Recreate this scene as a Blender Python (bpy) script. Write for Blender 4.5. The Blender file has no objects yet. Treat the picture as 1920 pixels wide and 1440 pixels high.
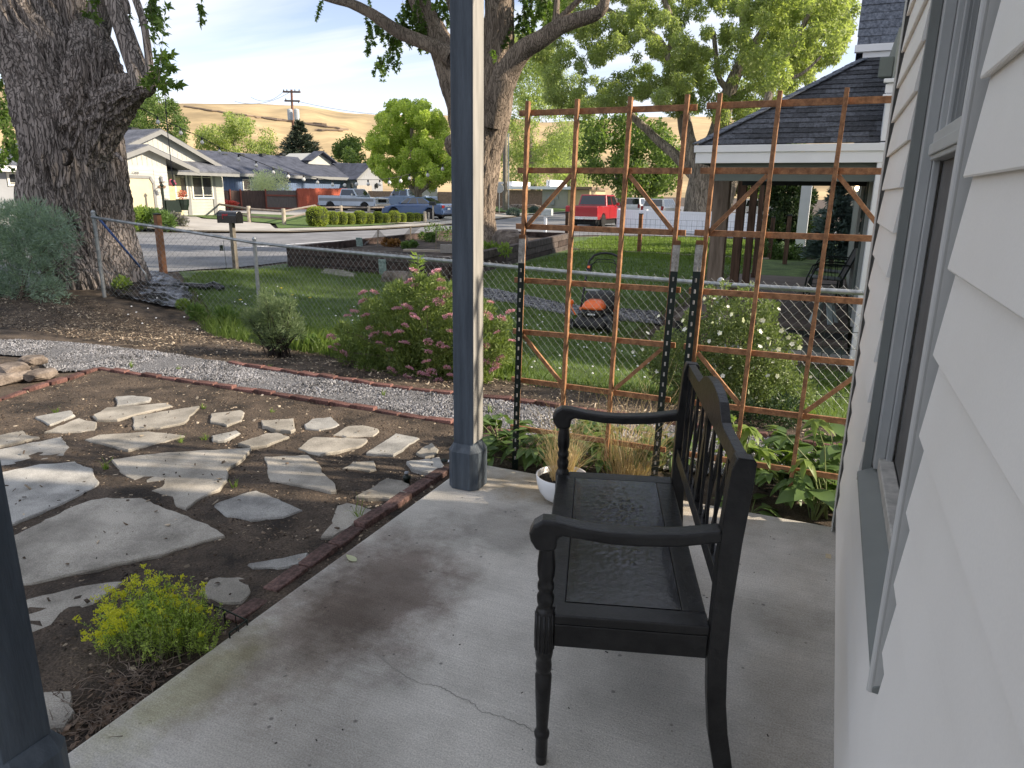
import bpy, bmesh, math, random
import numpy as np
from mathutils import Vector, Matrix, noise
random.seed(7); rng = np.random.default_rng(7)
R = math.radians
S = bpy.context.scene
C = S.collection

# ------------------------------------------------------------------ camera, sky, sun, exposure
F = 1331.0
def _unit(a): return a/np.linalg.norm(a)
def _ray(u, v): return np.array([u-960.0, 720.0-v, F])
_up = -_unit(_ray(896, 5669))
_Y = _ray(1572, 370); _Y = _unit(_Y-_up*np.dot(_Y, _up))
_X = np.cross(_up, _Y)
if _X[0] < 0: _X = -_X
CM = np.array([_X, _Y, _up])
H = 1.5
cam = bpy.data.cameras.new('camera'); camo = bpy.data.objects.new('camera', cam); C.objects.link(camo)
cam.sensor_fit = 'HORIZONTAL'; cam.sensor_width = 36.0; cam.lens = F/1920*36
cam.clip_start = 0.02; cam.clip_end = 9000
m = Matrix(((CM[0][0], CM[0][1], -CM[0][2], 0), (CM[1][0], CM[1][1], -CM[1][2], 0), (CM[2][0], CM[2][1], -CM[2][2], H), (0, 0, 0, 1)))
camo.matrix_world = m
S.camera = camo
S.render.resolution_x = 1024; S.render.resolution_y = 768

SUN_AZ = 17.0; SUN_EL = 28.0        # azimuth from +X towards +Y
sd = Vector((math.cos(R(SUN_AZ))*math.cos(R(SUN_EL)), math.sin(R(SUN_AZ))*math.cos(R(SUN_EL)), math.sin(R(SUN_EL))))
sl = bpy.data.lights.new('sun', 'SUN'); so = bpy.data.objects.new('sun', sl); C.objects.link(so)
sl.energy = 2.4; sl.angle = R(1.2); sl.color = (1.0, 0.86, 0.68)
so.rotation_euler = (-sd).to_track_quat('-Z', 'Y').to_euler(); so.location = (20, 10, 30)
w = bpy.data.worlds.new('World'); S.world = w; w.use_nodes = True
nt = w.node_tree; nt.nodes.clear()
def wn(t): return nt.nodes.new(t)
out = wn('ShaderNodeOutputWorld'); bg = wn('ShaderNodeBackground'); sky = wn('ShaderNodeTexSky')
sky.sky_type = 'NISHITA'; sky.sun_disc = False; sky.sun_elevation = R(SUN_EL); sky.sun_rotation = R(90-SUN_AZ)
sky.altitude = 300; sky.air_density = 0.7; sky.dust_density = 0.05; sky.ozone_density = 1.2
bg.inputs[1].default_value = 0.13
tc = wn('ShaderNodeTexCoord'); sx = wn('ShaderNodeSeparateXYZ'); nt.links.new(tc.outputs['Generated'], sx.inputs[0])
# high thin cloud: noise on the plane the view direction meets overhead
dz = wn('ShaderNodeMath'); dz.operation = 'ADD'; dz.inputs[1].default_value = 0.12; nt.links.new(sx.outputs[2], dz.inputs[0])
dm = wn('ShaderNodeMath'); dm.operation = 'MAXIMUM'; dm.inputs[1].default_value = 0.03; nt.links.new(dz.outputs[0], dm.inputs[0])
dv = wn('ShaderNodeVectorMath'); dv.operation = 'DIVIDE'; nt.links.new(tc.outputs['Generated'], dv.inputs[0]); nt.links.new(dm.outputs[0], dv.inputs[1])
mp = wn('ShaderNodeMapping'); mp.inputs['Rotation'].default_value = (0, 0, R(-38)); mp.inputs['Scale'].default_value = (0.34, 1.5, 0.0); mp.inputs['Location'].default_value = (3.0, .4, 0)
nt.links.new(dv.outputs[0], mp.inputs[0])
nz = wn('ShaderNodeTexNoise'); nz.inputs['Scale'].default_value = 1.15; nz.inputs['Detail'].default_value = 7; nz.inputs['Roughness'].default_value = 0.52; nz.inputs['Distortion'].default_value = 0.5
nt.links.new(mp.outputs[0], nz.inputs[0])
cr = wn('ShaderNodeValToRGB'); cr.color_ramp.elements[0].position = 0.38; cr.color_ramp.elements[0].color = (.10, .10, .10, 1); cr.color_ramp.elements[1].position = 0.62; cr.color_ramp.elements[1].color = (.97, .97, .97, 1)
nt.links.new(nz.outputs[0], cr.inputs[0])
mx = wn('ShaderNodeMixRGB'); mx.inputs[2].default_value = (2.34, 2.42, 2.66, 1)
tint = wn('ShaderNodeMixRGB'); tint.blend_type = 'MULTIPLY'; tint.inputs[0].default_value = 1; tint.inputs[2].default_value = (.72, .575, .505, 1)
nt.links.new(sky.outputs[0], tint.inputs[1]); hz = wn('ShaderNodeMapRange'); hz.interpolation_type = 'SMOOTHSTEP'; hz.inputs[1].default_value = .06; hz.inputs[2].default_value = .24; hz.inputs[3].default_value = .72; hz.inputs[4].default_value = 0.0; nt.links.new(sx.outputs[2], hz.inputs[0])
mxh = wn('ShaderNodeMath'); mxh.operation = 'MAXIMUM'; nt.links.new(cr.outputs[0], mxh.inputs[0]); nt.links.new(hz.outputs[0], mxh.inputs[1])
nt.links.new(mxh.outputs[0], mx.inputs[0]); nt.links.new(tint.outputs[0], mx.inputs[1])
nt.links.new(mx.outputs[0], bg.inputs[0]); nt.links.new(bg.outputs[0], out.inputs[0])
S.view_settings.view_transform = 'Standard'; S.view_settings.look = 'None'; S.view_settings.gamma = 1.0
S.view_settings.use_curve_mapping = False
S.view_settings.exposure = 1.86
S.render.engine = 'CYCLES'
S.cycles.max_bounces = 8; S.cycles.diffuse_bounces = 5; S.cycles.transparent_max_bounces = 16

# ------------------------------------------------------------------ measuring helpers (camera ray -> point of the place)
def dirw(u, v): return CM @ _ray(u, v)
def G(u, v, z=0.0):
    r = dirw(u, v); t = (z-H)/r[2]; return Vector((r[0]*t, r[1]*t, z))
def A(u, v, y):
    r = dirw(u, v); t = y/r[1]; return Vector((r[0]*t, y, H+r[2]*t))
def AX(u, v, x):
    r = dirw(u, v); t = x/r[0]; return Vector((x, r[1]*t, H+r[2]*t))
def ppm(p):      # pixels per metre of the photograph at point p
    c = CM.T @ (np.array(p)-np.array([0, 0, H])); return F/c[2]
def sm(a, b, t):
    t = (t-a)/(b-a); t = 0.0 if t < 0 else (1.0 if t > 1 else t); return t*t*(3-2*t)
def g(x, y):
    n = -.07-.20*sm(5.0, 6.8, y)*sm(-9.6, -7.6, x)-.22*sm(-3.5, -1.2, x)*sm(6.8, 9.0, y)
    n += .06*math.exp(-((x+10.7)**2+(y-7.9)**2)/2.2)
    far = -.20-.25*sm(12, 45, y)+.30*sm(-23, -31, x)
    k = max(sm(9.3, 12.5, y), sm(-11.2, -13, x))*(1-sm(-5.5, -2.5, x)*(1-sm(12, 19, y)))
    return n*(1-k)+far*k
def GG(u, v, off=0.0):       # point of the terrain under a pixel
    z = -.1
    for _ in range(12):
        p = G(u, v, z); z = g(p.x, p.y)+off
    return Vector((p.x, p.y, z))

# ------------------------------------------------------------------ materials
MATS = {}
def M(name, col, rough=.6, var=.12, scale=6.0, col2=None, bump=0.0, bscale=60.0, metal=0.0, spec=.4, stretch=(1, 1, 1), fine=0.0, fscale=150.0, lo=.35, hi=.65, sheen=0, island=0.0, coat=0.0, objr=0.0, emit=None, es=1.0, detail=5.0):
    if name in MATS: return MATS[name]
    mt = bpy.data.materials.new(name); mt.use_nodes = True; t = mt.node_tree; n = t.nodes; l = t.links
    b = n['Principled BSDF']; b.inputs['Roughness'].default_value = rough; b.inputs['Metallic'].default_value = metal
    b.inputs['Specular IOR Level'].default_value = spec; b.inputs['Coat Weight'].default_value = coat
    tc = n.new('ShaderNodeTexCoord'); mp = n.new('ShaderNodeMapping'); mp.inputs['Scale'].default_value = stretch
    l.new(tc.outputs['Object'], mp.inputs[0])
    nz = n.new('ShaderNodeTexNoise'); nz.inputs['Scale'].default_value = scale; nz.inputs['Detail'].default_value = detail; nz.inputs['Roughness'].default_value = .6
    l.new(mp.outputs[0], nz.inputs[0])
    cr = n.new('ShaderNodeValToRGB'); e = cr.color_ramp.elements
    c1 = tuple(max(0, c*(1-var)) for c in col); c2 = col2 if col2 else tuple(min(1, c*(1+var)) for c in col)
    e[0].position = lo; e[0].color = (*c1, 1); e[1].position = hi; e[1].color = (*c2, 1)
    l.new(nz.outputs[0], cr.inputs[0]); last = cr.outputs[0]
    if fine:
        n2 = n.new('ShaderNodeTexNoise'); n2.inputs['Scale'].default_value = fscale; n2.inputs['Detail'].default_value = 3; l.new(mp.outputs[0], n2.inputs[0])
        r2 = n.new('ShaderNodeMapRange'); r2.inputs[1].default_value = .3; r2.inputs[2].default_value = .7; r2.inputs[3].default_value = 1-fine; r2.inputs[4].default_value = 1+fine; l.new(n2.outputs[0], r2.inputs[0])
        mm = n.new('ShaderNodeVectorMath'); mm.operation = 'SCALE'; l.new(last, mm.inputs[0]); l.new(r2.outputs[0], mm.inputs['Scale']); last = mm.outputs[0]
    if island:
        gi = n.new('ShaderNodeNewGeometry'); r3 = n.new('ShaderNodeMapRange'); r3.inputs[3].default_value = 1-island; r3.inputs[4].default_value = 1+island
        l.new(gi.outputs['Random Per Island'], r3.inputs[0])
        mm = n.new('ShaderNodeVectorMath'); mm.operation = 'SCALE'; l.new(last, mm.inputs[0]); l.new(r3.outputs[0], mm.inputs['Scale']); last = mm.outputs[0]
    if objr:
        oi = n.new('ShaderNodeObjectInfo'); r4 = n.new('ShaderNodeMapRange'); r4.inputs[3].default_value = 1-objr; r4.inputs[4].default_value = 1+objr; l.new(oi.outputs['Random'], r4.inputs[0])
        mm = n.new('ShaderNodeVectorMath'); mm.operation = 'SCALE'; l.new(last, mm.inputs[0]); l.new(r4.outputs[0], mm.inputs['Scale']); last = mm.outputs[0]
    l.new(last, b.inputs['Base Color'])
    if bump:
        n3 = n.new('ShaderNodeTexNoise'); n3.inputs['Scale'].default_value = bscale; n3.inputs['Detail'].default_value = 6; n3.inputs['Roughness'].default_value = .65; l.new(mp.outputs[0], n3.inputs[0])
        bm = n.new('ShaderNodeBump'); bm.inputs['Strength'].default_value = min(1, bump); bm.inputs['Distance'].default_value = .01*max(1, bump); l.new(n3.outputs[0], bm.inputs['Height']); l.new(bm.outputs[0], b.inputs['Normal'])
    if emit:
        b.inputs['Emission Color'].default_value = (*emit, 1); b.inputs['Emission Strength'].default_value = es
    MATS[name] = mt; return mt
def leafmat(name, c1, c2, trans=.35, rough=.5, blo=0.0, bhi=1.0):
    if name in MATS: return MATS[name]
    mt = bpy.data.materials.new(name); mt.use_nodes = True; t = mt.node_tree; n = t.nodes; l = t.links
    b = n['Principled BSDF']; b.inputs['Roughness'].default_value = rough; b.inputs['Specular IOR Level'].default_value = .35
    gi = n.new('ShaderNodeNewGeometry'); tc = n.new('ShaderNodeTexCoord'); oi = n.new('ShaderNodeObjectInfo')
    nz = n.new('ShaderNodeTexNoise'); nz.inputs['Scale'].default_value = 1.6; nz.inputs['Detail'].default_value = 3; l.new(tc.outputs['Object'], nz.inputs[0])
    a = n.new('ShaderNodeMath'); a.operation = 'MULTIPLY_ADD'; a.inputs[1].default_value = .55; l.new(gi.outputs['Random Per Island'], a.inputs[0])
    b2 = n.new('ShaderNodeMath'); b2.operation = 'MULTIPLY_ADD'; b2.inputs[1].default_value = .9; b2.inputs[2].default_value = -.22; l.new(nz.outputs[0], b2.inputs[0]); l.new(b2.outputs[0], a.inputs[2])
    cr = n.new('ShaderNodeValToRGB'); e = cr.color_ramp.elements; e[0].position = blo; e[0].color = (*c1, 1); e[1].position = bhi; e[1].color = (*c2, 1)
    l.new(a.outputs[0], cr.inputs[0]); l.new(cr.outputs[0], b.inputs['Base Color'])
    tr = n.new('ShaderNodeBsdfTranslucent'); sc = n.new('ShaderNodeVectorMath'); sc.operation = 'MULTIPLY'; sc.inputs[1].default_value = (1.25, 1.35, .6); l.new(cr.outputs[0], sc.inputs[0]); l.new(sc.outputs[0], tr.inputs[0])
    mix = n.new('ShaderNodeMixShader'); mix.inputs[0].default_value = trans; l.new(b.outputs[0], mix.inputs[1]); l.new(tr.outputs[0], mix.inputs[2])
    l.new(mix.outputs[0], n['Material Output'].inputs[0]); MATS[name] = mt; return mt
def glassmat(name, tint=(.02, .025, .03), rough=.03, alpha=None):
    if name in MATS: return MATS[name]
    mt = bpy.data.materials.new(name); mt.use_nodes = True; b = mt.node_tree.nodes['Principled BSDF']
    b.inputs['Base Color'].default_value = (*tint, 1); b.inputs['Roughness'].default_value = rough; b.inputs['Specular IOR Level'].default_value = .8
    b.inputs['IOR'].default_value = 1.6; MATS[name] = mt; return mt

# ------------------------------------------------------------------ mesh helpers
def tag(o, label=None, cat=None, group=None, kind=None):
    if label: o['label'] = label
    if cat: o['category'] = cat
    if group: o['group'] = group
    if kind: o['kind'] = kind
    return o
def thing(name, label, cat, loc=(0, 0, 0), rotz=0.0, group=None):
    o = bpy.data.objects.new(name, None); o.empty_display_size = .1; C.objects.link(o)
    o.location = loc; o.rotation_euler = (0, 0, rotz); return tag(o, label, cat, group)
def origin(o):
    v = Vector((0, 0, 0))
    while o is not None: v += Vector(o.location); o = o.parent
    return v
def link(name, me, mat=None, parent=None, smooth=False, bevel=0.0, seg=2, loc=None, rot=None, autos=None):
    o = bpy.data.objects.new(name, me)
    if mat is not None: me.materials.append(mat) if not me.materials else None
    if smooth: me.polygons.foreach_set('use_smooth', [True]*len(me.polygons))
    C.objects.link(o)
    if parent is not None: o.parent = parent
    if loc is not None: o.location = loc
    if rot is not None: o.rotation_euler = rot
    if bevel:
        b = o.modifiers.new('bevel', 'BEVEL'); b.width = bevel; b.segments = seg; b.limit_method = 'ANGLE'; b.angle_limit = R(40)
    return o
class MB:
    def __init__(s): s.v = []; s.f = []
    def add(s, vs, fs):
        n = len(s.v); s.v += [tuple(p) for p in vs]; s.f += [tuple(i+n for i in f) for f in fs]; return s
    def box(s, c, d, rz=0.0, rx=0.0, ry=0.0):
        m = Matrix.Rotation(rz, 3, 'Z') @ Matrix.Rotation(ry, 3, 'Y') @ Matrix.Rotation(rx, 3, 'X'); c = Vector(c)
        vs = [c+m @ Vector((sx*d[0]/2, sy*d[1]/2, sz*d[2]/2)) for sx in (-1, 1) for sy in (-1, 1) for sz in (-1, 1)]
        return s.add(vs, [(0, 1, 3, 2), (4, 6, 7, 5), (0, 4, 5, 1), (2, 3, 7, 6), (0, 2, 6, 4), (1, 5, 7, 3)])
    def b2(s, lo, hi):
        return s.box([(a+b)/2 for a, b in zip(lo, hi)], [abs(b-a) for a, b in zip(lo, hi)])
    def bar(s, p, q, w, h, up=(0, 0, 1)):
        p = Vector(p); q = Vector(q); d = (q-p).normalized(); up = Vector(up); sd = d.cross(up)
        if sd.length < 1e-4: sd = d.cross(Vector((1, 0, 0)))
        sd.normalize(); u2 = sd.cross(d)
        vs = [e+sd*a*w/2+u2*b*h/2 for e in (p, q) for a, b in ((-1, -1), (1, -1), (1, 1), (-1, 1))]
        return s.add(vs, [(3, 2, 1, 0), (4, 5, 6, 7), (0, 1, 5, 4), (1, 2, 6, 5), (2, 3, 7, 6), (3, 0, 4, 7)])
    def tube(s, pts, rad, n=8, cap=True):
        pts = [Vector(p) for p in pts]
        if not hasattr(rad, '__len__'): rad = [rad]*len(pts)
        vs = []; fs = []; ref = None
        for i, p in enumerate(pts):
            d = (pts[min(i+1, len(pts)-1)]-pts[max(i-1, 0)])
            d = d.normalized() if d.length > 1e-9 else Vector((0, 0, 1))
            if ref is None: ref = Vector((1, 0, 0)) if abs(d.x) < .8 else Vector((0, 1, 0))
            a = (ref-d*ref.dot(d)); a = a.normalized() if a.length > 1e-6 else d.orthogonal().normalized(); ref = a; b = d.cross(a)
            for k in range(n):
                t = 2*math.pi*k/n; vs.append(p+(a*math.cos(t)+b*math.sin(t))*rad[i])
        for i in range(len(pts)-1):
            for k in range(n): fs.append((i*n+k, i*n+(k+1) % n, (i+1)*n+(k+1) % n, (i+1)*n+k))
        if cap: fs.append(tuple(range(n-1, -1, -1))); fs.append(tuple((len(pts)-1)*n+k for k in range(n)))
        return s.add(vs, fs)
    def lathe(s, prof, c=(0, 0, 0), n=20, closed=False):
        vs = []; fs = []; k = len(prof)
        for r, z in prof:
            for i in range(n):
                t = 2*math.pi*i/n; vs.append((c[0]+r*math.cos(t), c[1]+r*math.sin(t), c[2]+z))
        for j in range(k-1):
            for i in range(n): fs.append((j*n+i, j*n+(i+1) % n, (j+1)*n+(i+1) % n, (j+1)*n+i))
        if not closed: fs.append(tuple(range(n-1, -1, -1))); fs.append(tuple((k-1)*n+i for i in range(n)))
        return s.add(vs, fs)
    def prism(s, poly, d, o=(0, 0, 0)):      # poly: list of 3-D points, extruded by vector d
        n = len(poly); o = Vector(o); d = Vector(d); a = [Vector(p)+o for p in poly]; b = [p+d for p in a]
        fs = [tuple(range(n-1, -1, -1)), tuple(range(n, 2*n))]+[(i, (i+1) % n, n+(i+1) % n, n+i) for i in range(n)]
        return s.add(a+b, fs)
    def quad(s, a, b, c, d): return s.add([a, b, c, d], [(0, 1, 2, 3)])
    def mesh(s, name, off=None):
        me = bpy.data.meshes.new(name); v = s.v
        if off is not None: v = [(p[0]-off[0], p[1]-off[1], p[2]-off[2]) for p in v]
        me.from_pydata([tuple(p) for p in v], [], s.f)
        bm = bmesh.new(); bm.from_mesh(me); bmesh.ops.recalc_face_normals(bm, faces=bm.faces); bm.to_mesh(me); bm.free()
        me.update(); return me
    def build(s, name, mat, parent=None, smooth=False, bevel=0.0, local=False, seg=2, **k):
        off = None if (parent is None or local) else origin(parent)
        return link(name, s.mesh(name, off), mat, parent, smooth, bevel, seg, **k)
def np_mesh(name, verts, faces, mat, parent=None, smooth=False, local=False):
    verts = np.asarray(verts, dtype=np.float32).reshape(-1, 3); faces = np.asarray(faces, dtype=np.int32)
    if parent is not None and not local: verts = verts-np.array(origin(parent), dtype=np.float32)
    me = bpy.data.meshes.new(name); nv = len(verts); nf, k = faces.shape
    me.vertices.add(nv); me.vertices.foreach_set('co', verts.ravel())
    me.loops.add(nf*k); me.loops.foreach_set('vertex_index', faces.ravel())
    me.polygons.add(nf); me.polygons.foreach_set('loop_start', np.arange(nf, dtype=np.int32)*k)
    me.update(calc_edges=True); me.validate()
    return link(name, me, mat, parent, smooth)
def uv3(n):
    v = rng.normal(size=(n, 3)); return v/np.linalg.norm(v, axis=1)[:, None]
def leaf_np(pts, size, aspect=.5, dirs=None, normals=None, fold=.18, svar=.35):
    """one folded diamond of 4 vertices per leaf"""
    n = len(pts); d = uv3(n) if dirs is None else dirs/np.linalg.norm(dirs, axis=1)[:, None]
    nn = uv3(n) if normals is None else normals
    sd = np.cross(d, nn); sd /= (np.linalg.norm(sd, axis=1)[:, None]+1e-9); up = np.cross(sd, d)
    L = (size*(1+svar*rng.uniform(-1, 1, n)))[:, None]
    b = pts; t = pts+d*L; m_ = pts+d*L*.45
    l_ = m_-sd*L*aspect*.5+up*L*fold; r_ = m_+sd*L*aspect*.5+up*L*fold
    v = np.stack([b, l_, t, r_], axis=1).reshape(-1, 3); f = np.arange(4*n).reshape(n, 4)
    return v, f
def leaves(name, pts, size, mat, parent, aspect=.5, dirs=None, normals=None, fold=.18, local=False, svar=.35):
    v, f = leaf_np(np.asarray(pts), size, aspect, dirs, normals, fold, svar); return np_mesh(name, v, f, mat, parent, local=local)
def clump_pts(clumps, n, lo=.45):
    c = np.array([k[0] for k in clumps], float); r = np.array([k[1] if hasattr(k[1], '__len__') else (k[1],)*3 for k in clumps], float)
    wt = np.prod(r, axis=1)**(2/3); idx = rng.choice(len(clumps), n, p=wt/wt.sum())
    d = uv3(n); rr = lo+(1-lo)*rng.uniform(0, 1, n)**.6
    return c[idx]+d*r[idx]*rr[:, None], d
def tree_blobs(center, rad, n, cr):
    d = uv3(n); rr = rng.uniform(.3, 1, n)**.5; p = np.array(center)+d*np.array(rad)*rr[:, None]
    return [(p[i], cr*rng.uniform(.6, 1.25)) for i in range(n)]
def patch(name, poly, mat, off=0.0, step=.5, fn=None, parent=None):
    bm = bmesh.new(); vs = [bm.verts.new((p[0], p[1], 0)) for p in poly]; bm.faces.new(vs)
    xs = [p[0] for p in poly]; ys = [p[1] for p in poly]
    for ax, lo, hi in ((0, min(xs), max(xs)), (1, min(ys), max(ys))):
        k = math.floor(lo/step)+1
        while k*step < hi:
            no = Vector((1, 0, 0)) if ax == 0 else Vector((0, 1, 0))
            bmesh.ops.bisect_plane(bm, geom=bm.verts[:]+bm.edges[:]+bm.faces[:], plane_co=no*(k*step), plane_no=no, dist=1e-5); k += 1
    for v in bm.verts:
        v.co.z = g(v.co.x, v.co.y)+off+(fn(v.co.x, v.co.y) if fn else 0)
    bmesh.ops.recalc_face_normals(bm, faces=bm.faces)
    me = bpy.data.meshes.new(name); bm.to_mesh(me); bm.free()
    if len(me.polygons) and me.polygons[0].normal.z < 0: me.flip_normals()
    o = link(name, me, mat, parent, smooth=True)
    if parent is None: o['kind'] = 'structure'
    return o
def inpoly(p, poly):
    x, y = p; c = False; j = len(poly)-1
    for i in range(len(poly)):
        xi, yi = poly[i][0], poly[i][1]; xj, yj = poly[j][0], poly[j][1]
        if (yi > y) != (yj > y) and x < (xj-xi)*(y-yi)/(yj-yi)+xi: c = not c
        j = i
    return c
def scatter_poly(poly, n):
    xs = [p[0] for p in poly]; ys = [p[1] for p in poly]; o = []
    while len(o) < n:
        x = random.uniform(min(xs), max(xs)); y = random.uniform(min(ys), max(ys))
        if inpoly((x, y), poly): o.append((x, y))
    return o
def dup(root, loc, rotz=0.0, label=None, scale=None):
    r = root.copy(); C.objects.link(r); r.location = loc; r.rotation_euler = (0, 0, rotz)
    if scale: r.scale = scale
    if label: r['label'] = label
    for ch in list(root.children):
        c = ch.copy(); C.objects.link(c); c.parent = r
        for gc in list(ch.children):
            d = gc.copy(); C.objects.link(d); d.parent = c
    return r
def part_copy(o, parent, loc, rot=(0, 0, 0), scale=(1, 1, 1)):
    c = o.copy(); C.objects.link(c); c.parent = parent; c.location = Vector(loc)-origin(parent); c.rotation_euler = rot; c.scale = scale; return c
# ------------------------------------------------------------------ colours of the place
m_conc = M('concrete', (.43, .41, .365), .85, .25, 1.7, col2=(.62, .592, .54), bump=.5, bscale=220, fine=.22, fscale=180, lo=.30, hi=.62, stretch=(1, 1, 1))
m_soil = M('soil', (.050, .037, .028), .95, .4, 5, col2=(.13, .098, .072), bump=1.6, bscale=55, fine=.5, fscale=130)
m_soilbed = M('bed_soil', (.045, .034, .026), .95, .4, 4, col2=(.12, .09, .066), bump=2.0, bscale=60, fine=.55, fscale=120)
m_grav = M('gravel_base', (.10, .10, .108), .9, .4, 60, col2=(.24, .24, .25), bump=1.5, bscale=90, fine=.4, fscale=120)
m_lawn = M('lawn_soil', (.065, .105, .03), .95, .3, 2.5, col2=(.12, .18, .055), bump=.8, bscale=50, fine=.4, fscale=60)
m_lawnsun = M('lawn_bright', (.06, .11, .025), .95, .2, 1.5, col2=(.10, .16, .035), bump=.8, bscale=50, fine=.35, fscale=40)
m_road = M('asphalt', (.165, .168, .18), .85, .15, 1.2, col2=(.225, .228, .24), bump=.3, bscale=120, fine=.15, fscale=80)
m_walk = M('pavement_concrete', (.34, .32, .29), .9, .12, .8, col2=(.42, .40, .36), fine=.1, fscale=30)
m_stone = M('flagstone', (.24, .222, .19), .88, .2, 4, col2=(.41, .38, .33), objr=.12, bump=.5, bscale=120, fine=.28, fscale=200)
m_brick = M('red_brick', (.105, .048, .040), .85, .3, 14, col2=(.20, .10, .085), bump=.8, bscale=90, fine=.35, fscale=120, objr=.35)
m_siding = M('siding_paint', (.82, .79, .735), .5, .03, 1.2, col2=(.86, .835, .785), fine=.02, fscale=250, objr=.015)
m_trim = M('window_trim_grey', (.20, .212, .20), .5, .05, 5)
m_sash = M('sash_paint', (.43, .44, .43), .45, .05, 5)
m_jlip = M('channel_vinyl', (.50, .50, .48), .4, .05, 5)
m_screen = M('insect_screen', (.115, .113, .110), .7, .15, 8, fine=.2, fscale=400)
m_glass = glassmat('window_glass', (.03, .035, .035), .03)
m_post = M('post_paint', (.050, .066, .086), .55, .15, 3, col2=(.085, .106, .132), bump=.25, bscale=30, stretch=(8, 8, .6), fine=.1, fscale=40)
m_black = M('bench_black', (.006, .006, .007), .32, .4, 18, col2=(.015, .0145, .0145), bump=.25, bscale=40, stretch=(1, 1, 1), spec=.45)
m_seat = M('bench_seat_black', (.013, .013, .014), .20, .3, 12, col2=(.024, .024, .026), bump=.35, bscale=17, spec=.6, coat=.08)
m_bowl = M('white_glaze', (.80, .80, .80), .25, .02, 3, spec=.5)
m_potsoil = M('potting_soil', (.018, .014, .011), .95, .4, 30, bump=1.5, bscale=80)
m_dry = leafmat('dry_grass', (.40, .29, .17), (.68, .54, .36), .3, .7)
m_wood = M('trellis_wood', (.23, .108, .050), .6, .2, 9, col2=(.40, .205, .098), bump=.3, bscale=20, stretch=(3, 3, 3), fine=.15, fscale=60)
m_tgreen = M('tpost_green', (.006, .014, .010), .4, .3, 10)
m_twhite = M('tpost_bare', (.34, .32, .29), .6, .25, 30, col2=(.50, .48, .44), fine=.2)
m_rust = M('rust', (.16, .075, .035), .8, .3, 40)
m_galv = M('galvanised_steel', (.30, .32, .33), .38, .12, 12, col2=(.46, .48, .49), metal=.55)
m_wire = M('galvanised_wire', (.34, .36, .36), .45, .1, 12, metal=.5)
m_white = M('white_paint', (.76, .77, .79), .5, .03, 3)
m_roofceil = M('porch_ceiling', (.82, .82, .81), .6, .03, 3)
m_shingle = M('shingle_dark', (.045, .050, .058), .9, .3, 30, col2=(.095, .10, .115), bump=.6, bscale=150, fine=.3, fscale=200, objr=.45)
m_shingle2 = M('shingle_blue', (.085, .098, .125), .9, .3, 30, col2=(.17, .19, .23), bump=.6, bscale=150, fine=.3, fscale=200, island=.35)

# ------------------------------------------------------------------ ground, lawn, road
def axis(lo, hi, step, far):
    a = list(np.arange(lo, hi+1e-6, step)); s = step; l = a[0]; h = a[-1]
    while h < far: s *= 1.6; h += s; l -= s; a = [l]+a+[h]
    return a
gx = axis(-34, 6, .5, 2500); gy = axis(-4, 50, .5, 2500)
vs = [(x, y, g(x, y)) for y in gy for x in gx]; nx = len(gx)
fs = [(j*nx+i, j*nx+i+1, (j+1)*nx+i+1, (j+1)*nx+i) for j in range(len(gy)-1) for i in range(nx-1)]
me = bpy.data.meshes.new('ground'); me.from_pydata(vs, [], fs); me.update()
ground = link('ground', me, m_soil, smooth=True); ground['kind'] = 'structure'

road_poly = [(-12.0, -40), (-12.0, 9), (-12.1, 14), (-12.0, 24), (-11.6, 29), (-10.4, 32.6), (-6, 34.8), (40, 36.5), (60, 37), (60, 47), (-9, 46), (-11, 50), (-12, 130), (-25, 130), (-25, 60), (-22.8, 48), (-21.0, 38), (-20.2, 30), (-20.8, 24), (-25.2, 20.3), (-26, 10), (-26, -40)]
patch('road', road_poly, m_road, .022, .5 if False else 1.0)
lawn_poly = [(-11.7, 10.2), (-10.2, 9.0), (-8.6, 7.9), (-7.4, 7.0), (-6.6, 6.45), (-5.2, 6.0), (-3.6, 5.75), (-1.5, 5.6), (.6, 5.5), (6, 5.5), (6, 8.9), (.6, 8.9), (-2.4, 9.2), (-2.6, 17), (5, 18), (5, 33.2), (-6, 33.4), (-9.6, 31.6), (-11.2, 28.6), (-11.6, 24), (-11.8, 14)]
patch('lawn', lawn_poly, m_lawn, .018, .5)
# gravel strip across the lawn
strip = [GG(u, v) for u, v in [(880, 540), (925, 546), (960, 552), (1060, 574), (1130, 582), (1235, 588), (1240, 612), (1130, 602), (1050, 592), (960, 572), (920, 566), (880, 556)]]
strip = [(p.x, p.y) for p in strip]
patch('gravel_strip', strip, m_grav, .034, .5)

# far side of the street: sidewalk, driveways, lawns
def slab_patch(name, poly, mat, z0, h, kind='structure'):
    b = MB(); b.prism([(x, y, g(x, y)+z0) for x, y in poly], (0, 0, h)); o = b.build(name, mat); o['kind'] = kind; return o
patch('pavement', [(-26.2, -20), (-26.2, 20.3), (-21.4, 24.4), (-20.5, 30), (-21.3, 38), (-23.1, 48), (-25.2, 60), (-25.4, 120), (-27.4, 120), (-27.0, 60), (-25.0, 48), (-23.0, 39), (-22.2, 31), (-23.2, 26.2), (-27.5, 22), (-28.0, -20)], m_walk, .10, 1.0)
patch('kerb', [(-26.0, -20), (-26.0, 20.3), (-21.1, 24.3), (-20.3, 30), (-21.1, 38), (-22.9, 48), (-25.0, 60), (-25.15, 60), (-23.1, 48), (-21.3, 38), (-20.5, 30), (-21.4, 24.4), (-26.2, 20.3), (-26.2, -20)], M('kerb_concrete', (.36, .30, .22), .9, .15, 2), .075, 1.0)
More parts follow.
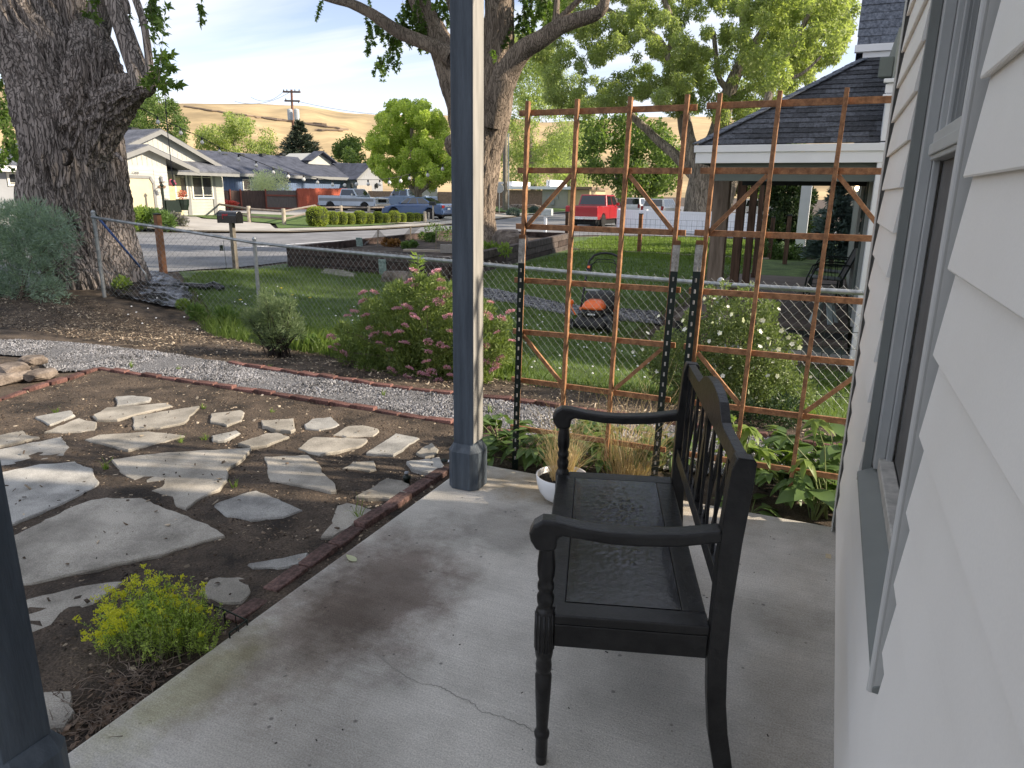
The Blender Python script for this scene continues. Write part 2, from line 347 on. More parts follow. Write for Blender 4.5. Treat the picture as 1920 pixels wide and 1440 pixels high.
patch('driveway', [(-27.4, 10), (-27.4, 22), (-23.4, 26.0), (-26, 28.5), (-29.5, 27.5), (-31.5, 29), (-40, 29), (-40, 10)], M('driveway_concrete', (.36, .345, .32), .9, .1, 1, col2=(.42, .40, .37)), .09, 1.0)
patch('front_lawn', [(-23.6, 26.4), (-22.6, 31), (-23.2, 36), (-27, 36), (-40, 36), (-40, 29.3), (-31.8, 29.3), (-29.6, 27.9), (-26, 28.9)], m_lawnsun, .10, 1.0)
patch('side_drive', [(-22.9, 37), (-25, 48), (-52, 56), (-52, 44), (-34, 36.2), (-24, 36.2)], m_walk, .105, 1.0)
patch('verge', [(-25.6, 61), (-25.6, 120), (-60, 120), (-60, 61)], m_lawnsun, .11, 2.0)
# yellow/white lane line
patch('road_marking', [(-16.1, 16), (-15.95, 16), (-15.9, 27), (-16.05, 27)], m_white, .036, 1.0)

# ------------------------------------------------------------------ porch slab
b = MB(); b.b2((-1.76, -2.2, -.14), (.33, 3.42, 0.0))
slab = b.build('porch_slab', None, bevel=.012); slab['kind'] = 'structure'
def slab_material():
    mt = m_conc.copy(); mt.name = 'porch_concrete'; t = mt.node_tree; n = t.nodes; l = t.links; b = n['Principled BSDF']
    base = b.inputs['Base Color'].links[0].from_socket
    tc = n.new('ShaderNodeTexCoord')
    def blob(cx, cy, rx, ry, sc, rot, amt, col, thr=.5):
        nonlocal base
        mp = n.new('ShaderNodeMapping'); mp.vector_type = 'TEXTURE'; mp.inputs['Location'].default_value = (cx, cy, 0); mp.inputs['Rotation'].default_value = (0, 0, rot); mp.inputs['Scale'].default_value = (rx, ry, 1e3)
        l.new(tc.outputs['Object'], mp.inputs[0])
        ln = n.new('ShaderNodeVectorMath'); ln.operation = 'LENGTH'; l.new(mp.outputs[0], ln.inputs[0])
        nz = n.new('ShaderNodeTexNoise'); nz.inputs['Scale'].default_value = sc; nz.inputs['Detail'].default_value = 6; nz.inputs['Roughness'].default_value = .7; l.new(tc.outputs['Object'], nz.inputs[0])
        ad = n.new('ShaderNodeMath'); ad.operation = 'MULTIPLY_ADD'; ad.inputs[1].default_value = 1.5; l.new(nz.outputs[0], ad.inputs[0]); l.new(ln.outputs['Value'], ad.inputs[2])
        mr = n.new('ShaderNodeMapRange'); mr.inputs[1].default_value = 1.75; mr.inputs[2].default_value = 1.15; mr.inputs[3].default_value = 0; mr.inputs[4].default_value = amt; l.new(ad.outputs[0], mr.inputs[0])
        mx = n.new('ShaderNodeMixRGB'); mx.blend_type = 'MULTIPLY'; mx.inputs[2].default_value = (*col, 1); l.new(mr.outputs[0], mx.inputs[0]); l.new(base, mx.inputs[1]); base = mx.outputs[0]
    blob(-1.45, 2.05, .42, .62, 5, .2, 1.0, (.40, .35, .33))
    blob(-1.52, 1.70, .32, .55, 8, .0, .8, (.55, .50, .45))
    blob(-1.22, 2.75, .45, .30, 6, .4, .7, (.50, .50, .50))
    blob(-1.0, 3.25, .9, .25, 7, 0, .8, (.62, .52, .38))
    blob(-1.66, 1.35, .14, .4, 9, 0, .7, (.62, .62, .38))
    blob(-1.30, 1.25, .35, .4, 6, 0, .45, (.6, .58, .55))
    blob(.05, 1.7, .16, 1.8, 4, 0, .55, (.66, .62, .56))
    blob(-.4, 1.15, .5, .35, 5, .3, .35, (.66, .62, .56))
    # broom lines across the slab
    mp = n.new('ShaderNodeMapping'); mp.inputs['Rotation'].default_value = (0, 0, R(8)); mp.inputs['Scale'].default_value = (2.2, 130, 1); l.new(tc.outputs['Object'], mp.inputs[0])
    nz = n.new('ShaderNodeTexNoise'); nz.inputs['Scale'].default_value = 1.0; nz.inputs['Detail'].default_value = 3; l.new(mp.outputs[0], nz.inputs[0])
    mr = n.new('ShaderNodeMapRange'); mr.inputs[1].default_value = .3; mr.inputs[2].default_value = .7; mr.inputs[3].default_value = .92; mr.inputs[4].default_value = 1.06; l.new(nz.outputs[0], mr.inputs[0])
    sc = n.new('ShaderNodeVectorMath'); sc.operation = 'SCALE'; l.new(base, sc.inputs[0]); l.new(mr.outputs[0], sc.inputs['Scale']); base = sc.outputs[0]
    # dark pits
    vo = n.new('ShaderNodeTexVoronoi'); vo.inputs['Scale'].default_value = 11; vo.inputs['Randomness'].default_value = 1; l.new(tc.outputs['Object'], vo.inputs[0])
    mr = n.new('ShaderNodeMapRange'); mr.inputs[1].default_value = .05; mr.inputs[2].default_value = .09; mr.inputs[3].default_value = .45; mr.inputs[4].default_value = 1.0; l.new(vo.outputs['Distance'], mr.inputs[0])
    sc = n.new('ShaderNodeVectorMath'); sc.operation = 'SCALE'; l.new(base, sc.inputs[0]); l.new(mr.outputs[0], sc.inputs['Scale']); base = sc.outputs[0]
    l.new(base, b.inputs['Base Color']); return mt
slab.data.materials.append(slab_material())
# hairline crack: a thin wandering groove filled with dirt
pts = [G(u, v) for u, v in [(690, 1215), (715, 1232), (735, 1250), (760, 1268), (790, 1283), (825, 1287), (850, 1303), (880, 1315), (905, 1335), (945, 1345), (985, 1362), (1010, 1380)]]
fine = []
for a, c in zip(pts[:-1], pts[1:]):
    for k in range(8): fine.append(a.lerp(c, k/8)+Vector((random.uniform(-.004, .004), random.uniform(-.004, .004), 0)))
b = MB()
for i in range(len(fine)-1):
    d = (fine[i+1]-fine[i]).normalized(); s = Vector((-d.y, d.x, 0)); w0 = .0009+.0012*abs(noise.noise(fine[i]*9)); z = Vector((0, 0, .0012))
    b.quad(fine[i]-s*w0+z, fine[i+1]-s*w0+z, fine[i+1]+s*w0+z, fine[i]+s*w0+z)
o = b.build('crack', M('crack_dirt', (.27, .26, .235), .95), slab)
tag(b.build('x', None), None) if False else None

# ------------------------------------------------------------------ our house
house = thing('house', 'white lap sided house wall with a grey framed window beside the porch bench', 'house', (.165, 0, 0))
b = MB(); b.b2((.30, -3.0, -.12), (9, 3.36, 5.2)); b.b2((.185, -3.0, -.12), (.299, 1.20, 5.2)); b.b2((.185, 2.378, -.12), (.299, 3.36, 5.2)); b.b2((.185, 1.2, -.12), (.299, 2.378, .64)); b.b2((.185, 1.2, 2.36), (.299, 2.378, 5.2))
b.build('wall', m_siding, house)
BZ = 1.5285; BP = .1285
def board(y0, y1, z):
    b = MB(); x0 = .1565; t = .0035
    # curved lap profile: butt at the bottom stands out, top tucks under the next course
    prof = [(x0+.016, z+.004), (x0+.0015, z), (x0, z+.0025), (x0+.0125, z+BP+.006), (x0+.024, z+BP+.006), (x0+.024, z+.004)]
    b.prism([(x, y0, zz) for x, zz in prof], (0, y1-y0, 0)); return b
k = -12
zs = [BZ+BP*k for k in range(-11, 27)]
for z in zs:
    if z+BP < 0: continue
    segs = [(-2.9, 1.205), (2.380, 3.335)] if (z > .53 and z < 2.34) else [(-2.9, 3.335)]
    for y0, y1 in segs: board(y0, y1, z).build('siding_board', m_siding, house, smooth=False)
b = MB(); b.b2((.1500, 3.395, 0.004), (.40, 3.44, 4.9)); b.b2((.1500, 3.345, .004), (.1545, 3.397, 4.9)); b.build('corner_trim', m_jlip, house, bevel=.003)
b = MB(); b.b2((.178, 3.325, .004), (.183, 3.395, 4.9)); b.build('corner_channel', m_trim, house)
win = MB(); win.b2((.1665, 2.358, .67), (.1935, 2.377, 2.36)); win.b2((.1665, 1.24, 2.345), (.1935, 2.358, 2.36)); frame = win.build('window', m_trim, house, bevel=.002)
b = MB(); b.b2((.194, 2.305, .70), (.222, 2.357, 2.345)); b.b2((.2225, 2.285, .72), (.240, 2.345, 2.345)); b.b2((.199, 1.25, 2.30), (.24, 2.304, 2.344)); b.build('frame', m_sash, frame, bevel=.003)
b = MB(); b.b2((.213, 1.24, 1.598), (.262, 2.284, 1.668)); b.b2((.206, 1.24, 1.610), (.2125, 2.284, 1.64)); b.build('meeting_rail', m_sash, frame, bevel=.004)
b = MB(); b.b2((.236, 2.262, 1.669), (.262, 2.2845, 2.299)); b.build('upper_sash', m_sash, frame, bevel=.003)
b = MB(); b.b2((.245, 1.2, 1.669), (.251, 2.2615, 2.299)); b.build('pane', m_glass, frame)
b = MB(); b.b2((.246, 1.2, .74), (.250, 2.2840, 1.597)); b.build('screen', m_screen, frame)
b = MB(); b.prism([(.155, 1.24, .655), (.155, 1.24, .667), (.2, 1.24, .69), (.299, 1.24, .735), (.299, 1.24, .645)], (0, 1.117, 0)); b.build('sill', m_trim, frame, bevel=.002)
b = MB(); b.b2((.204, 1.24, .70), (.244, 2.304, .738)); b.build('lower_rail', M('dirty_sash', (.46, .44, .40), .6, .2, 25), frame, bevel=.003)
b = MB(); b.tube([(.1535, 1.2465, .655), (.1535, 1.2465, 2.36)], .0062, 12); b.b2((.1535, 1.2415, .655), (.19, 1.2445, 2.36)); b.build('channel_lip', m_jlip, house, smooth=False)
b = MB(); b.b2((.1815, 1.205, .655), (.1845, 1.2412, 2.36)); b.build('channel_back', m_trim, house)
# unseen porch roof, shaped as open rafters to let skylight in, carried by the posts
for k in range(8): b = MB(); b.b2((-1.85, -2.6+k*.86, 3.02), (.17, -2.56+k*.86, 3.16)); b.build('open_rafter', m_white, house)
b = MB(); b.b2((-1.65, -2.9, 2.86), (-1.55, 3.5, 3.015)); b.build('porch_beam', m_white, house)
b = MB(); b.prism([(-.12, -3.1, 5.20), (5, -3.1, 7.2), (9.5, -3.1, 5.2), (9.5, -3.1, 5.3), (5, -3.1, 7.3), (-.12, -3.1, 5.30)], (0, 6.75, 0)); b.build('roof', m_shingle, house)

q = G(1553, 1043, .001); b = MB(); b.b2((q.x-.011, q.y-.02, .0008), (q.x+.012, q.y+.022, .0016)); tag(b.build('tape_scrap', M('tan_tape', (.50, .42, .28), .7, .1, 40)), 'small tan scrap of tape stuck to the slab by the house wall', 'tape')
# ------------------------------------------------------------------ porch posts
def porch_post(cx, cy, label, top=2.855):
    t = thing('porch_post', label, 'post', (cx, cy, 0), 0, 'blue-grey porch posts')
    w = .056; b = MB(); b.b2((cx-w, cy-w, .20), (cx+w, cy+w, top)); b.build('shaft', m_post, t, bevel=.004)
    h = .086; c = .034; oc = [(h, -h+c), (h, h-c), (h-c, h), (-h+c, h), (-h, h-c), (-h, -h+c), (-h+c, -h), (h-c, -h)]
    k = .060/h
    b = MB(); n = 8; vs = []
    for z, s, cc in ((.002, 1, c), (.205, 1, c), (.245, .70, c*.4)):
        hh = h*s; vs += [(cx+x, cy+y, z) for x, y in [(hh, -hh+cc), (hh, hh-cc), (hh-cc, hh), (-hh+cc, hh), (-hh, hh-cc), (-hh, -hh+cc), (-hh+cc, -hh), (hh-cc, -hh)]]
    fs = [tuple(range(7, -1, -1)), tuple(range(16, 24))]
    for j in range(2):
        for i in range(8): fs.append((j*8+i, j*8+(i+1) % 8, (j+1)*8+(i+1) % 8, (j+1)*8+i))
    b.add(vs, fs); b.build('base_collar', m_post, t, bevel=.003); return t
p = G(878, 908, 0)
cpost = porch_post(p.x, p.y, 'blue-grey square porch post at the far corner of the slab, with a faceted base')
b = MB(); b.b2((p.x+.0562, p.y-.054, .255), (p.x+.0605, p.y+.054, 2.85)); tag(b.build('lit_face_board', M('lit_face_paint', (.27, .265, .25), .6, .12, 4, col2=(.36, .35, .33), bump=.2, bscale=30, stretch=(8, 8, .6)), cpost, bevel=.001), 'added pale cream-grey board brightening the sunlit right face of the post')  # lighter board added over the sunlit face, its brightness put into the colour
yc = AX(65, 1200, p.x+.056).y-.056
porch_post(p.x, yc, 'blue-grey porch post close by at the left edge of the view')

# ------------------------------------------------------------------ garden bed, path, edging, flagstones
def bump_fn(x, y): return .016*noise.noise(Vector((x*2.3, y*2.3, 0)))+.009*noise.noise(Vector((x*9, y*9, 3)))
bed_px = [(-160, 800), (0, 757), (185, 697), (300, 714), (480, 739), (660, 769), (850, 801), (960, 822), (1060, 850)]
bed_top = [GG(u, v) for u, v in bed_px]
bed_poly = [(p.x, p.y) for p in bed_top]+[(-1.0, 3.44), (-1.765, 3.44), (-1.765, -.5), (-6, -.5)]
bed = patch('garden_bed', bed_poly, m_soilbed, .022, .06, bump_fn)
path_top = [(-200, 645), (0, 640), (120, 644), (200, 652), (330, 668), (430, 685), (520, 699), (600, 712), (700, 728), (850, 742), (960, 757), (1100, 776), (1240, 797), (1440, 824), (1570, 850), (1700, 880)]
path_bot = [(1700, 935), (1570, 905), (1440, 905), (1250, 885), (1060, 851), (960, 823), (850, 802), (660, 770), (480, 740), (300, 715), (185, 698), (95, 700), (60, 672), (-60, 664), (-200, 664)]
path_poly = [(p.x, p.y) for p in [GG(u, v) for u, v in path_top+path_bot]]
path = patch('gravel_path', path_poly, m_grav, .020, .12, lambda x, y: .008*noise.noise(Vector((x*6, y*6, 7))))
near_poly = [(-9.4, 6.6), (-7.6, 6.9), (-6.6, 6.3), (-5.2, 5.85), (-3.6, 5.6), (-1.5, 5.5), (.6, 5.4), (.6, 3.5), (-1, 4.2), (-3, 4.7), (-6, 4.9), (-9.5, 5)]
m_stoneA = m_stone
def brick_run(pts, name, label, n_along=.20, w=.062, h=.055, z0=-.012, mat=m_brick):
    t = thing(name, label, 'brick edging', pts[0])
    proto = None
    acc = []
    for a, c in zip(pts[:-1], pts[1:]):
        L = (c-a).length; k = max(1, round(L/n_along)); d = (c-a)/L
        for i in range(k): acc.append((a+d*(L*(i+.5)/k), math.atan2(d.y, d.x), L/k))
    b = MB(); b.box((0, 0, 0), (n_along-.012, w, h)); me = b.mesh('brick'); me.materials.append(mat)
    for q, ang, ln in acc:
        o = link('brick', me, None, t, bevel=.005, loc=(q.x-pts[0].x, q.y-pts[0].y, g(q.x, q.y)+z0+random.uniform(-.008, .008)+.03-pts[0].z), rot=(random.uniform(-.10, .10), random.uniform(-.05, .05), ang+random.uniform(-.07, .07)))
        o.scale = (ln/n_along*random.uniform(.97, 1.0), 1, 1)
    return t
def gl(l, off=0.0): return [GG(u, v, off) for u, v in l]
brick_run(gl([(-140, 800), (0, 757), (90, 727), (185, 697)]), 'brick_edging', 'weathered brown brick edging running from left post towards the path corner')
brick_run(gl([(185, 697), (300, 714), (480, 739), (660, 769), (850, 801), (960, 822)]), 'brick_edging', 'red brick edging between the flagstone bed and the gravel path')
brick_run(gl([(430, 685), (600, 711), (700, 727), (850, 744), (960, 756), (1100, 777), (1240, 797), (1440, 824), (1570, 850)]), 'brick_edging', 'far red brick edging between the gravel path and the shrubs')
brick_run([p_-Vector((.052, 0, 0)) for p_ in (G(855, 879, -.04), G(690, 990, -.04), G(452, 1172, -.04))], 'brick_edging', 'dark worn red bricks along the porch slab edge', z0=-.018, w=.074, mat=M('worn_brick', (.080, .048, .042), .9, .3, 16, col2=(.19, .115, .10), bump=1.0, bscale=60, fine=.4, fscale=90, objr=.4))

def c1(l): return [(x/4, 640+y/4) for x, y in l]
def c2(l): return [(480+x/4, 640+y/4) for x, y in l]
def c5(l): return [(x*.3055, 1000+y*.3055) for x, y in l]
stones = [
 c1([(860, 405), (1000, 398), (1130, 412), (1130, 435), (1000, 455), (880, 470)]),
 c1([(690, 545), (800, 490), (1250, 455), (1300, 475), (1100, 520), (880, 575), (720, 580)]),
 c1([(985, 550), (1250, 510), (1500, 472), (1440, 545), (1380, 595), (1200, 635), (1010, 638)]),
 c1([(255, 555), (530, 505), (550, 540), (420, 600), (370, 615)]),
 c1([(340, 660), (590, 562), (720, 590), (710, 650), (500, 665)]),
 c1([(-60, 700), (170, 650), (210, 690), (300, 700), (20, 765), (-60, 780)]),
 c1([(-120, 815), (20, 785), (460, 700), (515, 775), (480, 840), (60, 910), (-120, 940)]),
 c1([(635, 725), (740, 690), (960, 675), (1110, 665), (1390, 695), (1240, 745), (960, 800), (800, 765)]),
 c1([(1580, 530), (1800, 505), (1830, 520), (1810, 580), (1700, 615), (1580, 590)]),
 c1([(1585, 690), (1770, 652), (1800, 670), (1680, 722), (1590, 728)]),
 [(447, 829), (500, 810), (520, 809), (543, 816), (500, 833), (470, 836)],
 c1([(830, 865), (1200, 820), (1885, 790), (1820, 870), (1705, 945), (1715, 1030), (1640, 1095), (1470, 1180), (1395, 1240), (1320, 1210), (1290, 1150), (1100, 1100), (1030, 1040), (940, 990)]),
 c1([(-150, 985), (50, 960), (300, 905), (560, 885), (690, 935), (745, 1050), (600, 1130), (400, 1230), (110, 1340), (-150, 1400)]),
 [(-30, 1020), (35, 1000), (60, 985), (120, 955), (170, 935), (200, 931), (265, 932), (300, 945), (340, 962), (390, 980), (420, 1000), (380, 1012), (300, 1035), (200, 1058), (60, 1090), (-30, 1100)],
 c5([(60, 420), (175, 385), (400, 325), (640, 285), (765, 275), (640, 365), (560, 415), (360, 480), (300, 550), (215, 575), (60, 620)]),
 [(400, 940), (440, 925), (480, 915), (525, 930), (566, 952), (530, 965), (470, 968), (425, 962)],
 c2([(65, 855), (390, 840), (470, 900), (500, 970), (590, 1060), (610, 1115), (570, 1120), (300, 1060), (95, 1035)]),
 c2([(40, 585), (280, 567), (295, 650), (260, 665), (150, 650), (40, 625)]),
 c2([(360, 605), (420, 565), (560, 548), (630, 605), (600, 625), (470, 648), (375, 635)]),
 c2([(585, 690), (690, 620), (800, 615), (920, 640), (940, 660), (880, 695), (680, 700)]),
 c2([(310, 790), (430, 700), (830, 715), (835, 740), (760, 780), (480, 835)]),
 c2([(825, 825), (1050, 680), (1225, 715), (1100, 800), (1030, 838)]),
 c2([(1195, 825), (1320, 753), (1370, 800), (1330, 850), (1270, 855)]),
 c2([(650, 935), (720, 885), (880, 880), (905, 945), (860, 955)]),
 c2([(1125, 890), (1370, 865), (1410, 920), (1390, 960), (1290, 972), (1170, 940)]),
 c2([(740, 1150), (870, 1080), (980, 1005), (1100, 1025), (1160, 1050), (1120, 1130), (1000, 1155)]),
 c2([(490, 1440), (560, 1340), (610, 1210), (680, 1185), (880, 1240), (760, 1330), (640, 1400), (580, 1440)]),
 [(465, 1055), (530, 1042), (580, 1032), (575, 1050), (520, 1066), (475, 1062)],
 c5([(1215, 330), (1280, 265), (1400, 250), (1530, 265), (1540, 340), (1480, 410), (1350, 405), (1220, 365)]),
 c5([(250, 965), (430, 960), (450, 1080), (400, 1170), (260, 1190)]),
]
stone_polys = []
m_stoneB = M('flagstone_grey', (.27, .265, .25), .88, .2, 5, objr=.12, col2=(.42, .41, .385), bump=.5, bscale=120, fine=.3, fscale=200)
for si, px in enumerate(stones):
    P = [GG(u, v, .045) for u, v in px]; c = sum(P, Vector())/len(P)
    ring = []
    for a, d in zip(P, P[1:]+P[:1]):
        L = (d-a).length; k = max(2, int(L/.035))
        for i in range(k):
            q = a.lerp(d, i/k); nn = (q-c).normalized(); q = q+nn*(.016*noise.noise(q*14+Vector((si, 0, 0)))+.007*noise.noise(q*45)); ring.append(q)
    stone_polys.append([(q.x, q.y) for q in ring])
    top = g(c.x, c.y)+.034+random.uniform(-.004, .006); tx, ty = random.uniform(-.012, .012), random.uniform(-.012, .012)
    def zt(q): return top+tx*(q.x-c.x)+ty*(q.y-c.y)
    n = len(ring); vs = []
    for q in ring: vs.append((q.x, q.y, g(c.x, c.y)-.02))
    for q in ring: vs.append((q.x, q.y, zt(q)-.006-.004*abs(noise.noise(q*30))))
    for q in ring: p2 = q+(c-q).normalized()*(.004+.006*abs(noise.noise(q*24))); vs.append((p2.x, p2.y, zt(p2)+.001*noise.noise(q*30)))
    fs = []
    for j in range(2):
        for i in range(n): fs.append((j*n+i, j*n+(i+1) % n, (j+1)*n+(i+1) % n, (j+1)*n+i))
    fs.append(tuple(2*n+i for i in range(n)))
    b = MB(); b.add(vs, fs); b.build('flagstone', m_stoneA if si % 3 else m_stoneB, bed)
# ------------------------------------------------------------------ bench
BA = math.atan2(.298, .954)
bench = thing('bench', 'black painted wooden bench with turned front legs and a crossed-slat back', 'bench', (-.563, 1.507, 0), BA)
kb = dict(parent=bench, local=True)
LG = .95
def prism_y(poly, y0, y1):     # polygon in (s,z) extruded along the bench length
    b = MB(); b.prism([(s, y0, z) for s, z in poly], (0, y1-y0, 0)); return b
leg_prof = [(.0, .0), (.0145, .0), (.0165, .03), (.0165, .078), (.0205, .088), (.021, .098), (.0175, .106), (.0155, .112), (.017, .14), (.0205, .22), (.0222, .278), (.018, .286), (.018, .290), (.021, .296), (.0215, .312), (.019, .326), (.0215, .334), (.0235, .345), (.0240, .352), (.0240, .470), (.0215, .476), (.0175, .482), (.0215, .494), (.0225, .512), (.017, .524), (.0215, .534), (.0215, .546), (.0175, .556), (.0220, .572), (.0232, .60), (.0195, .635), (.018, .662), (.018, .668)]
for y in (0, LG):
    b = MB(); b.lathe([(max(r, .001), z) for r, z in leg_prof], (0, y, 0), 24)
    o = b.build('front_leg', m_black, smooth=True, **kb)
    b = MB()
    for k in range(12):
        t = 2*math.pi*k/12; b.tube([(.0232*math.cos(t), y+.0232*math.sin(t), .358), (.0236*math.cos(t), y+.0236*math.sin(t), .41), (.0232*math.cos(t), y+.0232*math.sin(t), .465)], .0034, 6)
    b.build('fluting', m_black, o, smooth=True, local=True)
rear = [(.424, .885), (.414, .725), (.411, .50), (.411, .372), (.418, .27), (.432, .15), (.453, .05), (.466, 0), (.512, 0), (.500, .06), (.480, .16), (.468, .25), (.460, .377), (.458, .513), (.466, .70), (.477, .838), (.480, .905), (.474, .914), (.434, .918)]
for y in (-.022, LG-.020): prism_y(rear, y, y+.042).build('rear_leg', m_black, bevel=.003, **kb)
arm = [(-.040, .672), (-.044, .692), (-.034, .714), (-.012, .729), (.02, .728), (.08, .716), (.15, .709), (.22, .709), (.32, .716), (.418, .733), (.418, .700), (.32, .682), (.22, .676), (.15, .677), (.08, .686), (.040, .690), (.026, .684), (.024, .652), (.0, .646), (-.026, .648)]
for y in (-.030, LG-.030): prism_y(arm, y+.004, y+.056).build('armrest', m_black, bevel=.008, seg=3, **kb)
b = MB(); b.b2((.024, -.010, .372), (.410, .012, .437)); b.build('side_apron', m_black, bevel=.003, **kb)
b = MB(); b.b2((.024, LG-.012, .372), (.410, LG+.010, .437)); b.build('side_apron', m_black, bevel=.003, **kb)
b = MB(); b.b2((-.011, .024, .372), (.011, LG-.024, .437)); b.build('front_apron', m_black, bevel=.003, **kb)
b = MB(); b.b2((.024, -.014, .440), (.412, .052, .466)); b.build('seat_rail', m_black, bevel=.004, **kb)
b = MB(); b.b2((.024, LG-.052, .440), (.412, LG+.014, .466)); b.build('seat_rail', m_black, bevel=.004, **kb)
b = MB(); b.b2((-.020, .024, .440), (.050, LG-.024, .4655)); b.build('seat_rail', m_black, bevel=.004, **kb)
b = MB(); b.b2((.350, .0525, .440), (.411, LG-.0525, .4655)); b.build('seat_rail', m_black, bevel=.004, **kb)
b = MB(); b.b2((.0505, .0528, .442), (.3495, LG-.0528, .458)); b.build('seat_base', m_black, **kb)
# seat panel: a sheet with blistered paint
nxs, nys = 56, 130; vs = []; fs = []
for j in range(nys+1):
    for i in range(nxs+1):
        s = .0515+(.3485-.0515)*i/nxs; y = .0535+(LG-.107)*j/nys
        u = i/nxs; q = j/nys; mid = math.exp(-((u-.55)/.26)**2-((q-.55)/.30)**2)
        bl = max(0, noise.noise(Vector((s*75, y*62, 2))))**1.2
        z = .468+.022*mid*bl*(.6+.8*noise.noise(Vector((s*20, y*20, 5))))-.002*(1-min(1, 12*min(u, 1-u, q, 1-q)))
        vs.append((s, y, z))
w_ = nxs+1
for j in range(nys):
    for i in range(nxs): fs.append((j*w_+i, j*w_+i+1, (j+1)*w_+i+1, (j+1)*w_+i))
b = MB(); b.add(vs, fs); b.build('seat_panel', m_seat, smooth=True, **kb)
def bs(z): return .414+.055*(z-.46)      # front of the leaning back
def back_bar(name, poly, d, bevel=.002):   # polygon in (t,z)
    b = MB(); b.prism([(bs(z), t, z) for t, z in poly], (d, 0, .0)); return b.build(name, m_black, bevel=bevel, **kb)
ym, yM = .0205, LG-.0205
up = [(ym, .914), (.20, .916), (.232, .921), (.262, .938), (.30, .958), (.35, .970), (.41, .976), (.445, .977), (.48, .976), (.54, .970), (.59, .958), (.628, .938), (.658, .921), (.69, .916), (yM, .914)]
back_bar('top_rail', [(ym, .872)]+up+[(yM, .872)] if False else up[::-1]+[(ym, .872), (yM, .872)], .026)
back_bar('lower_rail', [(ym, .548), (yM, .548), (yM, .592), (ym, .592)], .024)
def slat(t0, t1, w, d0=.004, d=.010):
    z0, z1 = .5925, .8715
    b = MB(); b.prism([(bs(z0)+d0, t0-w/2, z0), (bs(z0)+d0, t0+w/2, z0), (bs(z1)+d0, t1+w/2, z1), (bs(z1)+d0, t1-w/2, z1)], (d, 0, 0)); b.build('slat', m_black, **kb)
cs = [ym+(yM-ym)*k/8 for k in range(9)]
for k in range(8):
    slat(cs[k]+.012, cs[k+1]-.014, .014, .004, .008); slat(cs[k+1]-.012, cs[k]+.014, .014, .0125, .008)
slat(.475, .475, .030, .003, .018)

# ------------------------------------------------------------------ trellises and T-posts
TY = 3.6
def trellis(label, xs, x0, x1, seed):
    random.seed(seed)
    t = thing('trellis', label, 'trellis', (xs[0], TY, .05), 0, 'brown wooden trellises')
    wob = lambda: random.uniform(-.004, .004)
    for i, x in enumerate(xs):
        b = MB(); b.bar((x-.033+wob(), TY-.0185, .05), (x+wob(), TY-.0185, 1.955), .0195, .030, (0, 1, 0)); b.build('upright', m_wood, t, bevel=.0015)
    zr = [1.904, 1.614, 1.325, 1.038, .752, .467, .184]
    xr = lambda x, z: x-.033*(1.955-z)/1.905
    for z in zr:
        b = MB(); b.bar((xr(x0, z), TY+.006, z+wob()), (xr(x1, z), TY+.006, z+wob()), .016, .0285); b.build('rung', m_wood, t, bevel=.0015)
    def br(ia, za, ib, zb):
        p = Vector((xr(xs[ia], za), TY-.0125, za)); q = Vector((xr(xs[ib], zb), TY-.0125, zb)); d = (q-p).normalized()
        b = MB(); b.bar(p+d*.024, q-d*.024, .020, .0175, (0, 1, 0)); b.build('brace', m_wood, t, bevel=.0015)
    br(1, 1.612, 0, 1.315); br(2, 1.612, 3, 1.315); br(0, .752, 1, .470); br(3, .752, 2, .470)
    return t
trellis('brown wooden trellis behind the bench, left one of the two, between two metal stakes', [-1.511, -1.240, -.971, -.702], -1.565, -.655, 1)
trellis('brown wooden trellis next to the white house wall, right one of the two', [-.555, -.288, -.022, .245], -.612, .300, 2)
random.seed(11)
def tpost(x, x0, ytop, label, y=3.545):
    t = thing('metal_stake', label, 'stake', (x0, y, -.07), 0, 'green metal T-posts')
    def seg(za, zb, mat, nm):
        b = MB()
        fx = lambda z: x0+(x-x0)*(z+.07)/(ytop+.07)
        for w, d, oy in ((.036, .004, 0), (.005, .030, .0172)):
            a = fx(za); c = fx(zb)
            b.add([(xx+sx*w/2, y+oy+sy*d/2, zz) for xx, zz in ((a, za), (c, zb)) for sx, sy in ((-1, -1), (1, -1), (1, 1), (-1, 1))], [(3, 2, 1, 0), (4, 5, 6, 7), (0, 1, 5, 4), (1, 2, 6, 5), (2, 3, 7, 6), (3, 0, 4, 7)])
        b.build(nm, mat, t)
    seg(-.12, ytop-.15, m_tgreen, 'shaft'); seg(ytop-.149, ytop-.022, m_twhite, 'bare_tip'); seg(ytop-.021, ytop, m_rust, 'rusty_end')
    b = MB(); z = .02
    while z < ytop-.03:
        xx = x0+(x-x0)*(z+.07)/(ytop+.07); b.box((xx, y-.005, z), (.008, .007, .020)); z += .054
    o = b.build('studs', m_twhite, t, bevel=.001); o['kind'] = 'stuff'
tpost(-1.514, -1.537, 1.287, 'green metal stake with bare tip by the left side of the left trellis')
tpost(-.693, -.728, 1.287, 'green metal stake with bare tip at the right side of the left trellis')
tpost(-.584, -.612, 1.292, 'green metal stake with bare tip at the left side of the right trellis')

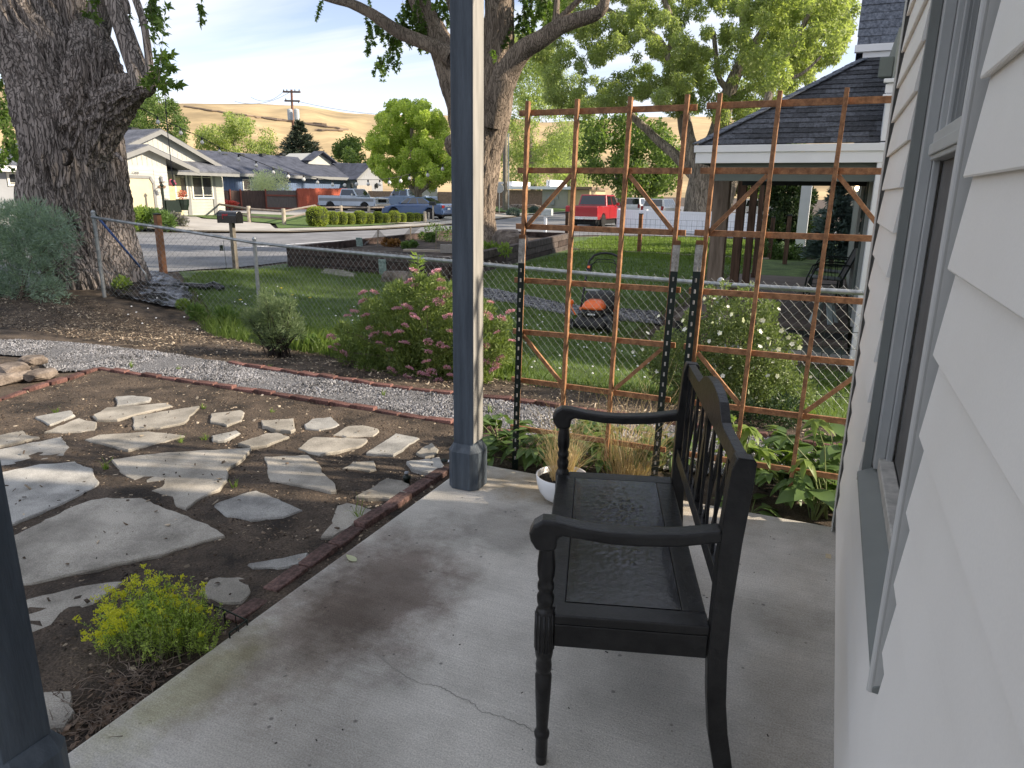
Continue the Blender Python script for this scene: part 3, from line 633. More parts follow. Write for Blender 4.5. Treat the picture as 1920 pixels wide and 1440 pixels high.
# ------------------------------------------------------------------ white bowl planter with dead grass
pc = G(1052, 938, 0)
pl = thing('planter', 'white round bowl planter of dry dead grass behind the bench leg', 'planter', (pc.x, pc.y, 0))
b = MB(); b.lathe([(.05, .003), (.058, .003), (.088, .022), (.112, .055), (.125, .095), (.130, .14), (.127, .142), (.121, .139), (.118, .10)], (pc.x, pc.y, 0), 40); b.build('bowl', m_bowl, pl, smooth=True)
b = MB(); b.lathe([(.001, .120), (.06, .118), (.119, .112)], (pc.x, pc.y, 0), 24, closed=True); b.build('potting_soil', m_potsoil, pl, smooth=True)
def blades(name, c, n, h, spread, mat, parent, r0=.06, w=.0035, lean=(0, 0), droop=.5, seed=0, segs=6, bottom=0):
    rs = np.random.default_rng(seed); v = []; f = []
    for i in range(n):
        a = rs.uniform(0, 2*math.pi); rr = r0*math.sqrt(rs.uniform()); p = np.array([c[0]+rr*math.cos(a), c[1]+rr*math.sin(a), c[2]+bottom])
        hh = h*rs.uniform(.35, 1.0); a2 = a+rs.normal()*.7; out = spread*rs.uniform(.1, 1); d = np.array([math.cos(a2)*out+lean[0], math.sin(a2)*out+lean[1], 0]); dr = droop*rs.uniform(0, 1.2)*hh
        sdv = np.array([-math.sin(a2+.8), math.cos(a2+.8), 0]); ww = w*rs.uniform(.5, 1.3); k0 = len(v); kn = rs.normal(size=3)*np.array([1, 1, .3]); kf = rs.uniform(2, 7)
        for s in range(segs+1):
            t = s/segs; q = p+d*t**1.5+np.array([0, 0, hh*t-dr*t**3])+kn*math.sin(t*kf)*t*hh*.16; wt = ww*(1-t*.9); v += [q-sdv*wt, q+sdv*wt]
        for s in range(segs): f.append((k0+2*s, k0+2*s+1, k0+2*s+3, k0+2*s+2))
    return np_mesh(name, v, f, mat, parent)
o = blades('dry_grass', (pc.x, pc.y, .115), 260, .56, .26, m_dry, pl, .06, .0016, droop=.45, seed=3, segs=9); o['kind'] = 'stuff'
# clump of dead ornamental grass beyond the bench
dg = GG(1205, 860); dgt = thing('dead_grass_clump', 'tan dead ornamental grass growing between the bench and the trellis', 'grass', (dg.x, dg.y, dg.z))
o = blades('grass_blades', (dg.x+.02, 3.62, -.06), 420, .74, .36, m_dry, dgt, .11, .0018, lean=(.05, -.02), droop=.45, seed=5, segs=9); o['kind'] = 'stuff'
# ------------------------------------------------------------------ leafy plants behind the trellis
def leaf_mesh(name, L, w, mat, fold=.25, curl=.3):
    n = 6; vs = []; fs = []
    for i in range(n+1):
        t = i/n; ww = w*math.sin(math.pi*min(1, t**.8*.96+.03))**.8; z = -curl*L*t*t
        vs += [(-ww/2, t*L, z+fold*ww*.5), (0, t*L, z), (ww/2, t*L, z+fold*ww*.5)]
    for i in range(n): fs += [(3*i, 3*i+1, 3*i+4, 3*i+3), (3*i+1, 3*i+2, 3*i+5, 3*i+4)]
    me = bpy.data.meshes.new(name); me.from_pydata(vs, [], fs); me.update(); me.materials.append(mat); me.polygons.foreach_set('use_smooth', [True]*len(fs)); return me
m_leafA = leafmat('hellebore_leaf', (.060, .12, .040), (.19, .28, .09), .35, .42)
m_leafB = leafmat('lime_leaf', (.14, .22, .05), (.32, .42, .11), .45, .45)
m_stem = M('green_stem', (.16, .20, .07), .6, .2, 8)
LM = [leaf_mesh('leaf', .13, .040, m_leafA), leaf_mesh('leaf', .11, .048, m_leafA, curl=.5), leaf_mesh('leaf', .10, .032, m_leafB, curl=.6)]
LMbig = leaf_mesh('leaf', .19, .095, m_leafA, fold=.2, curl=.25)
def leafy_plant(name, label, c, nst, h, spread, meshes, seed, per=5, group=None, lean=(0, 0), wl=1.0):
    random.seed(seed); t = thing(name, label, 'plant', c, 0, group); sb = MB()
    for s in range(int(nst*1.4)):
        a = random.uniform(0, 2*math.pi); hh = h*random.uniform(.45, 1); out = spread*random.uniform(.15, 1)
        e = Vector((math.cos(a)*out+lean[0], math.sin(a)*out+lean[1], hh)); mid = e*.5+Vector((0, 0, hh*.22)); sb.tube([(c[0], c[1], c[2]-.02), Vector(c)+mid, Vector(c)+e], [.004, .003, .002], 5)
        me = random.choice(meshes); b0 = random.uniform(0, 6.28)
        for k in range(per):
            ang = a+(k-(per-1)/2)*(1.9/per)+random.uniform(-.2, .2)-math.pi/2
            o = link('leaf', me, None, t, loc=(e.x, e.y, e.z), rot=(random.uniform(-.35, .45), random.uniform(-.3, .3), ang)); sc = random.uniform(.65, 1.15)*wl; o.scale = (sc, sc, sc)
    sb.build('stems', m_stem, t); return t
leafy_plant('hellebore', 'low green hellebore plant at the slab edge right of the corner post', GG(935, 850), 16, .20, .20, LM[:2], 21)
leafy_plant('hellebore', 'broad green hellebore plant seen behind the white bowl', (-1.30, 3.70, -.07), 22, .26, .24, LM[:2], 22)
leafy_plant('hellebore', 'green leafy plant in the middle of the left trellis foot', (-1.02, 3.80, -.07), 20, .27, .22, LM, 23)
leafy_plant('hellebore', 'leafy plant beside the dead grass, by the right stake of the left trellis', (-.78, 3.95, -.07), 12, .24, .18, LM[:2], 24)
leafy_plant('hellebore', 'low hellebore leaves between the corner post and the first metal stake', (-1.52, 3.62, -.07), 14, .20, .20, LM[:2], 41)
leafy_plant('hellebore', 'second row of hellebore leaves beyond the left trellis, near the gravel', (-1.18, 4.05, -.07), 16, .24, .24, LM[:2], 42)
leafy_plant('peony', 'leafy green plant just beyond the bench back under the right trellis', (-.22, 3.95, -.07), 14, .30, .20, [LM[1], LM[0]], 43)
leafy_plant('peony', 'fresh green leaves beside the house corner, in front of the gravel', (.02, 4.0, -.07), 14, .32, .20, [LM[1], LM[2]], 44)
leafy_plant('lime_shrub', 'yellow-green plant with drooping leaves right behind the bench back', (-.30, 3.72, -.07), 14, .44, .13, [LM[2]], 25, per=6)
leafy_plant('lime_shrub', 'tall yellow-green shoot leaning across the right trellis', (.14, 3.66, -.07), 4, .56, .14, [LM[2], LM[0]], 26, per=6, lean=(-.14, 0))
leafy_plant('peony', 'green peony leaves growing under the right trellis', (-.06, 3.75, -.07), 14, .25, .17, [LM[1], LM[0]], 27)
leafy_plant('broad_leaf_plant', 'large dark leaves against the corner of the white house', (.07, 3.62, -.09), 12, .22, .17, [LMbig], 28, per=3)
leafy_plant('broad_leaf_plant', 'flat dark green leaves lying over the slab edge beside the bench', (-.22, 3.53, -.08), 8, .07, .16, [LMbig, LM[0]], 29, per=2, wl=.7)
leafy_plant('broad_leaf_plant', 'blue-green broad leaves near the wall corner behind the right trellis', (.16, 3.95, -.07), 9, .42, .16, [LMbig], 30, per=3, wl=.9)

# ------------------------------------------------------------------ yellow sedum and dead roots by the slab
m_sed = leafmat('sedum_green', (.28, .40, .09), (.55, .64, .18), .45, .5)
m_sedY = leafmat('sedum_yellow', (.60, .58, .05), (.80, .78, .10), .45, .5)
m_twig = M('dry_twig', (.10, .070, .055), .9, .3, 20, col2=(.24, .19, .15))
sc0 = GG(290, 1215); sed = thing('sedum', 'bright yellow-green sedum clump at the slab edge near the left post', 'plant', (sc0.x, sc0.y, sc0.z))
def sedum():
    st = MB(); pts = []; dirs = []; ptsY = []; dirsY = []
    rs = random.Random(4)
    def P(u, v, z): q = G(u, v, z); return q
    for k in range(560):
        u = rs.gauss(305, 55); v = rs.gauss(1190, 22)
        if not (185 < u < 408 and 1130 < v < 1245): continue
        base = P(u, v+12, -.05); dx = (u-300)/110
        ht = (.085+.065*rs.random())*(1.15-.55*dx*dx)+(.03 if (v < 1165) else 0)
        tip = base+Vector((rs.gauss(0, .028), rs.gauss(0, .028), ht)); st.tube([base, tip], [.0012, .0008], 3, cap=False)
        yel = (u < 255 and rs.random() < .6) or (v < 1166 and rs.random() < .4) or rs.random() < .06
        for j in range(26):
            t = rs.uniform(.25, 1); p = base.lerp(tip, t); d = Vector((rs.gauss(0, 1), rs.gauss(0, 1), rs.gauss(.7, .5)))
            (ptsY if (yel and t > .8) else pts).append(p); (dirsY if (yel and t > .8) else dirs).append(d)
        if yel:
            for j in range(26): ptsY.append(tip+Vector((rs.gauss(0, .008), rs.gauss(0, .008), rs.gauss(.002, .004)))); dirsY.append(Vector((rs.gauss(0, 1), rs.gauss(0, 1), .8)))
    o = st.build('stems', m_stem, sed)
    leaves('foliage', np.array(pts), .013, m_sed, sed, .28, np.array(dirs))
    leaves('flowers', np.array(ptsY), .010, m_sedY, sed, .5, np.array(dirsY))
sedum()
rt = GG(215, 1320); roots = thing('dead_roots', 'tangle of dry dead stems and roots below the sedum, against the slab', 'dead plant', (rt.x, rt.y, rt.z)); b = MB(); rs = random.Random(8)
for k in range(190):
    u = rs.gauss(225, 60); v = 1300+rs.gauss(0, 42)+(225-u)*.55
    if u > 340 or v < 1235: continue
    p = GG(u, v, .025+rs.random()*.03); a = rs.uniform(0, 6.28); L = rs.uniform(.05, .17); q = [p]
    for s in range(5): a += rs.gauss(0, .55); q.append(q[-1]+Vector((math.cos(a)*L/5, math.sin(a)*L/5, rs.gauss(0.001, .008))))
    r = rs.uniform(.0008, .0024); b.tube(q, [r, r, r*.9, r*.8, r*.6, r*.3], 4, cap=False)
o = b.build('stems', m_twig, roots); o['kind'] = 'stuff'
b = MB()
for k in range(130):
    u = rs.gauss(215, 50); v = 1330+rs.gauss(0, 35)+(215-u)*.6
    if u < 110: continue
    p = GG(u, v, .02+rs.random()*.02); a = rs.random()*6; L = rs.uniform(.012, .03); b.box(p, (L, L*.6, .0015), a, rs.uniform(-.5, .5), rs.uniform(-.5, .5))
o = b.build('dead_leaves', M('dead_leaf', (.10, .06, .04), .8, .4, 30, col2=(.22, .15, .10)), roots); o['kind'] = 'stuff'
# little black wire fence
b = MB(); q = [GG(u, v, .09) for u, v in [(385, 1130), (420, 1143), (463, 1163), (430, 1187)]]
b.tube(q, .003, 6)
for p in q: b.tube([p, p-Vector((0, 0, .10))], .003, 6)
for a, c in zip(q, q[1:]): b.tube([(a+c)/2, (a+c)/2-Vector((0, 0, .09))], .002, 5)
tag(b.build('wire_edging', m_tgreen), 'low black wire edging beside the yellow sedum', 'edging')
# leaf and crumbs on the slab
me = leaf_mesh('fallen_leaf', .058, .034, leafmat('pale_leaf', (.52, .55, .36), (.66, .68, .48), .3, .5), fold=.15, curl=-.2); p = G(668, 1052, .004)
tag(link('fallen_leaf', me, None, loc=p, rot=(0, 0, R(80))), 'pale green fallen leaf on the stained concrete', 'leaf')
b = MB(); rs = random.Random(2)
for k in range(150):
    x = rs.uniform(-1.72, .14); y = rs.uniform(.7, 3.35); s = rs.uniform(.0015, .004)
    b.box((x, y, s*.25), (s*rs.uniform(1, 3), s, s*.5), rs.random()*6)
tag(b.build('debris', M('debris_mat', (.06, .05, .04), .9, .5, 3, col2=(.5, .47, .42), lo=.45, hi=.6)), 'tiny crumbs of dirt scattered over the porch slab', 'debris', kind='stuff')

# ------------------------------------------------------------------ chips, gravel and small weeds
def chips(name, polys, n, smin, smax, mat, label, avoid=None, off=.02, flat=.35, thick=None):
    v = []; f = []; rs = np.random.default_rng(len(name)+n)
    per = []
    for poly, k in polys: per += scatter_poly(poly, k)
    c = np.array([(-1, -1, -1), (1, -1, -1), (1, 1, -1), (-1, 1, -1), (-.8, -.7, 1), (.7, -.8, 1), (.8, .7, 1), (-.7, .8, 1)], float)
    q = np.array([(4, 5, 6, 7), (0, 1, 5, 4), (1, 2, 6, 5), (2, 3, 7, 6), (3, 0, 4, 7)])
    for x, y in per:
        if avoid and any(inpoly((x, y), a) for a in avoid):
            if rs.uniform() > .03: continue
            z = g(x, y)+.046
        else: z = g(x, y)+off+bump_fn(x, y)*.8
        s = rs.uniform(smin, smax); asp = rs.uniform(.25, .8); a = rs.uniform(0, 6.28); d = c*np.array([s, s*asp, s*flat*rs.uniform(.4, 1.2)])*.5*(1+.25*rs.normal(size=(8, 1)))
        ca, sa = math.cos(a), math.sin(a); tl = rs.normal()*.4
        d = np.stack([d[:, 0]*ca-d[:, 1]*sa, d[:, 0]*sa+d[:, 1]*ca, d[:, 2]+d[:, 0]*tl], 1)
        f.append(q+8*(len(v))); v.append(d+np.array([x, y, z]))
    return tag(np_mesh(name, np.concatenate(v), np.concatenate(f), mat), label, 'ground cover', kind='stuff')
m_chip = M('bark_chip', (.060, .044, .033), .9, .4, 3, col2=(.15, .112, .080), island=.75)
m_pale = M('pale_chip', (.30, .24, .17), .9, .3, 3, col2=(.48, .40, .30), island=.5)
m_peb = M('pebbles', (.165, .165, .175), .8, .3, 3, col2=(.25, .25, .265), island=.85)
nearbed = [p for p in bed_poly]
random.seed(5)
chips('bark_mulch', [(nearbed, 17000), (near_poly, 5000), ([(-12, 5.0), (-6, 4.9), (-6.6, 6.4), (-9.6, 6.8), (-11.5, 7)], 4500)], 0, .006, .022, m_chip, 'dark bark crumbs over the garden soil', stone_polys)
chips('pale_litter', [(nearbed, 1900), (near_poly, 1100), ([(-12, 5.0), (-6, 4.9), (-6.6, 6.4), (-9.6, 6.8), (-11.5, 7)], 900)], 0, .010, .032, m_pale, 'pale wood chips and dry leaf bits on the soil', stone_polys, flat=.12)
chips('pale_litter', [(nearbed, 5200), (near_poly, 2600)], 0, .004, .013, m_pale, 'fine pale flecks of wood scattered over the soil', stone_polys, flat=.3)
chips('soil_crumbs', [(nearbed, 12000)], 0, .004, .012, M('crumb', (.035, .026, .02), .95, .3, 3, col2=(.095, .072, .054), island=.6), 'small dark crumbs of soil between the flagstones', stone_polys, flat=.8)
chips('gravel', [(path_poly, 36000)], 0, .007, .017, m_peb, 'grey crushed gravel on the garden path', None, off=.022, flat=.75)
chips('gravel', [(strip, 5000)], 0, .016, .034, m_peb, 'grey gravel strip across the lawn behind the fence', None, off=.036, flat=.75)
# weeds
m_weed = leafmat('weed_green', (.10, .18, .03), (.24, .32, .07), .35, .5)
for i, (u, v, s, lb) in enumerate([(247, 690, .10, 'grass tuft in the gravel path left of the bed corner'), (382, 768, .07, 'small weed at the tip of the sunlit flagstone'), (341, 833, .07, 'bright weed above the largest pointed flagstone'), (383, 825, .06, 'weed right of the long flagstone'), (199, 880, .09, 'grass sprig between the two left flagstones'), (673, 972, .16, 'thin grass tuft growing by the brick edging'), (720, 742, .07, 'low weed on the gravel path below the pink bush'), (918, 775, .10, 'green weed in the gravel right of the corner post'), (510, 776, .05, 'tiny weed above the pale flagstones'), (105, 775, .07, 'weed at the edge of the rough white flagstone'), (335, 694, .05, 'tiny weed in the gravel'), (440, 915, .07, 'weed right of the pointed flagstone'), (505, 690, .05, 'weed at the start of the far brick edging')]):
    p = GG(u, v, .015); t = thing('weed', lb, 'weed', p, 0, 'weeds in the beds')
    blades('blades', p, 22 if i != 5 else 14, s, s*.55, m_weed, t, .015, .003, droop=.4, seed=50+i)
# sprinkler head
p = GG(763, 912, .0); t = thing('sprinkler', 'small dark sprinkler head beside the brick edging', 'sprinkler', p)
b = MB(); b.lathe([(.016, 0), (.018, .045), (.022, .047), (.022, .062), (.010, .066), (.008, .075)], p, 16); b.build('body', m_tgreen, t, smooth=True)
b = MB(); b.lathe([(.006, .0755), (.013, .078), (.011, .086), (.003, .088)], p, 12); b.build('cap', M('grey_plastic', (.25, .26, .28), .5), t)
p = GG(845, 869, .02); t = thing('drip_valve', 'white and black pipe fitting on the ground left of the porch post', 'pipe', p)
b = MB(); b.tube([p+Vector((-.015, 0, .008)), p+Vector((.045, .01, .008))], .013, 12); b.build('white_pipe', m_white, t)
b = MB(); b.lathe([(.004, -.01), (.02, -.005), (.022, .012), (.012, .02)], p+Vector((-.045, 0, .0)), 12); b.build('valve', m_tgreen, t)

# ------------------------------------------------------------------ rocks
def rock(name, c, r, mat, label=None, cat='rock', seed=0, group=None, parent=None, sub=3):
    bm = bmesh.new(); bmesh.ops.create_icosphere(bm, subdivisions=sub, radius=1)
    for v in bm.verts:
        p = v.co.copy(); k = 1+.28*noise.noise(p*1.3+Vector((seed, 0, 0)))+.12*noise.noise(p*3.1+Vector((0, seed, 0)))
        q = p*k; q = Vector([max(-.78, min(.78, x)) for x in q]); v.co = Vector((q.x*r[0], q.y*r[1], q.z*r[2]))*1.2
    me = bpy.data.meshes.new(name); bm.to_mesh(me); bm.free()
    o = link(name, me, mat, parent, smooth=False, loc=Vector(c)-(origin(parent) if parent else Vector((0, 0, 0)))); o.rotation_euler = (0, 0, seed*1.3)
    if label: tag(o, label, cat, group)
    return o
m_rock = M('brown_stone', (.12, .095, .078), .9, .25, 6, col2=(.26, .215, .18), bump=1.5, bscale=25, fine=.25, fscale=60)
for i, (u, v, r, lb) in enumerate([(10, 708, (.26, .14, .055), 'long brown stone at the bottom of the small stone stack'), (24, 690, (.17, .13, .05), 'brown block in the middle of the stone stack'), (62, 676, (.13, .12, .055), 'rough grey stone on top of the stack beside the gravel'), (-40, 690, (.2, .15, .06), 'brown stone at the left end of the stack'), (76, 702, (.16, .12, .05), 'flat stone at the right end of the stack')]):
    p = GG(u, v, .05+(.05 if i in (1, 2) else 0)); rock('garden_stone', p, [x_*.78 for x_ in r], m_rock, lb, seed=i*3.7+1, group='stones stacked beside the gravel path')

# ------------------------------------------------------------------ chain link fence
def fl_y(u): return None
post2 = GG(478, 600); Rr = A(1650, 551, 6.15)
P0 = Vector((-9.75, 7.0, 0)); P1 = Vector((-7.2, 7.5, 0)); P2 = Vector((.45, 6.10, 0))
def on_seg(u, v, a, c):
    r = dirw(u, v); d = c-a; n = Vector((-d.y, d.x, 0)); t = (a.x*n.x+a.y*n.y)/(r[0]*n.x+r[1]*n.y); return Vector((r[0]*t, r[1]*t, H+r[2]*t))
rail = [on_seg(u, v, P0, P1) for u, v in [(172, 407), (250, 419), (320, 429), (400, 442), (474, 455)]]+[on_seg(u, v, P1, P2) for u, v in [(560, 464), (700, 477), (850, 490), (1000, 504), (1100, 513), (1250, 525), (1350, 533), (1500, 542), (1620, 549)]]
rail.append(Vector((.55, 6.08, rail[-1].z)))
fence = thing('chain_link_fence', 'galvanised chain link fence across the lawn from the old tree to the house', 'fence', (rail[0].x, rail[0].y, g(rail[0].x, rail[0].y)))
b = MB(); b.tube(rail, .0205, 12); b.build('top_rail', m_galv, fence, smooth=True)
for p, hh in ((rail[0], .06), (rail[4], .04), (on_seg(880, 492, P1, P2), .02), (rail[11], .02)):
    b = MB(); z0 = g(p.x, p.y)-.05; b.tube([(p.x, p.y+.03, z0), (p.x, p.y+.03, p.z+hh)], .026, 12); b.lathe([(.029, 0), (.031, .012), (.024, .03), (.008, .042)], (p.x, p.y+.03, p.z+hh-.005), 12); o = b.build('post', m_galv, fence, smooth=False)
b = MB()
acc = 0; segs = []
for a, c in zip(rail[:-1], rail[1:]): segs.append((a, c, (c-a).length))
tot = sum(s[2] for s in segs)
def at(s):
    for a, c, L in segs:
        if s <= L: return a.lerp(c, s/L), (c-a).normalized()
        s -= L
    return segs[-1][1], (segs[-1][1]-segs[-1][0]).normalized()
k = 0
s = .3
while s < tot:
    p, d = at(s); b2_ = MB(); b2_.tube([p-d*.007, p+d*.007], .0235, 10); b2_.build('rail_tie', m_wire, fence); s += .62
WV = []; WF = []; HW = .044
def wire_seg(p, q, r):
    d = (q-p).normalized(); a = d.cross(Vector((0, 1, 0.1))).normalized(); c = d.cross(a); n = len(WV)
    for e in (p, q):
        for t in (0, 2.094, 4.189): o = e+a*(r*math.cos(t))+c*(r*math.sin(t)); WV.append((o.x, o.y, o.z))
    for i in range(3): WF.append((n+i, n+(i+1) % 3, n+3+(i+1) % 3, n+3+i))
N = int(tot/HW)-1
for i in range(N):      # every wire zigzags half a diamond to the side and hooks into its neighbour
    p, d = at(i*HW); top = p.z+.05; zb = g(p.x, p.y)+.02; rows = int((top-zb)/HW); prev = None
    for j in range(rows+1):
        base, dd = at(max(0, min(tot-.01, i*HW+(HW*1.06 if (i+j) % 2 else -.06*HW))))
        q = Vector((base.x, base.y-.026+(.004 if (i+j) % 2 else 0), top-j*HW))
        if prev is not None: wire_seg(prev, q, .0012)
        prev = q
o = np_mesh('mesh_wires', WV, WF, m_wire, fence); o['kind'] = 'stuff'

# blue handled tool leaning on the first post
pt = thing('garden_hoe', 'blue handled garden tool leaning against the first fence post', 'tool', GG(278, 530))
a = on_seg(166, 398, P0, P1)+Vector((0, .06, .02)); e = A(262, 500, 7.9); f_ = A(276, 525, 7.95)
b = MB(); b.tube([a.lerp(e, .12), e], .017, 10); b.build('handle', M('blue_handle', (.025, .085, .30), .45, .15, 20), pt, smooth=True)
b = MB(); b.tube([a, a.lerp(e, .119)], .019, 10); b.build('grip', m_tgreen, pt, smooth=True)
b = MB(); b.tube([e, e.lerp(f_, .6)+Vector((.03, 0, .02)), f_+Vector((0, 0, -.02))], .013, 8); b.build('tool_neck', m_galv, pt, smooth=True)
# brown timber post beyond the fence
p = GG(307, 513); t = thing('timber_post', 'single brown square timber post by the street beside the mailbox', 'post', p)
pz = A(298, 403, p.y).z
b = MB(); b.b2((p.x-.052, p.y-.052, p.z-.05), (p.x+.052, p.y+.052, pz)); b.build('post', M('cedar_post', (.26, .115, .055), .7, .2, 8, col2=(.34, .16, .08)), t, bevel=.004)
b = MB(); b.b2((p.x-.056, p.y-.056, pz+.001), (p.x+.056, p.y+.056, pz+.03)); b.build('cap', m_tgreen, t, bevel=.004)

# black plastic sheet on the ground by the tree
def sheet():
    poly = [(208, 548), (240, 520), (270, 510), (305, 516), (330, 530), (352, 545), (362, 566), (345, 578), (318, 584), (295, 578), (262, 568), (225, 560)]
    P = [GG(u, v) for u, v in poly]; bm = bmesh.new(); bm.faces.new([bm.verts.new((p.x, p.y, 0)) for p in P])
    for ax in (0, 1):
        c = [p[ax] for p in P]; k = min(c)+.03
        while k < max(c):
            no = Vector((1, 0, 0)) if ax == 0 else Vector((0, 1, 0)); bmesh.ops.bisect_plane(bm, geom=bm.verts[:]+bm.edges[:]+bm.faces[:], plane_co=no*k, plane_no=no); k += .035
    for v in bm.verts:
        q = Vector((v.co.x*2.2+v.co.y*1.2, v.co.y*5-v.co.x*2.0, 0)); r = abs(noise.noise(q*1.1))*.5+abs(noise.noise(q*2.7+Vector((3, 1, 0))))*.3
        v.co.z = g(v.co.x, v.co.y)+.03+.17*r
    me = bpy.data.meshes.new('plastic_sheet'); bm.to_mesh(me); bm.free()
    return tag(link('plastic_sheet', me, M('black_plastic', (.012, .012, .014), .22, .2, 8, spec=.6), smooth=True), 'crumpled black plastic sheet on the ground under the old tree', 'plastic sheet')
sheet()
b = MB(); q = [GG(u, v, .05) for u, v in [(338, 534), (360, 537), (385, 539), (400, 536), (416, 541)]]; b.tube(q, [.04, .05, .06, .075, .06], 10)
o = b.build('plastic_roll', M('black_plastic', (.012, .012, .014), .22), smooth=True); tag(o, 'rolled end of black plastic lying on the grass', 'plastic roll')
for v in o.data.vertices: v.co += Vector((0, 0, .025*noise.noise(v.co*9)))
# ------------------------------------------------------------------ grass
m_grass = leafmat('grass_blade', (.075, .125, .030), (.20, .28, .075), .4, .5)
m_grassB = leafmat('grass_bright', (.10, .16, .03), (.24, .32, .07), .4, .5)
def grass(name, poly, n, h, w, mat, label, clump=0, avoid=None):
    rs = np.random.default_rng(n); P = np.array(scatter_poly(poly, n)); keep = []
    for i, (x, y) in enumerate(P):
        if avoid and inpoly((x, y), avoid) and rs.uniform() > .04: continue
        keep.append(i)
    P = P[keep]; n = len(P); zz = np.array([g(x, y)+.012 for x, y in P])
    pn = np.array([noise.noise(Vector((x*1.7, y*1.7, 0))) for x, y in P])
    a = rs.uniform(0, 6.28, n); hh = h*rs.uniform(.35, 1.1, n)*(1+.5*pn); ww = w*rs.uniform(.6, 1.3, n); ln = hh*rs.uniform(.1, .9, n); a2 = rs.uniform(0, 6.28, n)
    b = np.stack([P[:, 0], P[:, 1], zz], 1); sd_ = np.stack([np.cos(a), np.sin(a), np.zeros(n)], 1)*ww[:, None]/2
    mid = b+np.stack([np.cos(a2)*ln*.35, np.sin(a2)*ln*.35, hh*.6], 1); tip = b+np.stack([np.cos(a2)*ln, np.sin(a2)*ln, hh], 1)
    v = np.stack([b-sd_, b+sd_, mid+sd_*.8, tip, mid-sd_*.8], 1).reshape(-1, 3); f = np.arange(5*n).reshape(n, 5)
    return tag(np_mesh(name, v, f, mat), label, 'grass', kind='stuff')
random.seed(9)
grass('grass', [p for p in lawn_poly if p[1] < 13] + [(-2.4, 12), (-9, 13)] if False else [(-11.2, 10.3), (-10.0, 8.8), (-8.6, 7.6), (-7.4, 6.7), (-6.6, 6.15), (-5.2, 5.8), (-3.6, 5.5), (-1.5, 5.35), (.5, 5.3), (.5, 8.9), (-2.2, 9.6), (-2.4, 12.2), (-6.6, 12.2), (-11, 12.8)], 62000, .075, .006, m_grass, 'short green lawn grass behind the chain link fence', avoid=strip)
grass('grass', [(-6.6, 12.2), (-2.3, 12.2), (-1.7, 18), (-3, 32), (-9.4, 31.4), (-7.4, 23)], 26000, .09, .016, m_grass, 'green lawn grass beyond the raised bed')
grass('grass', [(-1.8, 19), (-2, 33.2), (-6, 33.4), (-9.6, 31.4), (-8.6, 24), (-6, 20)], 12000, .09, .022, m_grassB, 'sunny strip of lawn before the white fence')
grass('grass', [(-23.8, 26.6), (-23, 33), (-30, 33), (-32, 29.6), (-29.6, 28.2), (-26, 29.2)], 9000, .09, .03, m_grassB, 'bright front lawn across the street behind the rail fence')
grass('grass', [(-7.6, 6.9), (-6.6, 6.2), (-5.2, 5.75), (-3.6, 5.45), (-2.6, 5.4), (-2.6, 6.3), (-5, 6.8), (-7.3, 7.5)], 5200, .20, .007, m_grass, 'long unmown grass along the foot of the fence')
# clover heads and dandelions
rs = random.Random(6); b = MB()
for k in range(150):
    x = rs.uniform(-9, -1); y = rs.uniform(6.2, 9.5); z = g(x, y)+.05+rs.random()*.03; b.lathe([(.002, 0), (.011, .004), (.012, .010), (.004, .016)], (x, y, z), 6)
tag(b.build('clover_flowers', m_white), 'small white clover heads dotted over the lawn', 'flowers', kind='stuff')
m_yel = M('dandelion_yellow', (.70, .52, .02), .7, .1, 20)
for i, (u, v, lb) in enumerate([(527, 541, 'left dandelion in the lawn behind the fence'), (548, 554, 'dandelion just right of the feathery shrub tip'), (581, 559, 'wide pair of yellow dandelions right of the shrub'), (451, 563, 'dandelion left of the fence post')]):
    p = GG(u, v, .09); t = thing('dandelion', 'yellow '+lb, 'flower', (p.x, p.y, p.z-.09), 0, 'dandelions in the lawn'); b = MB(); b.lathe([(.004, 0), (.024, .006), (.026, .012), (.010, .018)], p, 12); b.build('flower_head', m_yel, t); b = MB(); b.tube([p, p-Vector((.01, 0, .09))], .003, 5); b.build('stem', m_stem, t)

# ------------------------------------------------------------------ shrubs
def shrub_parts(t, c, stems, seed, mat=m_twig, n=14, r=.008):
    rs = random.Random(seed); b = MB()
    for k in range(n):
        e = Vector(stems[rs.randrange(len(stems))]); m_ = Vector(c).lerp(e, .5)+Vector((rs.gauss(0, .05), rs.gauss(0, .05), .05)); b.tube([Vector(c)+Vector((rs.gauss(0, .05), rs.gauss(0, .05), -.03)), m_, e], [r, r*.7, r*.3], 5)
    b.build('stems', mat, t)
m_spl = leafmat('spirea_leaf', (.075, .12, .036), (.26, .33, .10), .35, .5)
m_pink = leafmat('spirea_flower', (.50, .20, .34), (.78, .50, .62), .3, .7)
sp = thing('pink_bush', 'green bush with pink flower clusters in front of the fence, behind the porch post', 'bush', (-3.35, 5.55, g(-3.35, 5.55)))
spc = Vector((-3.35, 5.55, .0)); cl = []; rs = random.Random(3)
def sA(u, v, y): return A(u, v, y)
for u, v, r in [(700, 690, .20), (770, 690, .22), (830, 690, .2), (890, 690, .2), (650, 660, .14), (690, 630, .18), (740, 620, .24), (800, 620, .26), (860, 620, .24), (915, 640, .2), (940, 660, .14), (700, 585, .14), (750, 560, .18), (800, 555, .18), (850, 560, .16), (900, 590, .15), (790, 530, .08), (820, 528, .07), (645, 620, .09), (945, 610, .08), (760, 655, .25), (840, 655, .25), (900, 720, .12), (720, 715, .12)]:
    for dy in (-.18, .18): cl.append((tuple(sA(u, v, 5.55+dy)), r*.9))
pts, d = clump_pts(cl, 44000, .35); pts[:, 2] = np.maximum(pts[:, 2], -.09)
dirs = d*.6+np.array([0, 0, .55])+rng.normal(size=pts.shape)*.5
leaves('foliage', pts, .040, m_spl, sp, .26, dirs, fold=.06)
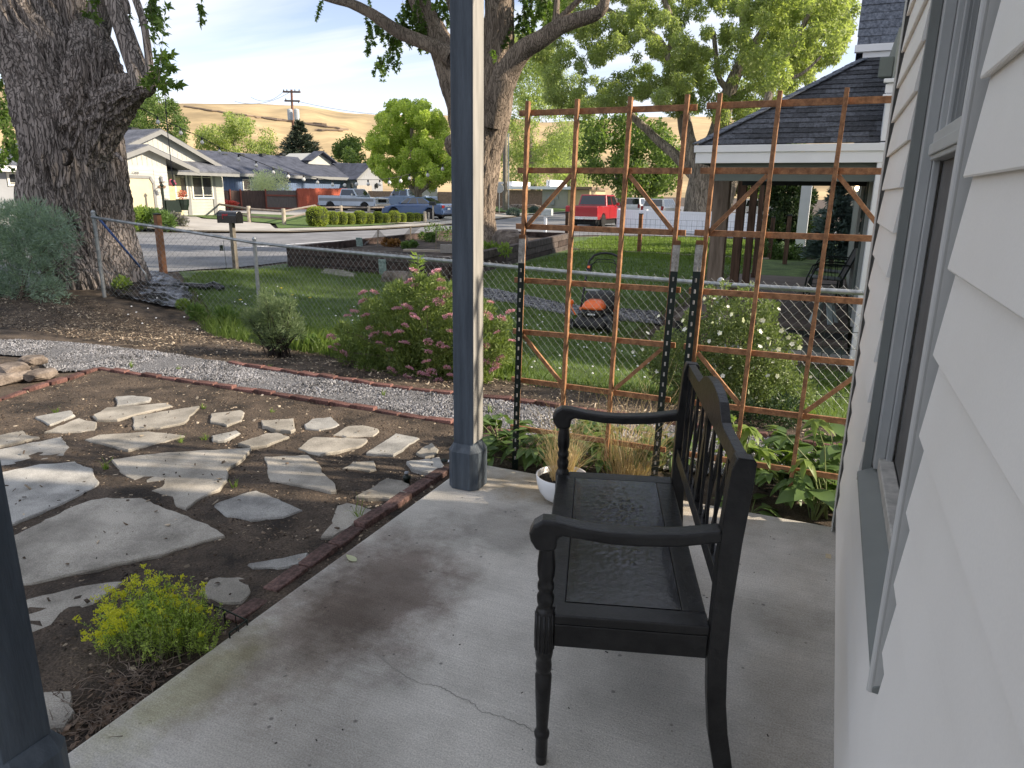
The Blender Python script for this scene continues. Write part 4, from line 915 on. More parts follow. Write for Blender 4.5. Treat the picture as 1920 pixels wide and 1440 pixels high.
shrub_parts(sp, (-3.35, 5.5, -.1), [k[0] for k in cl], 3, n=34, r=.006)
fl_me = []
for k in range(4):
    q = uv3(110); q[:, 2] = np.abs(q[:, 2])*.55; q *= np.array([.034, .034, .028])*(1+.2*rng.normal(size=(110, 1))); v, f = leaf_np(q, .013, .9, q+np.array([0, 0, .02]), fold=.3); o = np_mesh('flower_cluster', v, f, m_pink); fl_me.append(o.data); bpy.data.objects.remove(o)
fpx = [(681, 550), (682, 566), (664, 585), (652, 593), (686, 593), (701, 549), (775, 508), (818, 511), (769, 529), (778, 536), (826, 527), (828, 543), (840, 556), (818, 563), (825, 569), (745, 580), (763, 577), (799, 579), (774, 591), (779, 597), (841, 595), (759, 611), (693, 616), (702, 629), (725, 627), (748, 624), (847, 624), (759, 644), (803, 642), (825, 646), (834, 652), (803, 660), (712, 645), (731, 657), (800, 679), (734, 695), (768, 691), (788, 701), (797, 703), (808, 698), (838, 690), (847, 706), (764, 709), (822, 714), (719, 709), (920, 568), (914, 592), (941, 597), (957, 586), (932, 624), (960, 640), (909, 651), (910, 680), (930, 685), (938, 672), (927, 694), (621, 633), (644, 663), (623, 655), (622, 706), (632, 647)]
for i, (u, v) in enumerate(fpx):
    yy = 5.12+.22*abs(u-790)/170+max(0, (600-v)/100)*.28; p = sA(u, v, yy)
    o = link('flower_cluster', fl_me[i % 4], None, sp, loc=p-origin(sp), rot=(rs.uniform(-.6, .4), rs.uniform(-.5, .5), rs.random()*6)); k = rs.uniform(.7, 1.15); o.scale = (k, k, k)
# tall pale sprig at the top
b = MB(); p0 = sA(787, 535, 5.5); p1 = sA(783, 478, 5.5); b.tube([p0, p1], [.006, .003], 6); b.build('tall_stem', m_stem, sp)
q = np.array([p0.lerp(p1, t) for t in np.linspace(0, 1, 60)]); leaves('tall_leaves', q, .085, m_leafB, sp, .22, uv3(60)*np.array([1, 1, .4])+np.array([0, 0, .35]))

m_fth = leafmat('feathery_leaf', (.065, .105, .055), (.20, .26, .13), .3, .6)
fs_ = thing('feathery_shrub', 'small feathery grey-green shrub on a dark twiggy stem in front of the fence', 'bush', GG(520, 668)); c = GG(520, 668); cl = []
for u, v, r in [(510, 600, .17), (480, 605, .10), (545, 610, .12), (505, 572, .11), (530, 580, .10), (560, 625, .06), (465, 595, .07), (520, 635, .11), (490, 630, .09), (545, 570, .06), (495, 556, .05)]:
    for dy in (-.08, .08): cl.append((tuple(A(u, v, c.y+.05+dy)), r))
pts, d = clump_pts(cl, 9000, .3); leaves('foliage', pts, .050, m_fth, fs_, .10, d+np.array([0, 0, .5])+rng.normal(size=d.shape)*.5)
shrub_parts(fs_, c, [k[0] for k in cl], 5, M('dark_twig', (.020, .014, .012), .9), 70, .006)

m_jun = leafmat('juniper_needle', (.13, .20, .155), (.38, .48, .39), .3, .6)
jn = thing('juniper', 'blue-green juniper spreading in front of the old tree trunk', 'bush', GG(40, 560)); jc = GG(40, 560); cl = []
for u, v, r in [(20, 420, .24), (60, 415, .22), (95, 430, .18), (115, 455, .12), (45, 455, .26), (0, 460, .25), (85, 465, .16), (20, 500, .18), (75, 510, .14), (85, 545, .14), (100, 540, .11), (110, 495, .08), (0, 560, .18), (15, 575, .10), (-40, 430, .3), (-60, 500, .3), (-40, 560, .25), (60, 480, .16), (122, 440, .07), (75, 562, .06), (30, 400, .14), (35, 545, .12), (60, 530, .10), (10, 535, .14), (-20, 530, .2), (5, 490, .2), (45, 510, .12), (132, 412, .06), (142, 448, .05), (128, 520, .05), (120, 560, .06), (5, 392, .08), (70, 388, .07), (100, 402, .07), (118, 420, .06), (60, 585, .05), (20, 600, .06), (130, 478, .05), (90, 575, .05)]:
    for dy in (-.15, .15): cl.append((tuple(A(u, v, 6.55+dy)), r*.95))
pts, d = clump_pts(cl, 30000, .55); pts = pts+d*np.abs(rng.normal(size=(len(d), 1)))*.035; dd = d*.9+np.array([.3, -.1, .35])+rng.normal(size=d.shape)*.35
leaves('foliage', pts, .075, m_jun, jn, .13, dd, fold=.08)
shrub_parts(jn, jc, [k[0] for k in cl], 6, m_twig, 14, .010)

m_rose = leafmat('rose_leaf', (.065, .105, .040), (.24, .30, .12), .3, .45)
rose = thing('white_rose_bush', 'bush of small leaves and white flowers behind the right trellis', 'bush', GG(1380, 745)); cl = []
for u, v, r in [(1390, 560, .10), (1340, 570, .08), (1440, 580, .10), (1300, 600, .10), (1360, 600, .18), (1420, 610, .18), (1250, 640, .14), (1310, 640, .20), (1380, 650, .25), (1440, 650, .2), (1220, 670, .11), (1270, 690, .20), (1340, 700, .25), (1410, 700, .25), (1460, 690, .15), (1380, 740, .25), (1440, 745, .22), (1300, 735, .2), (1240, 700, .12), (1490, 640, .06), (1500, 730, .14), (1420, 780, .2), (1350, 770, .16), (1330, 545, .05), (1360, 535, .04), (1408, 540, .04)]:
    for dy in (-.15, .2): cl.append((tuple(A(u, v, 5.75+dy)), r*.85))
pts, d = clump_pts(cl, 26000, .4); pts[:, 2] = np.maximum(pts[:, 2], -.18); leaves('foliage', pts, .026, m_rose, rose, .55, d+rng.normal(size=d.shape)*.7+np.array([0, 0, .3]))
shrub_parts(rose, GG(1370, 745), [k[0] for k in cl], 9, m_twig, 40, .006)
wf = []
m_pet = leafmat('white_petal', (.70, .70, .64), (.86, .86, .82), .25, .6)
for k in range(3):
    a = np.linspace(0, 2*np.pi, 6)[:5]; dirs = np.stack([np.cos(a), np.sin(a), np.full(5, .25)], 1); q = np.zeros((5, 3)); v, f = leaf_np(q, .019, 1.0, dirs, np.tile([0, 0, 1.0], (5, 1)), fold=.1, svar=.1); o = np_mesh('flower', v, f, m_pet); wf.append(o.data); bpy.data.objects.remove(o)
rs = random.Random(12)
fp = [(1235, 593), (1281, 601), (1284, 618), (1253, 615), (1214, 625), (1240, 640), (1215, 680), (1195, 640), (1340, 560), (1338, 545), (1365, 575), (1372, 590), (1321, 560), (1330, 640), (1290, 700), (1320, 720), (1430, 600), (1425, 622), (1440, 634), (1445, 645), (1465, 620), (1478, 617), (1478, 632), (1460, 655), (1485, 645), (1410, 590), (1395, 600), (1440, 705), (1412, 690), (1405, 735), (1418, 745), (1425, 650), (1370, 690), (1355, 705), (1458, 705), (1450, 680), (1187, 660), (1205, 655), (1300, 660), (1350, 625), (1390, 655), (1232, 697), (1345, 740), (1520, 706), (1460, 580), (1500, 652)]
for i, (u, v) in enumerate(fp):
    p = A(u, v, 5.42+rs.uniform(-.05, .1)); o = link('flower', wf[i % 3], None, rose, loc=p-origin(rose), rot=(R(60)+rs.gauss(0, .5), rs.gauss(0, .5), rs.gauss(0, .6))); k = rs.uniform(.7, 1.3); o.scale = (k, k, k)
ivy = thing('dark_hedge', 'dark green low bush under the white roses, right of the bench back', 'bush', GG(1430, 800)); cl = [(tuple(A(u, v, 5.2+dy)), r) for u, v, r in [(1400, 790, .16), (1440, 800, .16), (1470, 775, .14), (1380, 770, .12)] for dy in (0, .3)]
pts, d = clump_pts(cl, 5000, .5); pts[:, 2] = np.maximum(pts[:, 2], -.12); leaves('foliage', pts, .028, leafmat('dark_leaf', (.015, .035, .016), (.06, .10, .045), .2, .5), ivy, .4, d+rng.normal(size=d.shape)*.6)
# leafy weeds along the fence foot
for i, (u, v, s, lb) in enumerate([(370, 600, .22, 'leafy weed at the fence foot left of the feathery shrub'), (425, 610, .26, 'broad weed clump beside the feathery shrub'), (230, 545, .22, 'yellow-green sapling in front of the plastic sheet'), (345, 582, .14, 'weed at the corner of the plastic sheet'), (580, 660, .18, 'weed clump between the feathery shrub and the pink bush'), (252, 508, .15, 'small green sprout at the tree foot')]):
    p = GG(u, v); t = thing('fence_weed', lb, 'weed', p, 0, 'weeds along the fence')
    pts, d = clump_pts([((p.x, p.y, p.z+s*.45), (s*.6, s*.5, s*.5))], 420, .1); leaves('foliage', pts, .05, m_leafB if i in (2, 3) else m_leafA, t, .5, d+np.array([0, 0, .5])); shrub_parts(t, p, [tuple(x) for x in pts[:12]], i, m_stem, 8, .003)

# ------------------------------------------------------------------ raised bed of railway timbers
m_tim = M('railway_timber', (.030, .020, .017), .9, .3, 6, col2=(.085, .058, .05), bump=1.0, bscale=14, fine=.3, fscale=50, stretch=(1, 1, 1))
m_tim2 = M('railway_timber_pale', (.070, .054, .048), .9, .25, 6, col2=(.13, .105, .095), bump=1.0, bscale=14, fine=.3, fscale=50)
FL = Vector((-11.3, 12.95, 0)); FR = Vector((-6.85, 12.45, 0)); BR = Vector((-7.9, 22.4, 0)); BL = Vector((-12.0, 22.2, 0))
rb = thing('raised_bed', 'raised vegetable bed walled with dark railway timbers beside the street', 'planter bed', (-9.5, 17.5, -.25))
rs = random.Random(14); zt = .27
for (a, c), nt_ in (((FL, FR), 2), ((FR, BR), 4), ((BL, BR), 2), ((FL, BL), 4)):
    for row in range(3):
        z = zt-.09-row*.178; L = (c-a).length; d = (c-a)/L; off = .0 if row % 2 == 0 else .5; k = 0.0; cuts = sorted({0.0, 1.0}|{min(.95, max(.05, (i+off*.6)/nt_)) for i in range(1, nt_)})
        for s, e in zip(cuts, cuts[1:]):
            j = Vector((-d.y, d.x, 0))*rs.uniform(-.012, .012); b = MB(); b.bar(a+d*(L*s+.006)+j+Vector((0, 0, z)), a+d*(L*e-.006)+j+Vector((0, 0, z+rs.uniform(-.006, .006))), .17, .168); b.build('timber', m_tim2 if rs.random() < .28 or (a == FR and row == 0) else m_tim, rb, bevel=.010)
ins = [FL+Vector((.1, .1, 0)), FR+Vector((-.1, .1, 0)), BR+Vector((-.1, -.1, 0)), BL+Vector((.1, -.1, 0))]
b = MB(); vs = []; n1 = 24
for j in range(n1+1):
    for i in range(n1+1):
        p = (ins[0].lerp(ins[1], i/n1)).lerp(ins[3].lerp(ins[2], i/n1), j/n1); vs.append((p.x, p.y, .10+.05*noise.noise(p*1.5)))
b.add(vs, [(j*(n1+1)+i, j*(n1+1)+i+1, (j+1)*(n1+1)+i+1, (j+1)*(n1+1)+i) for j in range(n1) for i in range(n1)]); b.build('bed_earth', M('bed_earth_mat', (.05, .038, .03), .95, .4, 3, col2=(.13, .10, .08), bump=1.5, bscale=20), rb, smooth=True)
m_net = bpy.data.materials.new('net'); m_net.use_nodes = True; n_ = m_net.node_tree.nodes; tr = n_.new('ShaderNodeBsdfTransparent'); mi = n_.new('ShaderNodeMixShader'); mi.inputs[0].default_value = .45; n_['Principled BSDF'].inputs['Base Color'].default_value = (.06, .055, .05, 1); m_net.node_tree.links.new(tr.outputs[0], mi.inputs[1]); m_net.node_tree.links.new(n_['Principled BSDF'].outputs[0], mi.inputs[2]); m_net.node_tree.links.new(mi.outputs[0], n_['Material Output'].inputs[0])
st = [(G(708, 463, .12), A(709, 429, G(708, 463, .12).y)), (G(769, 457, .12), A(770, 424, G(769, 457, .12).y)), (G(817, 468, .12), A(818, 433, G(817, 468, .12).y))]
m_stk = M('garden_stake', (.24, .20, .15), .8, .2, 10)
for i, (p, q) in enumerate(st):
    b = MB(); b.tube([p-Vector((0, 0, .05)), q], .016, 6); tag(b.build('garden_stake', m_stk), ['leftmost wooden net stake standing in the raised bed', 'middle wooden net stake in the raised bed, nearest the street', 'rightmost net stake in the raised bed beside the cinder block'][i], 'stake', 'stakes holding the net')
b = MB(); vs = []; nn = 28
line = [G(695, 452, .2)+Vector((-.5, -.6, 0)), st[0][1], st[1][1], A(822, 410, 25.0)]
line2 = [p-Vector((.1, .1, .0)) for p in line]
cols = []
for a, c in zip(line[:-1], line[1:]):
    for i in range(nn):
        t = i/nn; p = a.lerp(c, t); sag = .55*4*t*(1-t)*(.5 if c == line[-1] else 1); top = Vector((p.x, p.y, p.z-sag*.55)); bot = Vector((p.x-.15, p.y+.1, min(top.z-.02, .24+(.0 if c != line[-1] else .5*t)))); cols.append((top, bot))
vs = [x for k in cols for x in k]; b.add(vs, [(2*i, 2*i+1, 2*i+3, 2*i+2) for i in range(len(cols)-1)]); tag(b.build('garden_net', m_net, smooth=True), 'thin dark bird net draped over stakes in the raised bed', 'net')
p = G(842, 474, .13); b = MB(); b.b2((-.2, -.1, 0), (.2, -.07, .19)); b.b2((-.2, .07, 0), (.2, .1, .19)); b.b2((-.2, -.0695, 0), (-.17, .0695, .19)); b.b2((.17, -.0695, 0), (.2, .0695, .19)); b.b2((-.02, -.0695, 0), (.02, .0695, .19))
o = b.build('cinder_block', M('cinder', (.33, .31, .28), .9, .12, 30), bevel=.006); o.location = p; o.rotation_euler = (0, 0, .5); tag(o, 'grey cinder block standing in the raised bed near the tree', 'block')
for i, (u, v, r, lb) in enumerate([(745, 524, (.30, .22, .17), 'rounded brown boulder in front of the raised bed wall'), (652, 516, (.01, .01, .01), None), (953, 452, (.42, .35, .32), 'left pale boulder beside the forked tree'), (968, 454, (.3, .3, .25), 'right pale boulder beside the forked tree')]):
    if lb: p = GG(u, v, .05) if i == 0 else G(u, v, .25); rock('boulder', p, r, m_rock, lb, 'boulder', seed=i*2.1+5)
for i, (pl_, lb) in enumerate([([(602, 512), (612, 503), (640, 507), (666, 514), (662, 520), (630, 517)], 'long flat paving slab lying before the raised bed')]):
    P = [GG(u, v, .03) for u, v in pl_]; b = MB(); b.prism([(q.x, q.y, g(q.x, q.y)-.01) for q in P], (0, 0, .06)); tag(b.build('paving_slab', m_stone, bevel=.01), lb, 'paving slab')
for i, (u, v, w, h_, lb) in enumerate([(718, 517, .16, .34, 'teal painted weathered board leaning on the raised bed'), (674, 462, .16, .22, 'small teal panel at the back wall of the raised bed')]):
    p = GG(u, v) if i == 0 else G(u, v, .15); b = MB(); b.box(p+Vector((0, 0, h_/2)), (w, .03, h_), .3, .15); tag(b.build('teal_board', M('teal_wood', (.22, .32, .30), .8, .3, 20, col2=(.35, .45, .42)), bevel=.004), lb, 'board')
for i, (u, v, w, lb) in enumerate([(800, 470, 1.1, 'bright plank lying across the soil of the raised bed'), (835, 483, .9, 'second pale plank lying in the raised bed')]):
    p = G(u, v, .16); b = MB(); b.box(p, (w, .16, .05), .3+i*.1); tag(b.build('plank', M('pale_plank', (.42, .36, .29), .8, .15, 10), bevel=.004), lb, 'plank')
rs = random.Random(31)
for i, (u, v, s, lb) in enumerate([(730, 462, .18, 'orange-leaved plant row behind the first stake'), (860, 450, .5, 'leafy green plants by the cinder block'), (800, 452, .25, 'dark twiggy plant near the middle stake'), (912, 476, .3, 'bright green plant at the base of the forked tree'), (760, 463, .15, 'young seedlings in the middle of the raised bed')]):
    p = G(u, v, .12); t = thing('bed_plant', lb, 'plant', p, 0, 'plants in the raised bed'); mt = leafmat('orange_leaf', (.22, .10, .04), (.40, .22, .09), .3, .5) if i == 0 else (m_leafB if i in (3,) else m_leafA)
    pts, d = clump_pts([((p.x+rs.gauss(0, s), p.y+rs.gauss(0, s), p.z+s*.4), s*.45) for k in range(4)], 700, .2); pts[:, 2] = np.maximum(pts[:, 2], .12); leaves('foliage', pts, .07, mt, t, .5, d+np.array([0, 0, .4]))

# ------------------------------------------------------------------ lawn mower
mp_ = GG(1113, 617); mw = thing('lawn_mower', 'orange and black electric lawn mower parked on the grass behind the fence', 'lawn mower', (mp_.x, mp_.y, mp_.z), math.atan2(-1, .10))
kw = dict(parent=mw, local=True)    # x forward, y left
m_blk = M('black_plastic_body', (.016, .016, .018), .5, .2, 10); m_org = M('orange_plastic', (.88, .16, .03), .35, .04, 5, coat=.3); m_gry = M('grey_fabric', (.05, .052, .055), .8, .2, 14)
def loft(rings): 
    b = MB(); n = len(rings[0]); vs = [p for r in rings for p in r]; fs = [tuple(range(n-1, -1, -1)), tuple((len(rings)-1)*n+k for k in range(n))]
    for j in range(len(rings)-1):
        for i in range(n): fs.append((j*n+i, j*n+(i+1) % n, (j+1)*n+(i+1) % n, (j+1)*n+i))
    b.add(vs, fs); return b
def rrect(cx, cy, lx, ly, z, c=.3, n=5):
    pts = []; r = min(lx, ly)*c
    for qx, qy, a0 in ((1, 1, 0), (-1, 1, 90), (-1, -1, 180), (1, -1, 270)):
        for k in range(n): a = R(a0+90*k/(n-1)); pts.append((cx+qx*(lx/2-r)+r*math.cos(a), cy+qy*(ly/2-r)+r*math.sin(a), z))
    return pts
loft([rrect(0, 0, .62, .50, .05), rrect(0, 0, .64, .52, .09), rrect(0, 0, .58, .46, .15), rrect(0, 0, .46, .38, .20)]).build('deck', m_blk, smooth=True, **kw)
for x in (.26, -.26):
    for y in (.265, -.265):
        b = MB(); 
        b.tube([(x, y-.022, .085), (x, y+.022, .085)], .085, 20); o = b.build('wheel', m_blk, bevel=.008, **kw); b = MB(); b.tube([(x, y-.026, .085), (x, y+.026, .085)], .045, 14); b.build('hub', M('grey_plastic', (.25, .26, .28), .5), o, local=True)
loft([rrect(.06, 0, .34, .30, .19), rrect(.06, 0, .33, .29, .28), rrect(.05, 0, .30, .26, .31)]).build('motor_housing', m_blk, smooth=True, **kw)
loft([rrect(.05, 0, .35, .31, .30), rrect(.045, 0, .34, .30, .335), rrect(.03, 0, .27, .24, .385), rrect(.01, 0, .18, .17, .41)]).build('motor_cover', m_org, smooth=True, **kw)
b = MB(); b.box((.178, 0, .345), (.010, .07, .055), 0, 0, -.75); b.build('badge', m_blk, **kw)
b = MB(); b.box((.231, -.03, .24), (.006, .03, .02)); b.box((.231, .01, .24), (.006, .03, .02)); b.box((.231, .045, .24), (.006, .02, .02)); b.build('pale_print', m_white, **kw)
b = MB(); b.box((.10, .05, .395), (.012, .05, .004), 0, 0, .5); b.box((.10, -.02, .395), (.012, .07, .004), 0, 0, .5); b.build('lid_print', m_white, **kw)
loft([rrect(-.42, .0, .34, .40, .12), rrect(-.45, 0, .42, .46, .30), rrect(-.42, 0, .40, .42, .44), rrect(-.38, 0, .26, .34, .48)]).build('grass_bag', m_gry, smooth=True, **kw)
b = MB(); b.box((-.40, -.12, .485), (.10, .20, .02)); b.build('bag_handle', m_galv, bevel=.004, **kw)
hp = [(-.20, .235, .22), (-.32, .235, .45), (-.52, .235, .75), (-.60, .225, .88), (-.66, .17, .955), (-.68, .08, .985), (-.685, 0, .99), (-.68, -.08, .985), (-.66, -.17, .955), (-.60, -.225, .88), (-.52, -.235, .75), (-.32, -.235, .45), (-.20, -.235, .22)]
b = MB(); b.tube(hp, .0165, 10); b.build('handlebar', m_blk, smooth=True, **kw)
b = MB(); b.tube([(-.55, .20, .80), (-.64, .12, .90), (-.66, 0, .905), (-.64, -.12, .90), (-.55, -.20, .80)], .006, 6); b.tube([(-.58, .2, .83), (-.60, .1, .87), (-.60, -.1, .87), (-.58, -.2, .83)], .005, 6); b.build('bail_lever', m_blk, smooth=True, **kw)
for y in (.21, -.21):
    b = MB(); b.box((-.535, y, .775), (.07, .07, .12), 0, 0, -.5); b.build('switch_box', m_blk, bevel=.012, **kw)
    b = MB(); b.box((-.495, y, .80), (.012, .035, .035), 0, 0, -.5); b.build('switch', m_org if y < 0 else m_white, **kw)
    b = MB(); b.tube([(-.40, y*1.15-.01, .585), (-.40, y*1.15+.02, .585)], .024, 8); b.tube([(-.205, y*1.17-.012, .24), (-.205, y*1.17+.022, .24)], .024, 8); b.build('knob', m_org, **kw)
b = MB(); b.tube([(.1, -.24, .2), (.10, -.30, .30), (.10, -.30, .35)], .012, 8); b.lathe([(.01, 0), (.026, .01), (.028, .05), (.012, .07)], (.10, -.30, .34), 10); b.build('height_lever', m_org, **kw)

# ------------------------------------------------------------------ mailbox
mb = GG(443, 505); t = thing('mailbox', 'black curbside mailbox with a red flag on a wooden post', 'mailbox', mb)
def archbox(x0, x1, y0, y1, z0, h, rad, o):
    pts = [(o[0]+x0, o[1]+y0, o[2]+z0), (o[0]+x0, o[1]+y1, o[2]+z0)]
    for k in range(13):
        a = math.pi*k/12; pts.append((o[0]+x0, o[1]+(y0+y1)/2+math.cos(a)*(y1-y0)/2, o[2]+z0+h+math.sin(a)*rad))
    b = MB(); b.prism(pts, (x1-x0, 0, 0)); return b
zb = A(430, 418, mb.y).z-mb.z
archbox(-.30, .22, -.10, .10, zb, .15, .10, mb).build('box', m_tgreen if False else M('gloss_black', (.008, .008, .009), .2, .2, 8, spec=.6), t, bevel=.004)
archbox(-.318, -.302, -.104, .104, zb-.004, .152, .104, mb).build('door', M('gloss_black', (.008, .008, .009), .2), t)
b = MB(); b.b2((mb.x-.17, mb.y-.106, mb.z+zb+.08), (mb.x-.15, mb.y-.102, mb.z+zb+.19)); b.b2((mb.x-.15, mb.y-.106, mb.z+zb+.15), (mb.x-.02, mb.y-.102, mb.z+zb+.19)); b.build('flag', M('flag_red', (.45, .02, .03), .4), t)
b = MB(); b.b2((mb.x-.055, mb.y-.045, mb.z-.1), (mb.x+.035, mb.y+.045, mb.z+zb-.004)); b.build('post', M('grey_post', (.17, .15, .12), .85, .25, 8, col2=(.26, .23, .19)), t, bevel=.004)
# lantern on a thin hook
lp = GG(425, 505); t = thing('hanging_lantern', 'small dark lantern hanging from a thin hook beside the mailbox post', 'lantern', lp); top = A(419, 452, lp.y); la = A(415, 463, lp.y)
b = MB(); b.tube([lp, lp.lerp(top, .9), top, la.lerp(top, .8)+Vector((0, 0, .02))], .005, 6); b.build('hook', m_tgreen, t)
b = MB(); b.lathe([(.015, .045), (.05, .02), (.035, .015), (.035, -.06), (.05, -.065), (.04, -.08)], la, 10); b.build('lantern_body', m_tgreen, t)
# ------------------------------------------------------------------ trees
def barkmat(name, c1, c2, dist=.02, scale=1.0):
    mt = bpy.data.materials.new(name); mt.use_nodes = True; t = mt.node_tree; n = t.nodes; l = t.links; b = n['Principled BSDF']; b.inputs['Roughness'].default_value = .9; b.inputs['Specular IOR Level'].default_value = .2
    at_ = n.new('ShaderNodeAttribute'); at_.attribute_name = 'ridge'; tc = n.new('ShaderNodeTexCoord'); nz = n.new('ShaderNodeTexNoise'); nz.inputs['Scale'].default_value = 20*scale; nz.inputs['Detail'].default_value = 8; nz.inputs['Roughness'].default_value = .7
    mp = n.new('ShaderNodeMapping'); mp.inputs['Scale'].default_value = (1, 1, .16); l.new(tc.outputs['Object'], mp.inputs[0]); l.new(mp.outputs[0], nz.inputs[0])
    ad = n.new('ShaderNodeMath'); ad.operation = 'MULTIPLY_ADD'; ad.inputs[1].default_value = .7; l.new(nz.outputs[0], ad.inputs[0]); l.new(at_.outputs['Fac'], ad.inputs[2])
    cr = n.new('ShaderNodeValToRGB'); e = cr.color_ramp.elements; e[0].position = .50; e[0].color = (*c1, 1); e[1].position = 1.22; e[1].color = (*c2, 1); l.new(ad.outputs[0], cr.inputs[0])
    n2 = n.new('ShaderNodeTexNoise'); n2.inputs['Scale'].default_value = 1.3; l.new(tc.outputs['Object'], n2.inputs[0]); mr = n.new('ShaderNodeMapRange'); mr.inputs[1].default_value = .3; mr.inputs[2].default_value = .7; mr.inputs[3].default_value = .72; mr.inputs[4].default_value = 1.25; l.new(n2.outputs[0], mr.inputs[0])
    sc = n.new('ShaderNodeVectorMath'); sc.operation = 'SCALE'; l.new(cr.outputs[0], sc.inputs[0]); l.new(mr.outputs[0], sc.inputs['Scale']); l.new(sc.outputs[0], b.inputs['Base Color'])
    vo = n.new('ShaderNodeTexVoronoi'); vo.feature = 'DISTANCE_TO_EDGE'; vo.inputs['Scale'].default_value = 21*scale; m2 = n.new('ShaderNodeMapping'); m2.inputs['Scale'].default_value = (1, 1, .035)
    ds = n.new('ShaderNodeMixRGB'); ds.blend_type = 'ADD'; ds.inputs[0].default_value = .16/scale; l.new(tc.outputs['Object'], ds.inputs[1]); n4 = n.new('ShaderNodeTexNoise'); n4.inputs['Scale'].default_value = 4*scale; n4.inputs['Detail'].default_value = 4; l.new(tc.outputs['Object'], n4.inputs[0]); l.new(n4.outputs['Color'], ds.inputs[2]); l.new(ds.outputs[0], m2.inputs[0]); l.new(m2.outputs[0], vo.inputs[0])
    ck = n.new('ShaderNodeMapRange'); ck.inputs[1].default_value = .0; ck.inputs[2].default_value = .14; ck.inputs[3].default_value = .38; ck.inputs[4].default_value = 1.0; l.new(vo.outputs['Distance'], ck.inputs[0])
    s2 = n.new('ShaderNodeVectorMath'); s2.operation = 'SCALE'; l.new(sc.outputs[0], s2.inputs[0]); l.new(ck.outputs[0], s2.inputs['Scale']); l.new(s2.outputs[0], b.inputs['Base Color'])
    hh_ = n.new('ShaderNodeMath'); hh_.operation = 'MULTIPLY_ADD'; hh_.inputs[1].default_value = .5; l.new(nz.outputs[0], hh_.inputs[0]); l.new(ck.outputs[0], hh_.inputs[2])
    bm = n.new('ShaderNodeBump'); bm.inputs['Strength'].default_value = 1.0; bm.inputs['Distance'].default_value = dist*1.4; l.new(hh_.outputs[0], bm.inputs['Height']); l.new(bm.outputs[0], b.inputs['Normal']); return mt
m_bark = barkmat('old_bark', (.045, .037, .033), (.34, .295, .268), .03)
m_bark2 = barkmat('maple_bark', (.040, .031, .025), (.30, .24, .19), .02)
m_bark3 = barkmat('willow_bark', (.05, .042, .033), (.30, .26, .21), .04, .35)
def limb(acc, pts, rad, n=24, step=.12, amp=.10, freq=5.0, seed=0, twist=.0, flare=0.0, stretch=.2):
    """bark-ridged tapering limb appended to acc=(verts, faces, ridge)"""
    V, Fc, RV = acc; P = [Vector(p) for p in pts]; Rr = list(rad)
    # resample with a smooth curve
    q = []; r = []
    for i in range(len(P)-1):
        p0 = P[max(0, i-1)]; p1 = P[i]; p2 = P[i+1]; p3 = P[min(len(P)-1, i+2)]; L = (p2-p1).length; k = max(2, int(L/step))
        for j in range(k):
            t = j/k; q.append(.5*((2*p1)+(p2-p0)*t+(2*p0-5*p1+4*p2-p3)*t*t+(3*p1-p0-3*p2+p3)*t**3)); r.append(Rr[i]*(1-t)+Rr[i+1]*t)
    q.append(P[-1]); r.append(Rr[-1]); ref = None; base = len(V); h = 0.0
    for i, p in enumerate(q):
        d = q[min(i+1, len(q)-1)]-q[max(0, i-1)]; d.normalize()
        if i: h += (q[i]-q[i-1]).length
        if ref is None: ref = Vector((1, 0, 0)) if abs(d.x) < .7 else Vector((0, 1, 0))
        a = ref-d*ref.dot(d); a.normalize(); ref = a; bb = d.cross(a)
        for k in range(n):
            t = 2*math.pi*k/n; tt = t+twist*h; cx, cy = math.cos(tt), math.sin(tt); R0 = r[i]
            s = Vector((cx*R0*freq, cy*R0*freq, h*freq*stretch+seed)); w_ = noise.noise(Vector((cx*2, cy*2, h*1.2+seed)))*.8
            s += Vector((w_*.5, w_*.5, 0)); n1 = 1-2*abs(noise.noise(s)); n2 = 1-2*abs(noise.noise(s*2.3+Vector((7, 3, 1)))); lump = noise.noise(Vector((cx*1.1, cy*1.1, h*1.0+seed*2)))
            rg = .62*n1+.38*n2; k2 = R0*(1+.10*lump)+amp*min(R0, .4)*(rg-.4)
            if flare: k2 *= 1+flare*math.exp(-h/.35)*(.6+.6*max(0, math.sin(tt*3+seed)))
            v = p+(a*math.cos(t)+bb*math.sin(t))*k2; V.append((v.x, v.y, v.z)); RV.append(max(0, min(1, .5+.5*rg)))
    for i in range(len(q)-1):
        for k in range(n): Fc.append((base+i*n+k, base+i*n+(k+1) % n, base+(i+1)*n+(k+1) % n, base+(i+1)*n+k))
def finish_limbs(acc, name, mat, parent):
    o = np_mesh(name, acc[0], acc[1], mat, parent, smooth=True); me = o.data
    at_ = me.attributes.new('ridge', 'FLOAT', 'POINT'); at_.data.foreach_set('value', np.array(acc[2], dtype=np.float32)); return o
def pxl(l, y): # list of (u,v,rpx[,dy])
    P = []; rr = []
    for k in l:
        p = A(k[0], k[1], y+(k[3] if len(k) > 3 else 0)); P.append(p); rr.append(k[2]/ppm(p))
    return P, rr
